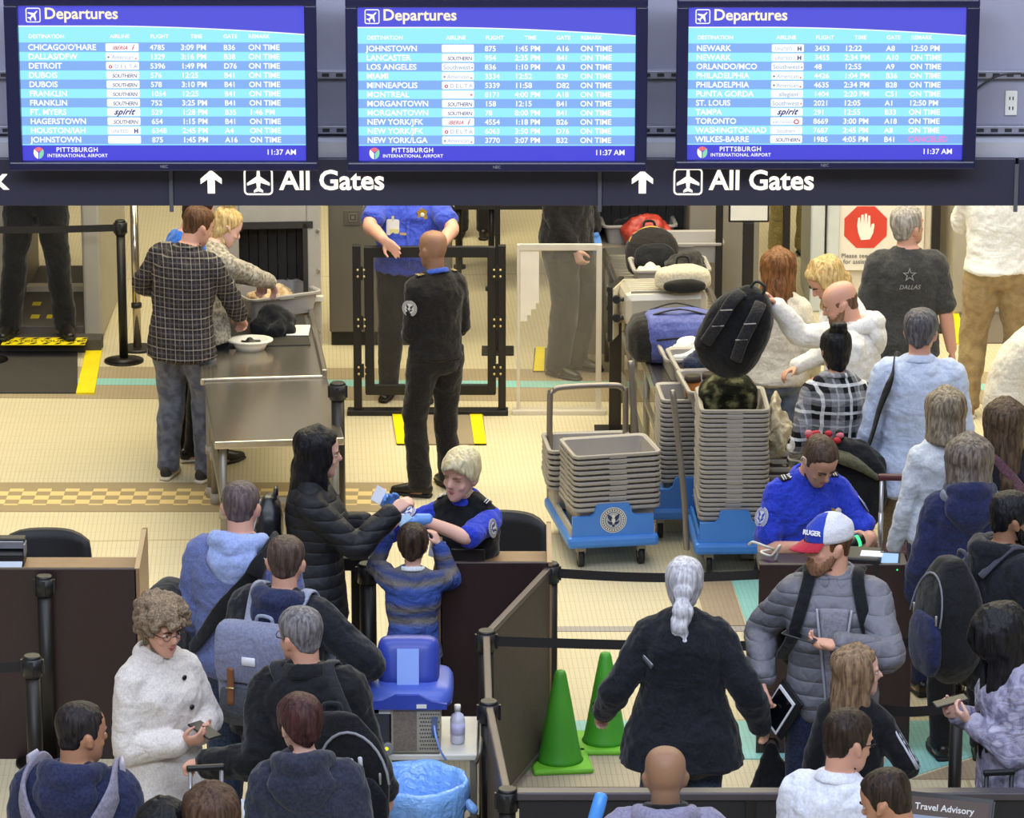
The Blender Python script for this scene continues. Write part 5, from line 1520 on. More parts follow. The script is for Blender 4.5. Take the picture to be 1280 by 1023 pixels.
departures('departure screen at the right with one canceled flight', 857.5, 1203, 8, 199.5, 843, 1219, 210, [('NEWARK', 'united', '3453', '12:22', 'A8', '12:50 PM'), ('NEWARK', 'united', '3455', '2:34 PM', 'A10', OT), ('ORLANDO/MCO', 'southwest', '48', '12:55', 'A9', OT), ('PHILADELPHIA', 'american', '4426', '1:04 PM', 'B36', OT), ('PHILADELPHIA', 'american', '4635', '2:34 PM', 'B28', OT),
    ('PUNTA GORDA', 'allegiant', '1404', '2:20 PM', 'C51', OT), ('ST. LOUIS', 'southwest', '2021', '12:05', 'A1', '12:50 PM'), ('TAMPA', 'spirit', '291', '12:55', 'B33', OT), ('TORONTO', 'canada', '8669', '3:00 PM', 'A18', OT), ('WASHINGTON/IAD', 'faint', '7687', '2:45 PM', 'A8', OT), ('WILKES-BARRE', 'southern', '1985', '4:05 PM', 'B41', 'CANCELED')])

# ================================================================ CHECKPOINT FURNITURE
STEEL = plain('brushed steel', 'b8b0a4', .20, .9, var=.05, scale=20)
STEEL_D = plain('dull steel', '8f8a80', .45, .6)
GREYM = plain('machine grey', '8b857b', .55)
GREYL = plain('machine light grey', 'a39c8f', .5)
BLKM = plain('black metal', '1d1a18', .45, .2)
BLKP = plain('black plastic', '16161a', .45)
RUB = plain('ribbed rubber', '34302c', .85, bump=.4)
YEL = plain('safety yellow', 'ecd400', .5)
CURT = plain('lead curtain', '1b1815', .7)
CREAMP = plain('cream panel', 'd8ccb4', .55)
BIN_M = plain('bin grey', '9b958f', .5, var=.03)
BLUE_C = plain('cart blue', '3f7fd0', .4)
WOOD_D = plain('dark brown laminate', '2c1c1e', .4, var=.12, scale=30)
WOOD_T = plain('tan laminate', '8a6c50', .4, var=.08, scale=14)
WHITEP = plain('white plastic', 'd6d2c8', .4)
DARKB = plain('dark belt rubber', '2a2724', .5)

def stanchion(x, y, label, h=.97, base=.145, belt=None, group='belt posts', mat=BLKM, r=.030):
    rt = empty('stanchion', (x, y, 0), 0, label, 'stanchion', group)
    bm = B(); cyl(bm, (0, 0, 0), (0, 0, .012), base, base, 32); cyl(bm, (0, 0, .012), (0, 0, .030), base * .96, r * 1.4, 32); link('base', bm, mat, rt)
    bm = B(); cyl(bm, (0, 0, .02), (0, 0, h - .09), r, r, 20); link('pole', bm, mat, rt)
    bm = B(); cyl(bm, (0, 0, h - .10), (0, 0, h - .012), r * 1.25, r * 1.25, 20); cyl(bm, (0, 0, h - .012), (0, 0, h), r * 1.25, r * 1.0, 20)
    for a in range(4): box(bm, (r * 1.25 * math.cos(a * PI / 2), r * 1.25 * math.sin(a * PI / 2), h - .055), (.018, .018, .07))
    link('belt_head', bm, BLKP, rt)
    if belt:
        bm = B(); d = Vector(belt) - Vector((x, y, 0)); d.z = 0; L_ = d.length; d.normalize(); n = Vector((-d.y, d.x, 0))
        pts = 10
        up = []
        for i in range(pts + 1):
            t = i / pts; c = d * (.035 + (L_ - .035) * t) + Vector((0, 0, h - .055 - .02 * math.sin(PI * t)))
            up.append((c + Vector((0, 0, .024)), c - Vector((0, 0, .024))))
        for sgn in (1, -1):
            vs_ = [(bm.verts.new(u + n * .0012 * sgn), bm.verts.new(l + n * .0012 * sgn)) for u, l in up]
            for p_, q_ in zip(vs_, vs_[1:]): bm.faces.new((p_[0], q_[0], q_[1], p_[1]))
        link('belt', bm, plain('belt webbing', '1a1718', .8), rt)
    return rt

# --- left body scanner with step and ramp
rt = empty('body_scanner', (-3.3, 27.6, 0), 0, 'grey walk through body scanner with step at the left edge', 'scanner')
xi, xo = XY(103, 26.9, .5).x + 3.3, XY(126, 26.9, .5).x + 3.3
xl = XY(10, 26.9, .5).x + 3.3
for a, b in ((xi, xo), (xl - .35, xl)):
    bm = B(); span(bm, (a, -.7, 0), (b, 1.1, 2.3), .02); link('side_panel', bm, GREYL, rt)
bm = B(); span(bm, (xl, -.68, 0), (xi, 1.1, .10), .006); link('platform', bm, plain('platform grey', '575049', .6), rt)
bm = B(); span(bm, (xl, .3, 0), (xi, .4, .14)); link('sill', bm, CREAMP, rt)
bm = B(); span(bm, (xl - .35, -.7, 2.1), (xo, 1.1, 2.4)); link('top', bm, GREYL, rt)
ya, yb = P(10, 441, .0).y, P(10, 416, .10).y
rt = empty('step', (-3.3, (ya + yb) / 2, 0), 0, 'low dark step with the yellow warning strip in front of the scanner', 'step')
bm = B(); span(bm, (-1.2, -(yb - ya) / 2, 0), (P(127, 440).x + 3.3, (yb - ya) / 2 + .0, .095), .006); link('tread', bm, plain('step dark', '45403a', .7), rt)
za = .097; bm = B()
p0, p1 = P(3, 428, za), P(108, 427, za)
n = 11
def wl(x, y): return Vector((x + 3.3, y - (ya + yb) / 2, za))
yc = P(50, 427, za).y
b_ = B(); span(b_, wl(p0.x, yc - .10), wl(p1.x, yc + .10) + Vector((0, 0, .002))); link('warning_strip', b_, YEL, rt)
bm = B()
for i in range(7):
    x = p0.x + .02 + i * .085
    for yy in (yc - .085, yc + .045):
        v = [bm.verts.new(wl(x + dx, yy + dy) + Vector((0, 0, .004))) for dx, dy in ((0, 0), (.03, 0), (.055, .04), (.025, .04))]; bm.faces.new(v)
text_bm(bm, [('WATCH YOUR STEP', 0, -.024, .062, 'CENTER', .01, 0, 0)], Matrix.Translation(wl((p0.x + p1.x) / 2, yc) + Vector((0, 0, .004))) @ Matrix.Rotation(-PI / 2, 4, 'X') @ Matrix.Scale(1, 4), .0004)
link('warning_text', bm, plain('warning black', '15140f', .6), rt)
a, b, c, d = P(-30, 440), P(97, 440), P(85, 493), P(-30, 493)
bm = B()
def slab(bm, pts, z0, z1, mi=0):
    lo = [bm.verts.new((p.x, p.y, z0)) for p in pts]; hi = [bm.verts.new((p.x, p.y, z1)) for p in pts]; n = len(pts)
    fs = [bm.faces.new(hi), bm.faces.new(lo[::-1])] + [bm.faces.new((lo[i], lo[(i + 1) % n], hi[(i + 1) % n], hi[i])) for i in range(n)]
    for f in fs: f.material_index = mi
slab(bm, [a, b, P(97, 493), d], 0, .012); o = tag(link('rubber_mat', bm, RUB), 'black ribbed mat with a yellow edge in front of the step', 'mat')
bm = B(); slab(bm, [P(108, 438), P(128, 438), P(118, 494), P(95, 494)], 0, .016); link('yellow_edge', bm, YEL, o)
sc_ = [x for x in COL.objects if x.name == 'body_scanner'][0]
for ax, ay, w_ in ((44, 380, 12), (42, 396, 12), (60, 396, 8)):
    v = P(ax + 2, ay, .10); bm = B(); span(bm, (v.x - w_ / 400 - sc_.location.x, v.y - .05 - sc_.location.y, .099), (v.x + w_ / 400 - sc_.location.x, v.y + .05 - sc_.location.y, .103)); link('yellow_mark', bm, YEL, sc_)
bm = B(); slab(bm, [P(490, 518), P(604, 518), P(608, 557), P(496, 557)], 0, .010); o = tag(link('rubber_mat', bm, plain('grey mat', '8b7c66', .8, bump=.3)), 'grey mat with yellow edges under the glass gate', 'mat')
for q in ([(490, 518), (508, 518), (513, 557), (496, 557)], [(587, 518), (602, 518), (608, 557), (593, 557)]):
    bm = B(); slab(bm, [P(*w) for w in q], 0, .014); link('yellow_edge', bm, YEL, o)
bm = B(); slab(bm, [P(668, 437), P(765, 437), P(768, 466), P(666, 466)], 0, .010); o = tag(link('rubber_mat', bm, plain('brown mat', '6d6250', .8, bump=.3)), 'brown mat with yellow edge behind the clear panel', 'mat')
for q in ([(670, 436), (681, 436), (680, 466), (667, 466)], [(765, 436), (770, 436), (772, 466), (766, 466)]):
    bm = B(); slab(bm, [P(*w) for w in q], 0, .014); link('yellow_edge', bm, YEL, o)
bm = B(); slab(bm, [P(1190, 380), P(1290, 380), P(1290, 430), P(1206, 430)], 0, .010); o = tag(link('rubber_mat', bm, plain('dark grey mat', '6a6054', .8, bump=.3)), 'dark mat with slanted yellow edge at the right scanner', 'mat')
bm = B(); slab(bm, [P(1176, 378), P(1193, 378), P(1210, 431), P(1188, 431)], 0, .014); link('yellow_edge', bm, YEL, o)

q = P(155, 452); stanchion(q.x, q.y, 'black belt post left of the plaid shirted man', .99, .135, (q.x - 1.6, q.y + .05, 0))
q = P(-14, 452); stanchion(q.x, q.y, 'belt post base just showing at the left edge', .99, .135)
q = P(172, 437); rt = empty('chrome_pole', (q.x, q.y, 0), 0, 'chrome pole with black cap behind the left belt post', 'pole')
bm = B(); cyl(bm, (0, 0, .02), (0, 0, 1.12), .028, .028, 18); link('tube', bm, plain('chrome', 'b9ad98', .15, .9), rt)
bm = B(); cyl(bm, (0, 0, 1.12), (0, 0, 1.16), .055, .045, 18); link('cap', bm, BLKP, rt)
bm = B(); cyl(bm, (0, 0, 0), (0, 0, .02), .12, .11, 24); link('base', bm, BLKP, rt)
bm = B(); cyl(bm, (0, 0, .3), (0, 0, .33), .036, .036, 18); link('ring', bm, BLKP, rt)

# --- left x-ray, tables
def lane(x, y, rz): return Matrix.Translation((x, y, 0)) @ Matrix.Rotation(R(rz), 4, 'Z')
rt = empty('xray_machine', (-1.735, 24.75, 0), R(4), 'grey x-ray machine with dark curtained tunnel behind the left table', 'x-ray machine')
bm = B(); span(bm, (-.20, 0, 0), (.0, 1.7, 2.0), .01); span(bm, (.43, 0, 0), (.52, 1.7, 2.0), .01); span(bm, (0, .0, 1.335), (.43, 1.7, 2.0), .01); span(bm, (0, .0, 0), (.43, 1.7, .74), .01); span(bm, (0, 1.2, .74), (.43, 1.7, 1.335)); link('housing', bm, GREYL, rt)
for i in range(7):
    bm = B(); span(bm, (.004 + i * .061, .18 + .012 * (i % 2), .80), (.060 + i * .061, .19 + .012 * (i % 2), 1.33)); link('curtain', bm, CURT, rt)
bm = B(); span(bm, (.0, -.02, .74), (.43, 1.2, .775)); link('belt', bm, DARKB, rt)
bm = B(); span(bm, (-.05, -.006, 1.30), (.47, 0, 1.345)); span(bm, (.405, -.006, .76), (.435, 0, 1.33)); link('trim', bm, plain('edge dark', '2a2622', .5), rt)
for z in (.35, .62, 1.02, 1.28):
    bm = B(); cyl(bm, (.50, -.012, z), (.50, .0, z), .012); link('bolt', bm, STEEL, rt)
bm = B(); span(bm, (.46, -.05, .83), (.53, 0, .86)); link('latch', bm, WHITEP, rt)

def bench(name, label, org, rz, w, l, h, m, legs, shelf=True, cat='table', wheel=False):
    rt = empty(name, org, R(rz), label, cat)
    bm = B(); span(bm, (0, 0, h - .045), (w, l, h), .008); link('table_top', bm, m, rt)
    for lx, ly in legs:
        bm = B(); cyl(bm, (lx, ly, .06 if wheel else 0), (lx, ly, h - .04), .022); lg = link('leg', bm, STEEL_D, rt)
        bm = B(); cyl(bm, (lx, ly, .0), (lx, ly, .07), .030); link('foot', bm, GREYL, lg)
        bm = B(); cyl(bm, (lx, ly, .28), (lx, ly, .33), .028); link('clamp', bm, GREYL, lg)
    if shelf:
        bm = B(); span(bm, (.03, .03, .36), (w - .03, .06, .40)); span(bm, (.03, l - .06, .36), (w - .03, l - .03, .40)); span(bm, (.03, .03, .36), (.06, l - .03, .40)); span(bm, (w - .06, .03, .36), (w - .03, l - .03, .40)); link('brace', bm, STEEL_D, rt)
    return rt
bench('steel_table', 'front stainless steel inspection table on the left lane', (-1.69, 21.80, 0), 6.8, .74, 1.30, .75, STEEL, ((.05, .06), (.69, .06), (.05, 1.24), (.69, 1.24)))
f = Matrix.Rotation(R(6.8), 3, 'Z')
o2 = Vector((-1.69, 21.8, 0)) + f @ Vector((-.02, 1.32, 0))
rt = bench('steel_table', 'rear stainless steel table with bowl and bag against the x-ray tunnel', o2, 6.0, .74, 1.42, .765, STEEL, ((.05, .06), (.69, .06), (.05, 1.3), (.69, 1.3)), False)
bm = B(); span(bm, (.73, 0, .70), (.76, 1.5, .80), .004); link('side_rail', bm, STEEL, rt)
bm = B(); span(bm, (.02, .70, .766), (.70, 1.42, .775)); link('belt', bm, DARKB, rt)

# --- grey cabinet, table and posts in the middle distance
rt = empty('equipment_cabinet', (-.84, 27.0, 0), 0, 'tall dark grey equipment cabinet behind the blue shirted officer', 'cabinet')
bm = B(); span(bm, (-.42, -.25, .10), (.42, .4, 2.05), .01); link('body', bm, plain('cabinet grey', '625c54', .6), rt)
bm = B(); span(bm, (-.41, -.22, 0), (.41, .4, .10)); link('plinth', bm, plain('plinth black', '0f0e0d', .5), rt)
q = PY(441, 272, 26.74); bm = B(); span(bm, (q.x + .84 - .06, -.258, q.z - .055), (q.x + .84 + .05, -.25, q.z + .05), .002); o = link('access_plate', bm, plain('plate grey', '57514a', .5), rt)
bm = B(); frame_ring(bm, .055, .055, .008, .005, Matrix.Translation((q.x + .84, -.262, q.z)), 0, .004); span(bm, (q.x + .83, -.262, q.z - .01), (q.x + .85, -.258, q.z + .012)); link('keyhole', bm, plain('key steel', '9a948a', .3, .7), o)
rt = empty('work_table', (-.05, 28.6, 0), 0, 'black work table with folding legs behind the glass gate', 'table')
bm = B(); span(bm, (-.42, -.35, .74), (.55, .5, .79), .006); span(bm, (-.42, -.33, .62), (.52, -.30, .74)); link('table_top', bm, plain('black laminate', '23201d', .5), rt)
for lx, ly in ((-.34, -.28), (-.10, -.26), (.5, -.28), (-.34, .42), (.5, .42)):
    bm = B(); cyl(bm, (lx, ly, 0), (lx, ly, .75), .022); lg = link('leg', bm, BLKM, rt)
    bm = B(); cyl(bm, (lx, ly, 0), (lx, ly, .025), .045); link('foot', bm, BLKP, lg)
rt = empty('computer_console', (.18, 28.7, .79), 0, 'black computer console on the work table', 'console')
bm = B(); span(bm, (-.18, -.1, 0), (.3, .28, .42), .02); link('body', bm, BLKP, rt)
bm = B(); span(bm, (-.15, -.16, .0), (.26, -.1, .03), .004); link('keyboard', bm, plain('keys grey', '4a4640', .6), rt)
def post(name, label, px, Y, h, r=.028, m=BLKM, cat='post', group=None):
    x = XY(px, Y, h * .5).x; rt = empty(name, (x, Y, 0), 0, label, cat, group)
    bm = B(); box(bm, (0, 0, h / 2), (r * 2, r * 2, h), None, .004); link('column', bm, m, rt)
    bm = B(); box(bm, (0, 0, .008), (.22, .22, .016), None, .004); link('foot_plate', bm, m, rt)
    return rt
post('queue_pole', 'black square pole behind the brown haired woman', 984, 27.6, 1.9, .026)
post('queue_pole', 'black square pole against the right x-ray housing', 899, 26.1, 1.9, .024)
post('queue_pole', 'black square pole beside the stop hand sign', 1171, 27.2, 2.0, .030)
post('gate_pole', 'slim black pole standing above the gate hinge', 622, 26.6, 1.8, .018)
rt = post('sign_stand', 'black post carrying a white notice behind the brown haired woman', 934, 25.9, 1.08, .036, cat='sign')
bm = B(); span(bm, (-.135, -.04, 1.085), (.135, -.01, 1.27), .008); o = link('sign_frame', bm, BLKM, rt)
bm = B(); span(bm, (-.122, -.044, 1.10), (.122, -.039, 1.26)); link('notice', bm, WHITEP, o)
# sign post with tilted holder
rt = empty('sign_stand', (XY(769, 24.6, .4).x, 24.6, 0), 0, 'dark post with a side-on paper holder beside the clear panel', 'sign')
bm = B(); box(bm, (0, 0, .36), (.078, .05, .72), None, .004); link('column', bm, plain('post brown', '2c2621', .4, .3), rt)
bm = B(); box(bm, (0, 0, .008), (.26, .26, .016), None, .004); link('foot_plate', bm, BLKM, rt)
Mr = Matrix.Translation((.0, -.02, .82)) @ Matrix.Rotation(R(74), 4, 'Z')
bm = B(); box(bm, (0, 0, 0), (.30, .03, .36), Mr, .004); o = link('sign_frame', bm, BLKM, rt)
o.matrix_local = Matrix.Identity(4)
bm = B(); bmesh.ops.create_cube(bm, size=1, matrix=Mr @ Matrix.Translation((0, -.018, 0)) @ Matrix.Diagonal((.27, .006, .33, 1))); link('notice', bm, plain('notice paper', 'c9bfa8', .6), o)

# --- gate and clear panel
rt = empty('glass_gate', (-.52, 25.03, 0), 0, 'black framed glass gate between the two officers', 'gate')
gx0, gx1 = XY(446.5, 25.03, .6).x + .52, XY(627.5, 25.03, .6).x + .52
for x, w in ((gx0, .052), (gx1, .050)):
    bm = B(); span(bm, (x - w / 2, -.025, 0), (x + w / 2, .025, 1.13), .004); link('post', bm, BLKM, rt)
bm = B(); span(bm, (gx0 - .07, -.05, 0), (gx1 + .04, .05, .035), .006); link('base_rail', bm, BLKM, rt)
fx0, fx1 = XY(452, 25.03, .6).x + .52 + .02, XY(620, 25.03, .6).x + .52
bm = B()
for a, b in (((fx0, -.02, .14), (fx0 + .06, .02, 1.12)), ((fx1 - .055, -.02, .14), (fx1, .02, 1.12)), ((fx0 + .004, -.018, 1.05), (fx1 - .004, .018, 1.122)), ((fx0 + .004, -.018, .132), (fx1 - .004, .018, .20))): span(bm, a, b, .004)
o = link('gate_frame', bm, BLKM, rt)
bm = B(); span(bm, (fx0 + .05, -.004, .18), (fx1 - .05, .004, 1.06)); link('pane', bm, glassy('gate glass', '8f8878', .05), o)
for z in (.30, .62, .95):
    for x in (gx0 + .028, gx1 - .03):
        bm = B(); span(bm, (x - .014, -.034, z - .045), (x + .014, -.022, z + .045)); hg = link('hinge', bm, BLKM, rt)
        for sx in (-.020, .020):
            for sz in (-.022, .022):
                bm = B(); ball(bm, (x + sx, -.030, z + sz), .0085, u=8, v=6); link('bolt', bm, plain('bolt brass', 'd8c488', .3, .6), hg)
rt = empty('clear_panel', (.31, 25.05, 0), 0, 'clear standing panel in a white frame with papers taped on it', 'panel')
cx0, cx1 = XY(646, 25.05, .6).x - .31, XY(752, 25.05, .6).x - .31
WF = plain('aluminium white', 'd2c8b6', .35, .2)
bm = B()
for a, b in (((cx0, -.014, 0), (cx0 + .020, .014, 1.13)), ((cx1 - .036, -.014, 0), (cx1, .014, 1.13)), ((cx0 + .002, -.012, 1.09), (cx1 - .002, .012, 1.133)), ((cx0 - .03, -.05, 0), (cx1 + .03, .05, .03))): span(bm, a, b, .003)
link('frame', bm, WF, rt)
bm = B(); span(bm, (cx0 + .015, -.003, .03), (cx1 - .02, .003, 1.10)); link('pane', bm, glassy('panel glass', 'b8ad98', .13), rt)
for i, (a, b, zb) in enumerate(((.022, .06, .62), (.05, .085, .66), (.08, .115, .70), (.105, .135, .74))):
    bm = B(); span(bm, (cx0 + a, -.006 - .001 * i, zb), (cx0 + b + .008, -.0045 - .001 * i, 1.085)); link('taped_paper', bm, plain('old paper', 'ddd3bf', .7), rt)

# --- right lane: conveyor, x-ray
RZ = 3.9
ZR = .745
ca_, cb_ = P(758, 330, ZR), P(815, 480, ZR)
RZ = math.degrees(math.atan2(ca_.x - cb_.x, -(cb_.y - ca_.y))) * -1
cs_ = cb_ + (cb_ - ca_) * ((cb_.y - 22.92) / (ca_.y - cb_.y))
rt = empty('roller_conveyor', (cs_.x, cs_.y, 0), R(RZ), 'long steel roller conveyor of the right lane loaded with bags', 'conveyor')
CL, CW, CH = 3.55, .62, ZR
bm = B(); span(bm, (0, 0, CH - .05), (.03, CL, CH + .02), .004); link('side_rail', bm, STEEL, rt)
bm = B(); span(bm, (CW - .03, 0, CH - .05), (CW, CL, CH + .02), .004); link('side_rail', bm, STEEL, rt)
bm = B(); span(bm, (.03, 0, CH - .04), (CW - .03, .9, CH), .003); link('slide_top', bm, STEEL, rt)
for i in range(33):
    bm = B(); cyl(bm, (.03, .94 + i * .079, CH - .03), (CW - .03, .94 + i * .079, CH - .03), .027, None, 12); link('roller', bm, STEEL_D, rt)
for ly in (.10, .75, 1.55, 2.4, 3.4):
    for lx in (.03, CW - .03):
        bm = B(); cyl(bm, (lx, ly, 0), (lx, ly, CH - .04), .021); link('leg', bm, STEEL_D, rt)
bm = B()
for z in (.18, .45): span(bm, (.015, .10, z), (.04, 3.4, z + .035)); span(bm, (CW - .04, .10, z), (CW - .015, 3.4, z + .035))
link('brace', bm, STEEL_D, rt)
rt = empty('xray_machine', (.55, 26.50, 0), R(RZ), 'grey x-ray machine with the red bag at its tunnel, right lane', 'x-ray machine')
bm = B(); span(bm, (-.10, 0, 0), (.03, 1.8, 2.0), .01); span(bm, (.66, 0, 0), (1.14, 1.8, 2.0), .01); span(bm, (.03, .0, 1.36), (.66, 1.8, 2.0)); span(bm, (.03, 0, 0), (.66, 1.8, .76)); span(bm, (.03, 1.4, .76), (.66, 1.8, 1.36)); link('housing', bm, plain('machine taupe', '7b7468', .55), rt)
for i in range(10):
    bm = B(); span(bm, (.034 + i * .063, .35 + .012 * (i % 2), .80), (.094 + i * .063, .36 + .012 * (i % 2), 1.35)); link('curtain', bm, CURT, rt)
# --- far right scanner and stop board
rt = empty('body_scanner', (XY(1100, 27.9, 1).x, 27.9, 0), 0, 'cream body scanner wall behind the charcoal t-shirt man', 'scanner')
xb = rt.location.x
for a, b, yy in ((1012, 1030, -.2), (1034, 1050, -.1)):
    bm = B(); span(bm, (XY(a, 27.9, 1).x - xb, yy, 0), (XY(b, 27.9, 1).x - xb, .7, 2.2), .015); link('upright', bm, plain('scanner blue grey', 'c9ccc8', .5), rt)
bm = B(); span(bm, (XY(1048, 27.9, 1).x - xb, 0, 0), (XY(1166, 27.9, 1).x - xb, .5, 2.2), .01); link('wall_panel', bm, CREAMP, rt)
bm = B(); span(bm, (XY(1188, 27.9, 1).x - xb, -.3, 0), (XY(1420, 27.9, 1).x - xb, .8, 2.2), .03); link('side_panel', bm, plain('scanner grey', 'a59d8d', .5), rt)
YB = 27.86
q = XY(1082, YB, PY(640, 284, YB).z); rt = empty('stop_sign_board', (q.x, YB, q.z), 0, 'white notice board with a red octagon and white hand', 'sign')
bm = B(); span(bm, (-.19, 0, -.32), (.42, .02, .22), .004); link('board', bm, plain('notice white', 'e6dccb', .5), rt)
bm = B(); ro = .165; poly(bm, [(ro * math.cos(R(22.5 + 45 * i)), ro * math.sin(R(22.5 + 45 * i))) for i in range(8)], .002, 0, Matrix.Translation((0, -.003, 0))); link('octagon', bm, plain('stop red', 'd2402e', .5), rt)
hand_pts = [(-.050, -.03), (-.058, .02), (-.053, .075), (-.040, .078), (-.034, .03), (-.032, .095), (-.016, .098), (-.012, .03), (-.008, .104), (.008, .104), (.012, .03), (.016, .092), (.030, .090), (.033, .0), (.040, .03), (.054, .038), (.060, .025), (.052, -.03), (.030, -.075), (-.030, -.080)]
bm = B(); poly(bm, [(x * 1.05, z * 1.05 - .01) for x, z in hand_pts], .002, 0, Matrix.Translation((0, -.006, 0))); link('hand_symbol', bm, plain('hand white', 'efe8da', .5), rt)
bm = B(); text_bm(bm, [('Please see Security', -.17, -.225, .046, 'LEFT', .004, 0, 0), ('for assistance', -.155, -.268, .046, 'LEFT', .004, 0, 0)], Matrix.Translation((0, -.004, 0))); link('lettering', bm, plain('notice grey', '6d675e', .6), rt)
bm = B(); poly(bm, [(-.17 + .018 * math.cos(2 * PI * i / 16), -.315 + .018 * math.sin(2 * PI * i / 16)) for i in range(16)], .002, 0, Matrix.Translation((0.0, -.003, .012))); link('agency_mark', bm, plain('notice blue', '8f9ab0', .6), rt)

# ================================================================ PODIUMS, BARRIERS, CROWD SIDE
def podium(label, x0, x1, y, zf=1.0, d=.48, wt=.93, wings=(True, True), topm=None):
    rt = empty('podium', ((x0 + x1) / 2, y, 0), 0, label, 'podium', 'document check podiums'); h = (x1 - x0) / 2
    bm = B(); span(bm, (-h, 0, 0), (h, .025, zf), .006); link('front_panel', bm, WOOD_D, rt)
    bm = B(); span(bm, (-h + .01, .025, wt - .03), (h - .01, d - .08, wt), .004); link('worktop', bm, topm or WOOD_T, rt)
    for sg, on in ((-1, wings[0]), (1, wings[1])):
        if not on: continue
        x = sg * (h - .012) + (.012 if sg > 0 else -.012)
        bm = B(); pts = [(.0, 0), (d, 0), (d, zf + .06), (d - .06, zf + .07), (.06, zf + .01), (0, zf)]
        lo = [bm.verts.new((x - .012, p, q)) for p, q in pts]; hi = [bm.verts.new((x + .012, p, q)) for p, q in pts]; n = len(pts)
        bm.faces.new(lo); bm.faces.new(hi[::-1])
        for i in range(n): bm.faces.new((lo[i], lo[(i + 1) % n], hi[(i + 1) % n], hi[i]))
        link('side_panel', bm, WOOD_T, rt)
    bm = B(); span(bm, (-h + .02, .02, .02), (h - .02, .03, .10)); link('kick_plate', bm, BLKP, rt)
    return rt
podium('dark brown podium at the left edge with a card reader on it', -2.95, -1.845, 18.72)
podium('dark brown podium where the boy reaches up', -.36, .185, 18.82)
podium('dark podium of the officer behind the capped man', 1.22, 1.985, 18.79, wings=(False, False), topm=WOOD_D)

def chair(label, x, y, w, z0, z1, rz=0):
    rt = empty('office_chair', (x, y, 0), rz, label, 'chair')
    bm = B(); pts = [(-w / 2 + w * i / 10, 0) for i in range(11)]
    fr, bk = [], []
    for j in range(7):
        t = j / 6
        for i in range(11):
            u = i / 10 * 2 - 1
            zz = lerp(z0, z1 - .05 * abs(u) ** 4 - (.0 if t < 1 else .0), t)
            y_ = .06 * (1 - u * u) + .04 * t
            fr.append(bm.verts.new((u * w / 2 * (1 - .06 * t ** 4), y_, zz))); bk.append(bm.verts.new((u * w / 2 * (1 - .06 * t ** 4), y_ + .045, zz)))
    for g, fl in ((fr, 0), (bk, 1)):
        for j in range(6):
            for i in range(10):
                a = (g[j * 11 + i], g[j * 11 + i + 1], g[(j + 1) * 11 + i + 1], g[(j + 1) * 11 + i]); bm.faces.new(a if not fl else a[::-1])
    for i in range(10):
        bm.faces.new((fr[66 + i], fr[66 + i + 1], bk[66 + i + 1], bk[66 + i])); bm.faces.new((fr[i + 1], fr[i], bk[i], bk[i + 1]))
    for j in range(6):
        bm.faces.new((fr[j * 11], fr[j * 11 + 11], bk[j * 11 + 11], bk[j * 11])); bm.faces.new((fr[j * 11 + 21], fr[j * 11 + 10], bk[j * 11 + 10], bk[j * 11 + 21]))
    link('backrest', bm, plain('chair black', '19181c', .6), rt, True)
    bm = B(); box(bm, (0, -.20, z0 - .12), (w * .92, .46, .09), None, .03); link('seat', bm, plain('chair black', '19181c', .6), rt)
    bm = B(); cyl(bm, (0, -.2, .08), (0, -.2, z0 - .16), .03); cyl(bm, (0, .05, z0 - .12), (0, .09, z0 + .05), .025); link('column', bm, BLKM, rt)
    for k in range(5):
        a = k * 2 * PI / 5; bm = B(); tube(bm, [(0, -.2, .10), (.16 * math.cos(a), -.2 + .16 * math.sin(a), .09), (.28 * math.cos(a), -.2 + .28 * math.sin(a), .06)], .02, n=8); lg = link('leg', bm, BLKM, rt)
        bm = B(); cyl(bm, (.28 * math.cos(a) - .015, -.2 + .28 * math.sin(a), .03), (.28 * math.cos(a) + .015, -.2 + .28 * math.sin(a), .03), .03); link('caster', bm, BLKP, lg)
q = XY(54, 19.5, .95); chair('black office chair behind the left podium', q.x, 19.50, .48, .62, PY(54, 667, 19.54).z)
q = XY(632, 19.72, .95); chair('black chair at the back of the platinum haired officer', q.x, 19.72, .42, .60, PY(637, 645, 19.76).z, R(-14))

# devices on the podiums
q = P(17, 690, .96); rt = empty('card_reader', (q.x, q.y - .12, .93), 0, 'small black card reader on the left podium', 'reader')
bm = B(); span(bm, (-.07, -.04, 0), (.07, .09, .07), .008); span(bm, (-.07, .02, .07), (.07, .09, .13), .008); link('body', bm, BLKP, rt)
bm = B(); span(bm, (-.065, .012, .08), (.065, .019, .118), .002); span(bm, (-.075, -.02, .05), (-.068, .06, .11)); span(bm, (.068, -.02, .05), (.075, .06, .11)); link('slot_plate', bm, plain('reader silver', '9a9aa2', .3, .5), rt)
q = P(14, 708, .94); bm = B(); box(bm, (q.x, 18.83, .965), (.13, .10, .010), Matrix.Rotation(R(20), 4, 'X'), .002); tag(link('small_display', bm, glow('display pale blue', 'c8dcff', .8)), 'small pale blue lit display at the front of the left podium', 'display')
q = P(590, 695, .95); rt = empty('printer', (q.x - .02, q.y + .03, .93), 0, 'low black printer on the centre podium beside the chair', 'printer')
bm = B(); span(bm, (-.085, -.09, 0), (.085, .09, .075), .006); link('body', bm, BLKP, rt)
bm = B(); span(bm, (-.08, .085, .070), (.08, .097, .082)); link('paper_lip', bm, WOOD_T, rt)
q = P(540, 668, 1.0); rt = empty('document_lamp', (q.x - .04, q.y + .10, .93), 0, 'black document reader with amber light above the boy', 'reader')
bm = B(); span(bm, (-.13, -.05, .06), (.05, .04, .15), .012); span(bm, (-.10, -.03, 0), (.02, .03, .07)); link('body', bm, BLKP, rt)
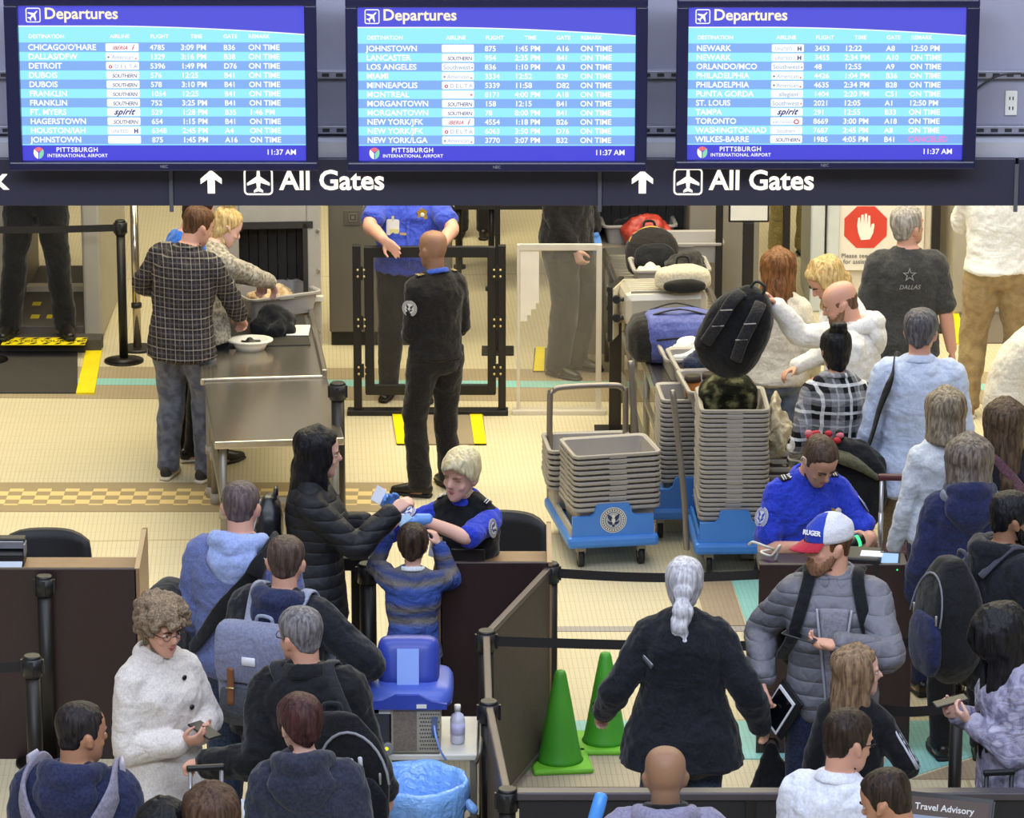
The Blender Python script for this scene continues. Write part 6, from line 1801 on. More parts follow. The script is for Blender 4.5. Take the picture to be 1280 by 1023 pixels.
bm = B(); ball(bm, (.068, -.035, .105), (.022, .020, .034)); link('amber_light', bm, glow('amber light', 'ffcf70', 5.0), rt)
bm = B(); span(bm, (-.09, -.055, .03), (.04, -.05, .055)); link('light_bar', bm, glow('pale bar', 'd8e6ff', .9), rt)
# passport desk stand
q = P(452, 672, 1.0); rt = empty('reader_stand', (q.x - .02, 19.12, 0), 0, 'black tray stand with a lit document pad beside the podium', 'stand')
bm = B(); span(bm, (-.03, -.03, 0), (.03, .03, .90), .004); link('column', bm, BLKM, rt)
bm = B(); span(bm, (-.16, -.14, .90), (.12, .14, .97), .01); link('tray', bm, BLKP, rt)
bm = B(); span(bm, (-.06, -.10, .97), (.10, -.02, .976)); link('lit_pad', bm, glow('pad light', 'cfdcff', .8), rt)
bm = B(); span(bm, (-.16, -.2, 0), (.16, .2, .02), .004); link('foot_plate', bm, BLKM, rt)
q = P(461, 694, .95); stanchion(q.x, q.y - .16, 'thick black belt post between the long haired woman and the boy', .96, .15, None, r=.042)
q = P(422, 478, 1.0); stanchion(q.x, q.y, 'tall dark belt post at the corner of the front steel table', 1.0, .15, None, r=.038, mat=plain('post brown', '2c2621', .4, .3))
q = P(55, 722, .97); stanchion(q.x, q.y, 'black belt post in front of the left podium', .98, .17, None, r=.036)
q = P(40, 822, .97); stanchion(q.x, q.y, 'black belt post nearer the hooded man at bottom left', .98, .17, (q.x - 1.0, q.y, 0), r=.036)

# --- divider posts and panels in the middle
D = [Vector((.19, 18.86, 0)), Vector((-.121, 17.83, 0)), Vector((-.104, 16.86, 0)), Vector((-.020, 15.78, 0))]
for i, lab in enumerate(('divider post at the corner of the centre podium', 'divider post beside the blue machine', 'divider post behind the front barrier, right of the bin', 'corner post of the front barrier')):
    rt = stanchion(D[i].x, D[i].y, lab, .985, .12 if i else .10, (D[i].x + (1.05 if i == 0 else 2.05), D[i].y - (.02 if i == 0 else .02), 0) if i < 2 else None, 'divider posts', r=.036)
PANEL = plain('divider panel brown', '463a34', .6, var=.15, scale=40); RAILT = plain('divider rail', '544a4c', .35, .3)
for i, lab in enumerate(('brown divider panel between podium and blue machine', 'divider panel running from the blue machine toward the front', 'last divider panel joining the front barrier')):
    a, b = D[i], D[i + 1]; d = b - a; L_ = d.length; an = math.atan2(d.y, d.x)
    rt = empty('divider_panel', a, an, lab, 'divider', 'divider panels')
    bm = B(); span(bm, (.045, -.010, .06), (L_ - .045, .010, .95)); link('panel', bm, PANEL, rt)
    bm = B(); span(bm, (.04, -.017, .945), (L_ - .04, .017, .972), .005); link('top_rail', bm, RAILT, rt)
    bm = B(); span(bm, (.04, -.017, .045), (L_ - .04, .017, .07), .005); link('bottom_rail', bm, RAILT, rt)
rt = empty('front_barrier', (0.0, 15.72, 0), 0, 'long dark barrier panel along the bottom right of the hall', 'barrier')
bm = B(); span(bm, (.03, -.012, .05), (2.9, .012, .97)); link('panel', bm, plain('barrier black', '1a1a20', .6), rt)
bm = B(); span(bm, (.02, -.035, .965), (2.9, .035, 1.0), .006); link('top_rail', bm, plain('barrier rail', '4a464e', .35, .3), rt)
for x in (1.0, 2.0, 2.85):
    bm = B(); span(bm, (x - .02, -.03, 0), (x + .02, .03, .97)); link('leg', bm, BLKM, rt)
q = XY(1196, 16.95, .9); stanchion(q.x, q.y, 'belt post hidden behind the woman in the camouflage top', .97, .12, (q.x - .42, q.y + .02, 0))

# --- green cones
def cone(px, py, label, txt=False, rz=0):
    q = P(px, py); rt = empty('traffic_cone', (q.x, q.y, 0), rz, label, 'cone', 'green cones')
    G1, G2 = plain('cone green', '3f8f24', .5, var=.08), plain('cone base green', '6cb62c', .55, var=.12)
    bm = B(); box(bm, (0, 0, .018), (.30, .30, .030), None, .012)
    for a in (1, -1):
        for b in (1, -1): box(bm, (a * .115, b * .115, .006), (.05, .05, .012))
    link('base', bm, G2, rt)
    prof = [(.118, .030), (.108, .05), (.094, .12), (.060, .32), (.030, .48), (.024, .495), (.012, .50)]
    bm = B(); n = 30; rows = [[bm.verts.new((r * math.cos(2 * PI * i / n), r * math.sin(2 * PI * i / n), z)) for i in range(n)] for r, z in prof]
    for a, b in zip(rows, rows[1:]):
        for i in range(n): bm.faces.new((a[i], a[(i + 1) % n], b[(i + 1) % n], b[i])).smooth = True
    bm.faces.new(rows[-1]); bm.faces.new(rows[0][::-1]); link('cone_body', bm, G1, rt)
    if txt:
        bm = B(); text_bm(bm, [('PAINT', 0, -.02, .048, 'CENTER', .01, 0, 0)], Matrix.Translation((0.0, -.086, .235)) @ Matrix.Rotation(R(-9.5), 4, 'X'), .0006)
        for v in bm.verts:
            r = .094 - (v.co.z - .12) / .20 * .034 + .0015; v.co.y = -math.sqrt(max(1e-6, r * r - min(v.co.x ** 2, r * r * .9)))
        link('stencil', bm, plain('stencil dark', '1c3a18', .7), rt)
    return rt
cone(700, 957, 'green cone in front, nearer the front barrier', rz=.12)
cone(756, 933, 'green cone behind, with PAINT stencilled on it', True, .03)

# --- blue trace machine on its cart, bottle, bin
rt = empty('utility_cart', (-.385, 17.02, 0), 0, 'grey utility cart under the blue machine', 'cart')
bm = B(); span(bm, (-.23, -.22, .72), (.23, .28, .75), .006); link('top_shelf', bm, WHITEP, rt)
bm = B(); span(bm, (-.22, -.21, .2), (.22, .27, .22)); link('lower_shelf', bm, WHITEP, rt)
for a in (-.21, .21):
    for b in (-.2, .26):
        bm = B(); span(bm, (a - .014, b - .014, .05), (a + .014, b + .014, .735)); lg = link('leg', bm, STEEL_D, rt)
        bm = B(); cyl(bm, (a - .012, b, .028), (a + .012, b, .028), .028); link('caster', bm, BLKP, lg)
bm = B(); tube(bm, [(.225, -.24, .72), (.245, -.25, .80), (.245, .26, .80), (.225, .27, .72)], .010, n=8); link('handle', bm, STEEL_D, rt)
rt = empty('trace_detector', (-.455, 17.0, .75), 0, 'blue desktop trace detector with beige computer on the cart', 'machine')
BL1, BL2, BL3 = plain('machine blue', '4359b4', .4), plain('machine deep blue', '2c3f9c', .4), plain('machine pale blue', '7f9be0', .4)
BEI = plain('computer beige', 'a59d8c', .5)
bm = B(); span(bm, (-.085, -.20, .006), (.135, .10, .225), .006); o = link('computer_case', bm, BEI, rt)
bm = B(); span(bm, (-.075, -.204, .02), (.03, -.199, .205)); link('fan_grille', bm, plain('grille brown', '7a6d60', .6, var=.3, scale=120), o)
bm = B()
for i in range(8):
    for j in range(10): cyl(bm, (.045 + .011 * i + (.005 if j % 2 else 0), -.2035, .03 + j * .018), (.045 + .011 * i + (.005 if j % 2 else 0), -.199, .03 + j * .018), .0035, None, 6)
link('vent_holes', bm, plain('vent dark', '38332c', .7), o)
bm = B(); span(bm, (.095, -.206, .09), (.122, -.199, .18)); link('ports', bm, plain('port blue grey', '5a6684', .5), o)
bm = B(); tube(bm, [(.108, -.21, .14), (.116, -.24, .10), (.135, -.25, .04), (.16, -.24, -.01)], .005, n=6); link('cable', bm, BL3, o)
bm = B(); span(bm, (-.185, -.18, .006), (-.09, .10, .19), .006); o = link('power_unit', bm, plain('unit dark', '3b3a40', .5), rt)
bm = B(); cyl(bm, (-.10, -.215, .03), (-.10, -.18, .03), .026); ball(bm, (-.105, -.217, .034), .008, mi=1); link('plug', bm, [plain('plug grey', '8a8a90', .4), glow('led yellow', 'f0f020', 1.5)], o)
bm = B(); span(bm, (-.14, -.19, .19), (-.04, -.05, .225)); link('papers', bm, WHITEP, rt)
bm = B(); secs = []
Z_ = Vector((0, 0, 1)); X_ = Vector((1, 0, 0)); Y_ = Vector((0, 1, 0))
rings(bm, [(Vector((-.015, .0, z)), X_, Y_, a, b) for z, a, b in ((.225, .205, .22), (.245, .208, .22), (.275, .205, .20), (.295, .195, .18), (.302, .18, .16))], 24, .1, 5.0)
link('lower_housing', bm, BL1, rt, True)
bm = B(); poly(bm, [(-.19, .225), (.165, .225), (.165, .25), (.10, .262), (.04, .292), (-.06, .292), (-.12, .262), (-.19, .25)], .02, 0, Matrix.Translation((0, -.232, 0))); link('front_fascia', bm, BL2, rt)
bm = B(); span(bm, (.03, -.236, .232), (.075, -.232, .25)); link('label_plate', bm, WHITEP, rt)
Mh = Matrix.Translation((-.01, -.02, .375)) @ Matrix.Rotation(R(-16), 4, 'X')
bm = B(); rings(bm, [(Mh @ Vector((0, y, 0)), X_, (Mh.to_3x3() @ Z_), a, b) for y, a, b in ((-.075, .110, .095), (-.05, .135, .115), (.02, .140, .120), (.06, .14, .12))], 26, .05, 5.5); link('screen_hood', bm, BL2, rt, True)
bm = B(); bmesh.ops.create_cube(bm, size=1, matrix=Mh @ Matrix.Translation((-.0, -.082, -.03)) @ Matrix.Diagonal((.098, .02, .19, 1))); link('hood_plate', bm, BL3, rt)
q = XY(572, 16.95, .8); rt = empty('bottle', (q.x, 16.95, .75), 0, 'white plastic bottle beside the beige computer', 'bottle')
bm = B(); rings(bm, [(Vector((0, 0, z)), X_, Y_, r, r) for z, r in ((0.002, .028), (.01, .033), (.115, .033), (.135, .026), (.145, .013), (.155, .012))], 18, .05); link('bottle_body', bm, plain('bottle white', 'c9c9dc', .35), rt)
bm = B(); cyl(bm, (0, 0, .155), (0, 0, .182), .0145); link('cap', bm, WHITEP, rt)
bm = B(); cyl(bm, (0, 0, .045), (0, 0, .10), .0336); link('label_band', bm, plain('bottle label', 'b9b4d8', .5), rt)
q = P(520, 968, .80); rt = empty('trash_can', (q.x, q.y, 0), 0, 'dark blue rubbish bin with a pale blue liner below the machine', 'bin')
bm = B(); n = 36
prof = [(.175, 0.0), (.185, .02), (.205, .70), (.218, .72), (.218, .74), (.214, .73), (.200, .05), (.0, .03)]
rows = [[bm.verts.new((max(r, .001) * math.cos(2 * PI * i / n), max(r, .001) * math.sin(2 * PI * i / n), z)) for i in range(n)] for r, z in prof]
for a, b in zip(rows, rows[1:]):
    for i in range(n): bm.faces.new((a[i], a[(i + 1) % n], b[(i + 1) % n], b[i])).smooth = True
bm.faces.new(rows[0][::-1]); link('can_body', bm, plain('bin blue', '22309c', .4), rt)
bm = B(); rows = []
for r, z in ((.213, .60), (.226, .66), (.232, .72), (.230, .775), (.216, .785), (.196, .765), (.172, .66), (.13, .50), (.08, .42), (.002, .40)):
    rows.append([])
    for i in range(56):
        a = 2 * PI * i / 56; w = .010 * math.sin(a * 9 + z * 20) + .006 * math.sin(a * 17 + 2)
        k = 1 if z < .7 or r < .21 else .35
        rows[-1].append(bm.verts.new(((r + w * k) * math.cos(a), (r + w * k) * math.sin(a), z + (.028 * math.sin(a * 4 + 1) if z < .63 and r > .2 else 0) + (.004 * math.sin(a * 6)))))
for a, b in zip(rows, rows[1:]):
    for i in range(56): bm.faces.new((a[i], a[(i + 1) % 56], b[(i + 1) % 56], b[i])).smooth = True
t = NT('blue liner film'); t.b.inputs['Base Color'].default_value = lin('7fb0f0'); t.b.inputs['Roughness'].default_value = .22; t.b.inputs['Specular IOR Level'].default_value = .7
t.bump(t.noise(t.coord(), 22, 3, 1.5), .6, .02)
link('liner', bm, t.m, rt)
bm = B(); tube(bm, [(.225, -.03, .68), (.250, -.05, .655), (.262, -.04, .64)], [.02, .022, .012], n=8); link('liner_knot', bm, t.m, rt)

# --- travel advisory display
q = PY(1188, 1003, 15.2); rt = empty('advisory_display', (q.x, 15.25, 0.045), R(-17), 'tilted display headed Travel Advisory at the bottom right corner', 'display')
bm = B(); cyl(bm, (0, .02, -.045), (0, .02, .80), .03); cyl(bm, (0, .02, -.045), (0, .02, -.025), .2, .2, 28); link('stand', bm, BLKM, rt)
Md = Matrix.Translation((0, 0, .955)) @ Matrix.Rotation(R(-28), 4, 'X')
bm = B(); bmesh.ops.create_cube(bm, size=1, matrix=Md @ Matrix.Diagonal((.36, .03, .30, 1))); bmesh.ops.bevel(bm, geom=bm.edges[:], offset=.008, segments=2, affect='EDGES'); link('frame', bm, BLKP, rt)
bm = B(); poly(bm, [(-.16, -.13), (.16, -.13), (.16, .055), (-.16, .055)], .002, 0, Md @ Matrix.Translation((0, -.0175, 0))); poly(bm, [(-.16, .055), (.16, .055), (.16, .13), (-.16, .13)], .002, 1, Md @ Matrix.Translation((0, -.0175, 0))); link('screen', bm, [glow('advisory pale', '9aa8c8', .75), glow('advisory brown', '6a5a58', .5)], rt)
bm = B(); text_bm(bm, [('Travel Advisory', -.145, .078, .038, 'LEFT', .012, 0, 0)], Md @ Matrix.Translation((0, -.019, 0))); link('lettering', bm, glow('advisory white', 'e8ecf8', .8), rt)
bm = B(); q = PY(748, 1012, 14.5); tube(bm, [(q.x - .03, 14.5, q.z - .10), (q.x, 14.52, q.z), (q.x + .012, 14.54, q.z + .04)], [.026, .028, .026], n=14); tag(link('blue_tube', bm, plain('tube blue', '4f9af0', .4)), 'bright blue tube beside the bald man at the bottom edge', 'tube')

# ================================================================ BIN CARTS AND BINS
def bin_mesh(w=.52, d=.40, h=.145):
    """nesting tray: sloping walls, rolled rim with a handle notch"""
    bm = B(); sets = []
    for z, k, t in ((0, .046, 0), (h - .019, .024, 0), (h - .019, .002, 0), (h - .015, 0, 0), (h - .004, 0, 0), (h, .003, 0), (h, .014, 0), (h - .008, .026, 0), (.008, .050, 0)):
        pts = rrect(w - 2 * k, d - 2 * k, .045 - min(k, .03) * .6, 4)
        sets.append([bm.verts.new((x, y, z)) for x, y in pts])
    for a, b in zip(sets, sets[1:]):
        n = len(a)
        for i in range(n): bm.faces.new((a[i], a[(i + 1) % n], b[(i + 1) % n], b[i]))
    bm.faces.new(sets[0][::-1]); bm.faces.new(sets[-1])
    for sg in (1, -1):
        box(bm, (0, sg * (d / 2 - .006), h - .020), (.10, .010, .010)); box(bm, (sg * (w / 2 - .006), 0, h - .020), (.010, .09, .010))
    return bm
proto = None
def bin_at(p, rz, label, group, pitch=0):
    global proto
    if proto is None:
        proto = link('security_bin', bin_mesh(), BIN_M); o = proto
    else:
        o = proto.copy(); COL.objects.link(o)
    o.location = p; o.rotation_euler = (R(pitch), 0, R(rz))
    return tag(o, label, 'bin', group)
def stack(x, y, z0, n, rz, step, where, group, jit=.6, seed=1, top=True):
    rnd = random.Random(seed)
    for i in range(n):
        last = i == n - 1
        bin_at((x + rnd.uniform(-.003, .003), y + rnd.uniform(-.003, .003), z0 + i * step), rz + rnd.uniform(-jit, jit), ('empty topmost grey bin of the ' if last and top else 'grey plastic bin nested in the ') + where, group)
    return z0 + (n - 1) * step

def bin_cart(label, x, y, rz, w, l, handle, seal_on=True):
    """blue moulded base on casters with a bent steel push bar"""
    rt = empty('bin_cart', (x, y, 0), R(rz), label, 'cart', 'blue bin carts')
    bm = B(); box(bm, (0, 0, .165), (w, l, .07), None, .022); o = link('platform', bm, BLUE_C, rt)
    bm = B(); zt = .36
    prof = [(-w / 2 + .03, .19), (w / 2 - .03, .19), (w / 2 - .03, .315)] + [(x_ * w, z_) for x_, z_ in ((.25, .315), (.21, .33), (.185, zt + .015), (.16, zt + .025), (-.16, zt + .025), (-.185, zt + .015), (-.21, .33), (-.25, .315))] + [(-w / 2 + .03, .315)]
    poly(bm, prof, .03, 0, Matrix.Translation((0, -l / 2 + .02, 0))); link('front_wall', bm, BLUE_C, rt)
    bm = B(); span(bm, (-w / 2 + .03, l / 2 - .05, .19), (w / 2 - .03, l / 2 - .02, .315)); link('back_wall', bm, BLUE_C, rt)
    for sg in (1, -1):
        bm = B(); span(bm, (sg * (w / 2 - .035), -l / 2 + .03, .19), (sg * (w / 2 - .02), l / 2 - .03, .25)); link('side_wall', bm, plain('cart grey side', 'a9a39a', .5) if seal_on else BLUE_C, rt)
    for a in (1, -1):
        for b in (1, -1):
            bm = B(); cx, cy = a * (w / 2 - .09), b * (l / 2 - .10)
            cyl(bm, (cx - .016, cy, .055), (cx + .016, cy, .055), .055, None, 20); c = link('caster', bm, BLKP, rt)
            bm = B(); box(bm, (cx, cy, .11), (.05, .07, .05)); cyl(bm, (cx - .018, cy, .055), (cx + .018, cy, .055), .022); link('fork', bm, STEEL_D, c)
    bm = B(); tube(bm, handle, .018, n=12, sub=5); link('push_bar', bm, plain('tube steel', '8d857c', .35, .7), rt)
    if seal_on:
        seal(.076, Matrix.Translation((0, -l / 2 + .018, .292)), rt, 'agency_seal')
    return rt
# cart in front, left
ca = Matrix.Rotation(R(9), 3, 'Z'); cA = Vector((.515, 22.18, 0)); w, l = .53, .84
bin_cart('blue bin cart at the left with the round seal and two low stacks', cA.x, cA.y, 9, w, l, [(-.235, l / 2 - .03, .16), (-.235, l / 2 - .03, .78), (-.215, l / 2 - .03, .85), (-.14, l / 2 - .03, .87), (.12, l / 2 - .03, .87), (.195, l / 2 - .03, .85), (.215, l / 2 - .03, .78), (.215, l / 2 - .03, .16)])
fa = cA + ca @ Vector((.02, -.175, 0)); stack(fa.x, fa.y, .215, 11, 13, .0315, 'front stack on the sealed cart', 'bins in the front stack of the sealed cart', .8, 1)
fb = cA + ca @ Vector((-.03, .235, 0)); stack(fb.x, fb.y, .215, 8, 6, .0320, 'back stack on the sealed cart', 'bins in the back stack of the sealed cart', .8, 2)
# middle cart, handle leaning to its left
cB = Vector((1.04, 22.58, 0))
bin_cart('blue bin cart in the middle with its bar leaning left', cB.x, cB.y, 2, .54, .58, [(-.30, -.10, .15), (-.305, -.05, .45), (-.33, .02, .80), (-.345, .06, 1.0)], False)
stack(cB.x + .07, cB.y - .02, .215, 18, 3, .0285, 'stack on the middle cart', 'bins on the middle cart', .7, 3)
# right cart with the tall stack, short side toward us
cC = Vector((1.255, 21.98, 0))
bin_cart('blue bin cart at the right carrying the tall stack', cC.x, cC.y - .05, 2, .46, .60, [(-.27, -.24, .15), (-.285, -.19, .45), (-.32, -.10, .80), (-.345, -.04, 1.03)], False)
topC = stack(cC.x, cC.y - .02, .190, 24, 91, .0275, 'tall stack on the right cart', 'bins in the tall stack', .7, 4, top=False)
o = [x for x in COL.objects if x.get('group') == 'bins in the tall stack'][-1]; o['label'] = 'topmost grey bin of the tall stack holding the camouflage backpack'
# far right stack behind the officer
q = P(972, 640, .3); stack(q.x, q.y + .15, .02, 12, 3, .0460, 'low stack behind the officer at the right podium', 'bins in the low stack behind the officer', 1.0, 5)
q = P(950, 655, .3)

# ================================================================ BAGS AND CLOTHES ON THE TABLES
def lump(name, label, cat, at, size, m, rz=0, seed=1, n=14, disp=.05, vox=.011, flat=.35, group=None):
    """soft folded heap of cloth"""
    rnd = random.Random(seed); bm = B()
    for i in range(n):
        a = rnd.uniform(0, 2 * PI); r = rnd.uniform(0, .62) ** .7
        x, y = r * math.cos(a) * size[0] / 2, r * math.sin(a) * size[1] / 2
        z = size[2] * (.5 * (1 - r) + .18) * rnd.uniform(.6, 1.1)
        b = rnd.uniform(0, PI)
        tube(bm, [(x - .16 * size[0] * math.cos(b), y - .16 * size[1] * math.sin(b), z * .8), (x, y, z), (x + .18 * size[0] * math.cos(b), y + .18 * size[1] * math.sin(b), z * .75)], [(size[0] * .12, size[2] * .26), (size[0] * .15, size[2] * .30), (size[0] * .10, size[2] * .22)], n=9)
    box(bm, (0, 0, size[2] * .22), (size[0] * .8, size[1] * .8, size[2] * .4), None, size[2] * .12)
    o = link(name, bm, m); o.location = at; o.rotation_euler = (0, 0, R(rz)); soft(o, vox, 2, disp, TEX_FOLD)
    return tag(o, label, cat, group)

def pack(name, label, at, w, d, h, rot, m, m2, cat='backpack', zipm=None, pads=None, pocket=True, taper=.25):
    """free-standing bag: z up the bag, front -Y"""
    rt = empty(name, at, 0, label, cat); rt.rotation_euler = [R(a) for a in rot]
    secs = []
    for i in range(13):
        t = i / 12; e = max((1 - abs(2 * t - 1) ** 5) ** .5, .5) if 0 < t < 1 else .5
        secs.append((Vector((0, 0, t * h)), Vector((1, 0, 0)), Vector((0, 1, 0)), w / 2 * e * (1 - taper * sm((t - .55) / .45)), d / 2 * e * (1 - taper * .8 * sm((t - .5) / .5))))
    bm = B(); rings(bm, secs, 20, .3, 3.0); o = link('bag_body', bm, m, rt); soft(o, .009, 3, .016, TEX_FOLD2)
    if pocket:
        bm = B(); secs = []
        for i in range(9):
            t = i / 8; e = max((1 - abs(2 * t - 1) ** 4) ** .5, .55)
            secs.append((Vector((0, -d / 2 + .0, h * (.06 + .5 * t))), Vector((1, 0, 0)), Vector((0, 1, 0)), w * .38 * e, .038 * e))
        rings(bm, secs, 16, .3, 3.0); o = link('pocket', bm, m2, rt); soft(o, .009, 2, .01, TEX_FOLD2)
    bm = B(); tube(bm, [(-.04, .02, h * .97), (-.03, .02, h + .05), (.03, .02, h + .05), (.04, .02, h * .97)], .009, n=8); link('top_handle', bm, m2, rt)
    if pads:
        for sg in (1, -1):
            bm = B(); tube(bm, [(sg * w * .16, d / 2 * .7, h * .95), (sg * w * .2, d / 2 + .035, h * .85), (sg * w * .22, d / 2 + .05, h * .55), (sg * w * .26, d / 2 + .03, h * .3)], [(.034, .012)] * 4, hint=(1, 0, 0), n=10, pw=3); s_ = link('strap', bm, pads, rt)
            bm = B()
            for z in (.78, .58): tube(bm, [(sg * w * .2 - .028, d / 2 + .058, h * z), (sg * w * .2 + .028, d / 2 + .058, h * (z - .07))], .004, n=6, sub=1)
            link('reflective_cord', bm, plain('reflective grey', '9c9a9a', .4), s_)
    if zipm:
        bm = B(); tube(bm, [(-w * .44, -d * .2, h * .3), (-w * .40, -d * .22, h * .75), (0, -d * .2, h * .99), (w * .40, -d * .22, h * .75), (w * .44, -d * .2, h * .3)], .007, n=6); link('zip', bm, zipm, rt)
    return rt

ZT = .765
# left table
q = P(313, 433, ZT + .02); rt = empty('bowl', (q.x, q.y, ZT), 0, 'white oval bowl in front of the plaid shirted man', 'bowl')
bm = B(); n = 32; rows = []
for r, z in ((.085, 0), (.105, .035), (.113, .052), (.140, .056), (.140, .066), (.112, .066), (.095, .02), (.002, .018)):
    rows.append([bm.verts.new((r * math.cos(2 * PI * i / n), r * .78 * math.sin(2 * PI * i / n), z)) for i in range(n)])
for a, b in zip(rows, rows[1:]):
    for i in range(n): bm.faces.new((a[i], a[(i + 1) % n], b[(i + 1) % n], b[i])).smooth = True
bm.faces.new(rows[0][::-1]); link('bowl_body', bm, plain('bowl white', 'dcd6c8', .35), rt)
lump('wallet_heap', 'black leather odds and ends in the white bowl', 'belongings', (q.x, q.y, ZT + .03), (.15, .11, .05), BLKP, 0, 3, 8, .02, .008)
q = P(336, 418, ZT + .02); lump('handbag', 'soft black handbag on the left table beyond the bowl', 'bag', (q.x + .02, q.y + .10, ZT), (.34, .26, .20), M_BLK, 10, 5, 16, .04)
q = P(334, 392, ZT + .03); bin_at((q.x + .03, q.y + .14, ZT + .012), 30, 'grey bin with cream clothes under the grey sweatered woman', None)
lump('folded_clothes', 'cream clothes and scarf lying in the left grey bin', 'clothes', (q.x + .02, q.y + .14, ZT + .07), (.36, .26, .13), cloth('cream scarf', 'c9b08c', 'a3835c', mixscale=22), 22, 8, 14, .04)
q = P(379, 416, ZT); bm = B(); span(bm, (q.x - .10, q.y - .13, ZT + .012), (q.x + .04, q.y + .12, ZT + .02), .003); tag(link('white_tray', bm, WHITEP), 'flat white plate at the right side of the left table', 'tray')

# right lane, from the tunnel toward us
def on(px, py, z=None): return P(px, py, z or ZR + .02)
lump('red_handbag', 'crumpled red leather bag at the x-ray tunnel mouth', 'bag', (XY(808, 26.55, 1).x, 26.55, ZR + .02), (.36, .22, .26), plain('red leather', 'a8382c', .45, var=.15), 4, 11, 16, .04)
q = on(800, 306); bin_at((q.x - .01, q.y + .22, ZR + .005), RZ, 'grey bin with a black coat at the top of the right conveyor', None)
lump('black_coat', 'black coat lying in the topmost bin of the right conveyor', 'coat', (q.x + .0, q.y + .22, ZR + .07), (.40, .28, .12), M_OFFBLK, 4, 12, 14, .04)
q = on(862, 328); bin_at((q.x - .03, q.y + .20, ZR + .005), RZ - 2, 'empty grey bin right of the black daypack on the conveyor', None)
q = on(818, 345); pack('backpack', 'black daypack with orange trim lying on the right conveyor', (q.x, q.y + .02, ZR + .01), .36, .20, .34, (-32, 0, 8), M_OFFBLK, M_BLK, zipm=plain('orange trim', 'c98a30', .5))
q = on(838, 362); bin_at((q.x + .0, q.y + .20, ZR + .005), RZ, 'grey bin with cables and a dark jacket, middle of the conveyor', None)
lump('dark_jacket', 'dark grey jacket heaped over the middle bin', 'jacket', (q.x + .11, q.y + .22, ZR + .08), (.32, .28, .17), cloth('charcoal jacket', '33312e', '242220'), 10, 14, 16, .05)
lump('white_cables', 'tangle of white straps in the middle bin', 'cables', (q.x - .13, q.y + .18, ZR + .09), (.18, .16, .07), plain('strap white', 'c8c0ae', .6), 0, 15, 12, .03, .008)
# suitcase on its side
q = on(832, 405); rt = empty('suitcase', (q.x - .02, q.y + .12, ZR), R(RZ + 3), 'pale silver suitcase lying on its side with wheels to the left', 'suitcase')
bm = B(); box(bm, (0, 0, .13), (.54, .36, .22), None, .05); o = link('shell', bm, plain('suitcase silver', 'b5aea0', .3, .3), rt)
bm = B()
for i in range(7): span(bm, (-.22, -.15 + i * .05, .238), (.22, -.135 + i * .05, .246))
link('ribs', bm, plain('suitcase rib', 'cbc4b4', .3, .3), o)
for y in (-.13, .12):
    for z in (.07, .19):
        bm = B(); cyl(bm, (-.31, y - .012, z), (-.31, y + .012, z), .026, None, 16); cyl(bm, (-.30, y, z), (-.26, y, z), .014); link('wheel', bm, BLKP, rt)
q = on(858, 412); pack('tote_bag', 'cream and black striped tote on top of the silver suitcase', (q.x - .02, q.y + .12, ZR + .24), .36, .16, .16, (0, 0, 5), cloth('cream canvas', 'c8bda6', 'b0a58c'), cloth('black canvas', '22201e'), 'bag', taper=.1)
# blue and black duffel
q = on(850, 458); rt = empty('duffel_bag', (q.x - .01, q.y + .20, ZR), R(RZ + 2), 'large duffel, black at the end and periwinkle blue in the middle', 'bag')
bm = B(); rings(bm, [(Vector((x, 0, .155)), Vector((0, 1, 0)), Vector((0, 0, 1)), a, b) for x, a, b in ((-.29, .11, .10), (-.26, .15, .14), (-.18, .165, .155))], 18, .3, 2.8); o = link('end_panel', bm, cloth('duffel black', '2a2724', '1c1a18'), rt); soft(o, .009, 2, .016, TEX_FOLD2)
bm = B(); rings(bm, [(Vector((x, 0, .16)), Vector((0, 1, 0)), Vector((0, 0, 1)), a, b) for x, a, b in ((-.19, .16, .155), (-.1, .172, .165), (.1, .172, .165), (.22, .15, .14), (.27, .11, .10))], 18, .3, 2.8); o = link('blue_body', bm, cloth('periwinkle nylon', '5a62a0', '4a5290', rough=.5), rt); soft(o, .009, 2, .022, TEX_FOLD)
bm = B()
for y in (-.06, .06): tube(bm, [(-.16, y, .31), (0, y * 1.3, .345), (.18, y, .30)], [(.014, .004)] * 3, hint=(0, 1, 0), n=8)
link('carry_strap', bm, cloth('strap dark', '1d1b1a'), rt)
bm = B(); tube(bm, [(-.15, -.173, .18), (.05, -.178, .19), (.24, -.15, .17)], .006, n=6); link('zip', bm, cloth('strap dark', '1d1b1a'), rt)
q = on(856, 470); bin_at((q.x + .05, q.y + .16, ZR + .005), 96, 'grey bin holding white clothes beside the duffel', None)
lump('white_clothes', 'white clothes filling the bin beside the duffel', 'clothes', (q.x + .04, q.y + .18, ZR + .08), (.32, .34, .14), M_WHITE, 0, 21, 14, .05)
q = on(872, 484); bin_at((q.x + .04, q.y + .10, ZR + .03), 96, 'grey bin with rolled jeans and tan belt on the conveyor', None)
lump('rolled_jeans', 'rolled blue jeans in the second small bin', 'jeans', (q.x + .02, q.y + .12, ZR + .10), (.24, .22, .13), M_DENIM_D, 12, 22, 12, .04)
q = on(888, 510); bin_at((q.x + .03, q.y + .06, ZR + .03), 96, 'grey bin with tan boots at the near end of the conveyor', None)
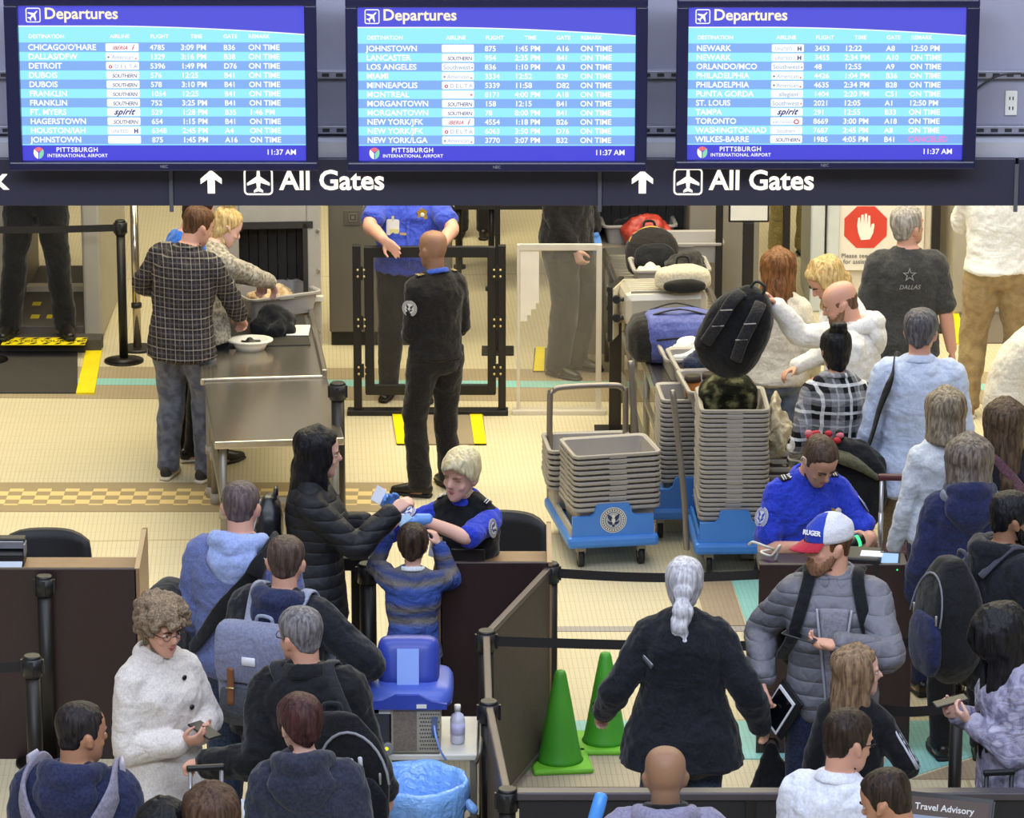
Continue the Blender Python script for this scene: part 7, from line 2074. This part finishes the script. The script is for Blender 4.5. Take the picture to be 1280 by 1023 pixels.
for k, (dx, dy) in enumerate(((-.05, .0), (.06, .07))):
    rt = empty('boot', (q.x + dx, q.y + .06 + dy, ZR + .045), R(70 + 14 * k), ('front tan leather boot with dark collar in the near bin' if k == 0 else 'second tan boot, behind the first in the near bin'), 'boot', 'tan boots')
    bm = B(); tube(bm, [(0, .08, .05), (0, 0, .05), (0, -.10, .04), (0, -.16, .03)], [(.04, .045), (.045, .05), (.045, .04), (.03, .025)], hint=(1, 0, 0), n=12); tube(bm, [(0, .05, .05), (0, .055, .12)], [.048, .045], n=12); o = link('boot_upper', bm, plain('boot tan', 'a8692c', .6, var=.12), rt); soft(o, .008, 2)
    bm = B(); cyl(bm, (0, .055, .115), (0, .056, .15), .050, .046, 18); link('boot_collar', bm, plain('boot collar', '2c1f16', .7), rt)
    bm = B(); tube(bm, [(0, .09, .01), (0, -.16, .01)], [(.045, .012)] * 2, hint=(1, 0, 0), n=12); link('boot_sole', bm, plain('boot sole', '2a2018', .7), rt)
# camouflage backpack on the tall stack
pack('backpack', 'camouflage backpack sitting on top of the tall stack', (cC.x - .02, cC.y + .02, topC + .03), .34, .26, .26, (0, 0, 4), camo('forest camouflage', ['0e100b', '14170f', '1e2116', '4a4c36', '6c6c52'], 15), M_BLK, pocket=False, taper=.35)
# the things hanging right of the tall stack
q = P(962, 515, .9); lump('cream_jacket', 'cream jacket hanging right of the tall stack', 'jacket', (q.x + .02, q.y + .05, .60), (.16, .22, .42), cloth('cream canvas', 'c8bda6', 'b0a58c'), 0, 31, 18, .05)
q = P(955, 560, .62); lump('beige_bag', 'beige cloth bag on the low stack of bins', 'bag', (q.x + .03, q.y + .05, .56), (.22, .2, .14), cloth('beige canvas', 'b5a684', '988a6a'), 0, 32, 12, .04)

# ================================================================ THINGS HELD AND WORN
def attach_things():
    X = PEOPLE
    # lifted backpack
    p = X['hoodie']; h = p.world(p.arm[1]['tip'])
    pack('backpack', 'black backpack lifted by the man in the white hoodie', (h.x - .10, h.y - .08, h.z - .56), .38, .24, .52, (8, 14, -28), M_BLK, plain('pack dark', '1b1a1c', .6), pads=cloth('pack pad', '2b2a2e', '1d1c20'), zipm=plain('pack zip', '3a3a3e', .5))
    e = bpy.data.objects[[o.name for o in COL.objects if o.get('label') == 'black backpack lifted by the man in the white hoodie'][0]]
    e.rotation_euler = (R(4), R(-26), R(160)); e.location = (h.x - .235, h.y - .02, h.z - .48)
    p = X['waves']; h = p.world(p.arm[-1]['palm'])
    lump('denim_jacket', 'blue denim jacket held by the woman with wavy hair', 'jacket', (h.x - .02, h.y - .06, h.z - .20), (.20, .16, .24), cloth('mid blue denim', '4a6ea8', '34558c'), 20, 41, 14, .04)
    # plaid woman's red flowered scarf + grey haired man's black bag
    p = X['fleece']; rt = p.wtag('messenger_bag', 'black shoulder bag hanging at the left of the grey haired man', 'bag')
    bm = B(); p.strap(bm, [(1.22, -20, .03), (1.40, -25, .035), (1.475, -62, .02), (1.40, -140, .02), (1.25, -130, .03), (1.05, -112, .05), (.95, -105, .07)], .040, .024); link('strap', bm, M_BLK, rt)
    bm = B(); c = p.surf(.92, -112, .20); p.tube(bm, [c + Vector((.0, 0, -.30)), c + Vector((0, 0, -.22)), c + Vector((0, 0, .02)), c + Vector((0.01, 0, .12))], [(.15, .10), (.20, .12), (.20, .12), (.12, .07)], hint=(1, 0, 0), n=18, pw=3.0); o = link('bag_body', bm, M_BLK, rt); soft(o, .010, 3, .03, TEX_FOLD)
    bm = B(); p.tube(bm, [c + Vector((-.19, -.09, .10)), c + Vector((0, -.12, .08)), c + Vector((.16, -.1, -.02))], [(.04, .02), (.07, .03), (.03, .015)], n=10); o = link('olive_flap', bm, cloth('olive canvas', '4c4c38', '3b3b2a'), rt); soft(o, .009, 2, .02, TEX_FOLD)
    w = p.world(c + Vector((-.12, -.06, .17))); rnd = random.Random(5)
    bm = B()
    for i in range(16): ball(bm, (rnd.uniform(-.09, .09), rnd.uniform(-.03, .03), rnd.uniform(-.02, .03)), (.022, .018, .018), u=8, v=6, mi=i % 3)
    o = link('flowered_scarf', bm, [plain('scarf red', 'b01c2c', .7), plain('scarf dark', '1a1416', .8), plain('scarf pink', 'c8707c', .7)]); o.location = w; tag(o, 'red flowered scarf lying on the black shoulder bag', 'scarf')
    # suitcase with maroon handle beside the podium
    q = P(1121, 598, 1.06); rt = empty('suitcase', (q.x, q.y, 0), R(-6), 'suitcase with raised maroon handle right of the podium officer', 'suitcase')
    bm = B(); box(bm, (0, .12, .36), (.36, .22, .56), None, .03); link('shell', bm, cloth('maroon fabric', '4a2028', '381820'), rt)
    for sg in (1, -1):
        bm = B(); cyl(bm, (sg * .078, .03, .55), (sg * .078, .03, 1.04), .011, None, 12); cyl(bm, (sg * .078, .03, .55), (sg * .078, .03, .86), .014, None, 12); link('handle_tube', bm, plain('handle alloy', 'a6a4a8', .25, .7), rt)
    bm = B(); box(bm, (0, .03, 1.055), (.20, .035, .035), None, .012); link('handle_grip', bm, plain('grip maroon', '4e1f28', .4), rt)
    for a in (-.14, .14):
        for b in (.05, .2):
            bm = B(); cyl(bm, (a - .012, b, .04), (a + .012, b, .04), .04); link('wheel', bm, BLKP, rt)
    # officer: torch, scanner, cable, papers
    p = X['officer']; A = p.arm[-1]; c = p.world(A['palm']); rt = empty('torch', c + Vector((-.05, -.05, .015)), 0, 'black torch with glowing green lens in the officer\'s hand', 'torch')
    d = Vector((-.9, -.25, -.30)).normalized(); bm = B(); cyl(bm, -d * .07, d * .08, .026, .031, 18); link('barrel', bm, BLKP, rt)
    bm = B(); cyl(bm, d * .08, d * .12, .033, .036, 18); link('lens', bm, glow('torch green', '58ff9c', 3.0), rt)
    bm = B(); cyl(bm, -d * .045, -d * .030, .0295, .0295, 18); link('green_ring', bm, glow('ring green', '3cff8a', 2.0), rt)
    q = P(1085, 698, .98); rt = empty('id_scanner', (q.x - .02, q.y - .06, .93), R(-10), 'black identity scanner with a small lit screen on the right podium', 'scanner')
    bm = B(); span(bm, (-.14, -.09, 0), (.08, .10, .10), .012); link('body', bm, BLKP, rt)
    Ms = Matrix.Translation((.125, -.03, .075)) @ Matrix.Rotation(R(-50), 4, 'X')
    bm = B(); bmesh.ops.create_cube(bm, size=1, matrix=Ms @ Matrix.Diagonal((.10, .014, .09, 1))); link('screen_case', bm, BLKP, rt)
    bm = B(); poly(bm, rrect(.082, .07, .004, 2), .002, 0, Ms @ Matrix.Translation((0, -.010, 0))); text_bm(bm, [], None); link('screen', bm, glow('scanner screen', 'a8d0ff', 1.0), rt)
    bm = B(); span(bm, (-.02, -.07, .10), (.09, .02, .104)); link('identity_card', bm, plain('card white', 'd8d8e0', .4), rt)
    bm = B(); ball(bm, (.165, -.065, .04), .006); link('green_led', bm, glow('ring green', '3cff8a', 2.0), rt)
    bm = B(); q = P(952, 690, .98); tube(bm, [q + Vector(v) for v in ((-.06, .06, .02), (-.04, 0, .05), (.03, -.02, .03), (.06, .04, .0), (.0, .06, -.02), (.05, .0, -.02), (.09, -.02, .04), (.07, .02, -.05))], .0065, n=7, sub=6); tag(link('white_cable', bm, WHITEP), 'looped white cable at the left end of the right podium', 'cable')
    # clerk papers
    p = X['clerk']; c = p.world(p.arm[1]['tip']); bm = B(); box(bm, c + Vector((.015, -.02, .0)), (.055, .004, .085), Euler((R(-30), R(35), R(10))), .001); tag(link('boarding_pass', bm, plain('pass white', 'dfe4f0', .5)), 'white boarding pass in the blue gloved hand', 'pass')
    c = p.world(p.arm[-1]['palm']); bm = B(); box(bm, c + Vector((-.02, -.02, .03)), (.08, .05, .010), Euler((R(20), R(-25), R(30))), .002); tag(link('passport', bm, plain('passport pale blue', '8fb4dc', .5)), 'pale blue travel document under the officer\'s other glove', 'document')
    # capped man: phone, tablet, backpack
    p = X['cap']; A = p.arm[-1]; c = p.world(A['tip']); rt = empty('smartphone', c + Vector((-.015, -.02, .035)), 0, 'black phone held by the man in the tricolour cap', 'phone'); rt.rotation_euler = (R(-80), R(8), R(70))
    bm = B(); box(bm, (0, 0, 0), (.076, .009, .15), None, .004); link('case', bm, BLKP, rt)
    bm = B(); span(bm, (-.034, -.0056, -.068), (.034, -.0046, .068)); link('screen', bm, plain('phone glass', '0a0b10', .08), rt)
    A = p.arm[1]; c = p.world(A['tip']); rt = empty('tablet', c + Vector((.075, -.02, .03)), 0, 'black tablet with white edge in the capped man\'s lowered hand', 'tablet'); rt.rotation_euler = (R(-12), R(28), R(-58))
    bm = B(); box(bm, (0.01, .010, 0.01), (.17, .014, .22), None, .004); link('cover', bm, BLKP, rt)
    bm = B(); box(bm, (0, -.003, 0), (.13, .008, .19), None, .003); link('frame', bm, plain('tablet white', 'd8d8dc', .3), rt)
    bm = B(); span(bm, (-.056, -.0085, -.08), (.056, -.007, .08)); link('screen', bm, plain('phone glass', '0a0b10', .08), rt)
    backpack(p, 'backpack', 'black backpack worn by the man in the tricolour cap', M_BLK, M_NAVYBLK, 1.18, .40, .46, .18, .05, phi=165)
    # ponytail woman: bag and tissue
    p = X['ponytail']; A = p.arm[1]; c = p.world(A['tip']); rt = empty('drawstring_bag', c, 0, 'black drawstring bag hanging from the white ponytail woman\'s hand', 'bag')
    bm = B(); tube(bm, [(0, 0, .0), (.0, 0, -.07), (.03, 0, -.20), (.03, .0, -.38)], [(.02, .02), (.05, .04), (.13, .08), (.16, .10)], hint=(1, 0, 0), n=18); o = link('bag_body', bm, M_BLK, rt); soft(o, .009, 2, .03, TEX_FOLD)
    bm = B(); tube(bm, [(-.02, 0, -.1), (-.03, -.0, .0), (.0, 0, .03), (.03, 0, 0), (.02, 0, -.1)], .007, n=6); tube(bm, [(.03, -.03, -.08), (.11, -.08, -.25), (.14, -.10, -.38)], .005, n=6, mi=0); link('cord', bm, plain('cord black', '1c1c20', .7), rt)
    bm = B(); p.strap(bm, [(1.30, -125), (1.26, -140)], .052, .016); tag(link('belt_clip', bm, plain('clip grey', '8f8f98', .3, .6)), 'small metal clip on the back of the black fleece jacket', 'clip'); o = [x for x in COL.objects if x.name.startswith('belt_clip')][0]; o.location = p.root.location; o.rotation_euler = (0, 0, p.yaw)
    # girl: papers
    p = X['girl']; A = p.arm[1]; bm = B()
    for k in range(3): p.tube(bm, [A['sh'].lerp(A['el'], .15) + Vector((.062, -.02 + .022 * k, .02)), A['el'] + Vector((.062, -.025 + .022 * k, 0)), A['el'].lerp(A['wr'], .85) + Vector((.045, -.02 + .022 * k, 0.01))], [(.007, .004)] * 3, n=6)
    link('sleeve_stripes', bm, plain('stripe white', 'd0d0dc', .7), p.root)
    # camo woman and curly woman phones
    for key, lab in (('camo', 'dark phone in the hands of the camouflage top woman'), ('curly', 'dark phone held by the woman in the ivory coat')):
        p = X[key]; c = p.world((p.arm[1]['tip'] + p.arm[-1]['tip']) / 2); rt = empty('smartphone', c + Vector((0, 0, .012)) - p.wdir((0, .05, 0)), p.yaw, lab, 'phone'); rt.rotation_euler = (R(-78), 0, p.yaw)
        bm = B(); box(bm, (0, 0, 0), (.074, .009, .145), None, .004); link('case', bm, BLKP, rt)
        bm = B(); span(bm, (-.033, .0046, -.066), (.033, .0056, .066)); link('screen', bm, glow('phone screen', '8fa0c8', .5) if key == 'curly' else plain('phone glass', '0a0b10', .08), rt)
    # long haired woman's small backpack
    backpack(X['padded'], 'backpack', 'small black leather backpack on the long haired woman', plain('black leather soft', '1b1c22', .35), plain('black leather soft', '1b1c22', .35), 1.24, .26, .30, .13, .05, straps=False, zipm=plain('white piping', 'b8b8c0', .5))
    # hoodie strap and bag
    p = X['bluehood']; rt = p.wtag('messenger_bag', 'black cross-body strap and bag over the heather blue hoodie', 'bag')
    bm = B(); p.strap(bm, [(1.30, 40, .03), (1.42, 48, .035), (1.478, 75, .03), (1.44, 128, .02), (1.34, 160, .012), (1.2, 190, .012), (1.06, 218, .015), (.98, 240, .02)], .036, .034); link('strap', bm, cloth('strap black', '141418'), rt)
    bm = B(); p.strap(bm, [(1.465, 98, .032), (1.42, 142, .026), (1.37, 154, .020)], .044, .042, .007); o = link('strap_pad', bm, cloth('pad black', '1b1b20'), rt)
    bm = B(); q = p.surf(1.425, 138, .062); n_ = (p.surf(1.425, 138, .2) - q).normalized(); text_bm(bm, [('H', 0, -.02, .045, 'CENTER', .03, 0, 0)], lfacing(p, q + n_ * .006, n_, (-.5, 0, .8))); link('pad_letter', bm, plain('white print', 'd8d8e0', .6), o)
    bm = B(); c = p.surf(1.04, 262, .16); p.tube(bm, [c + Vector((0, 0, -.28)), c + Vector((0, 0, -.22)), c + Vector((0, 0, .14)), c + Vector((0, 0, .20))], [(.07, .15), (.085, .18), (.085, .18), (.06, .13)], hint=(1, 0, 0), n=18, pw=3); o = link('bag_body', bm, cloth('bag black', '1a1b22', '101116'), rt); soft(o, .01, 2, .02, TEX_FOLD2)
    # grey canvas satchel backpack
    p = X['greypack']; GC = cloth('grey canvas', '7c8098', '6c7088'); GD = cloth('dark grey canvas', '4c4d55', '404148')
    rt = backpack(p, 'backpack', 'pale grey canvas backpack with brown leather straps', GC, GD, 1.17, .36, .46, .15, .05, strapm=cloth('pale strap', '8e93a8', '7e8398'), pocket=False)
    back = lambda u, x, o_: p.surf(1.25, 180, .05) + Vector((x, -o_, u - 1.25))
    bm = B(); p.tube(bm, [back(1.42, 0, .09), back(1.40, 0, .15), back(1.30, 0, .178), back(1.17, 0, .172)], [(.155, .012), (.172, .014), (.172, .012), (.165, .010)], hint=(1, 0, 0), n=14, pw=4); o = link('flap', bm, GC, rt); soft(o, .008, 2)
    bm = B(); p.tube(bm, [back(.965, 0, .13), back(1.03, 0, .165), back(1.13, 0, .165)], [(.15, .02), (.155, .03), (.15, .02)], hint=(1, 0, 0), n=14, pw=4); o = link('lower_pocket', bm, GD, rt); soft(o, .008, 2)
    for x in (-.088, .088):
        bm = B(); p.tube(bm, [back(1.235, x, .192), back(1.16, x, .190), back(1.07, x, .196)], [(.016, .005)] * 3, hint=(1, 0, 0), n=8, pw=4); o = link('leather_strap', bm, plain('saddle leather', '7a4a2c', .5), rt)
        bm = B(); p.tube(bm, [back(1.145, x - .018, .198), back(1.145, x + .018, .198)], [.005, .005], n=6, sub=1); link('buckle', bm, plain('buckle brass', 'b8a070', .3, .8), o)
    bm = B(); p.tube(bm, [back(1.275, -.030, .194), back(1.275, .030, .194)], [(.004, .020)] * 2, hint=(0, 1, 0), n=8, sub=1, pw=5); link('label_patch', bm, plain('patch white', 'dcdce4', .6), rt)
    # big black backpack of the man with glasses
    p = X['specs']; rt = backpack(p, 'backpack', 'large black backpack with white cord pulls on the grey haired man', M_BLK, M_NAVYBLK, 1.10, .36, .52, .22, .045, phi=142, strapm=cloth('pack strap', '2a2a30'), zipm=plain('grey piping', '8a8a94', .5))
    bm = B(); rnd = random.Random(3)
    o_, d_, sd_, fr_ = p.sp(1.2); nb = (sd_ * math.sin(R(142)) + fr_ * math.cos(R(142))); tng = nb.cross(Vector((0, 0, 1)))
    base = o_ + nb * .42
    for u, x in ((.10, .02), (.10, -.02), (.10, -.10), (.04, .0), (-.10, .03), (-.11, .0)):
        bm = B(); q = base + tng * x + Vector((0, 0, u - .08)); p.tube(bm, [q, q + Vector((.004, 0, -.035))], [.010, .008], n=6, sub=1)
        link('cord_pull', bm, plain('cord white', 'c4c4cc', .5), rt)
    # harness straps of the navy hoodie man
    p = X['vest']; HM = cloth('lavender grey webbing', '8a8698', '77738a'); rt = p.wtag('carrier_harness', 'pale grey carrier harness over the navy hoodie', 'harness')
    for sg in (1, -1):
        bm = B(); p.strap(bm, [(1.25, sg * 30, .03), (1.40, sg * 40, .035), (1.475, sg * 72, .036), (1.43, sg * 118, .03), (1.33, sg * 146, .022), (1.20, sg * 166, .020), (1.05, sg * 176, .020)], .040, .044, .010); o = link('strap', bm, HM, rt)
        bm = B(); p.strap(bm, [(1.474, sg * 66, .05), (1.47, sg * 84, .05)], .048, .050, .012); link('buckle', bm, plain('buckle pale', 'a8a4b4', .4), o)
    # papers at the bottom
    bm = B(); q = PY(320, 1013, 15.6); box(bm, q, (.12, .004, .10), Euler((R(-50), R(10), R(20))), .001); tag(link('paper_sheet', bm, plain('sheet white', 'dfe6f4', .5)), 'white sheet of paper at the bottom edge beside the brown hair', 'paper')
    # rolling case handles at the bottom
    for px, py, Y, w, lab, m in ((1249, 966, 15.95, .11, 'black trolley handle in front of the camouflage top', BLKP), (257, 960, 15.55, .13, 'grey trolley handle between the ivory coat and the black coat', plain('handle alloy', 'a6a4a8', .25, .7))):
        q = PY(px, py, Y); rt = empty('trolley_case', (q.x, Y, 0), R(8), lab, 'suitcase')
        for sg in (1, -1):
            bm = B(); cyl(bm, (sg * w / 2, 0, .5), (sg * w / 2, 0, q.z), .010, None, 10); link('handle_tube', bm, m, rt)
        bm = B(); box(bm, (0, 0, q.z), (w + .03, .026, .026), None, .008); link('handle_grip', bm, BLKP, rt)
        bm = B(); box(bm, (0, .10, .31), (.34, .20, .48), None, .03); link('shell', bm, M_BLK, rt)
        for a in (-.12, .12):
            bm = B(); cyl(bm, (a - .01, .1, .035), (a + .01, .1, .035), .035); link('wheel', bm, BLKP, rt)

build_people()
attach_things()
bake()
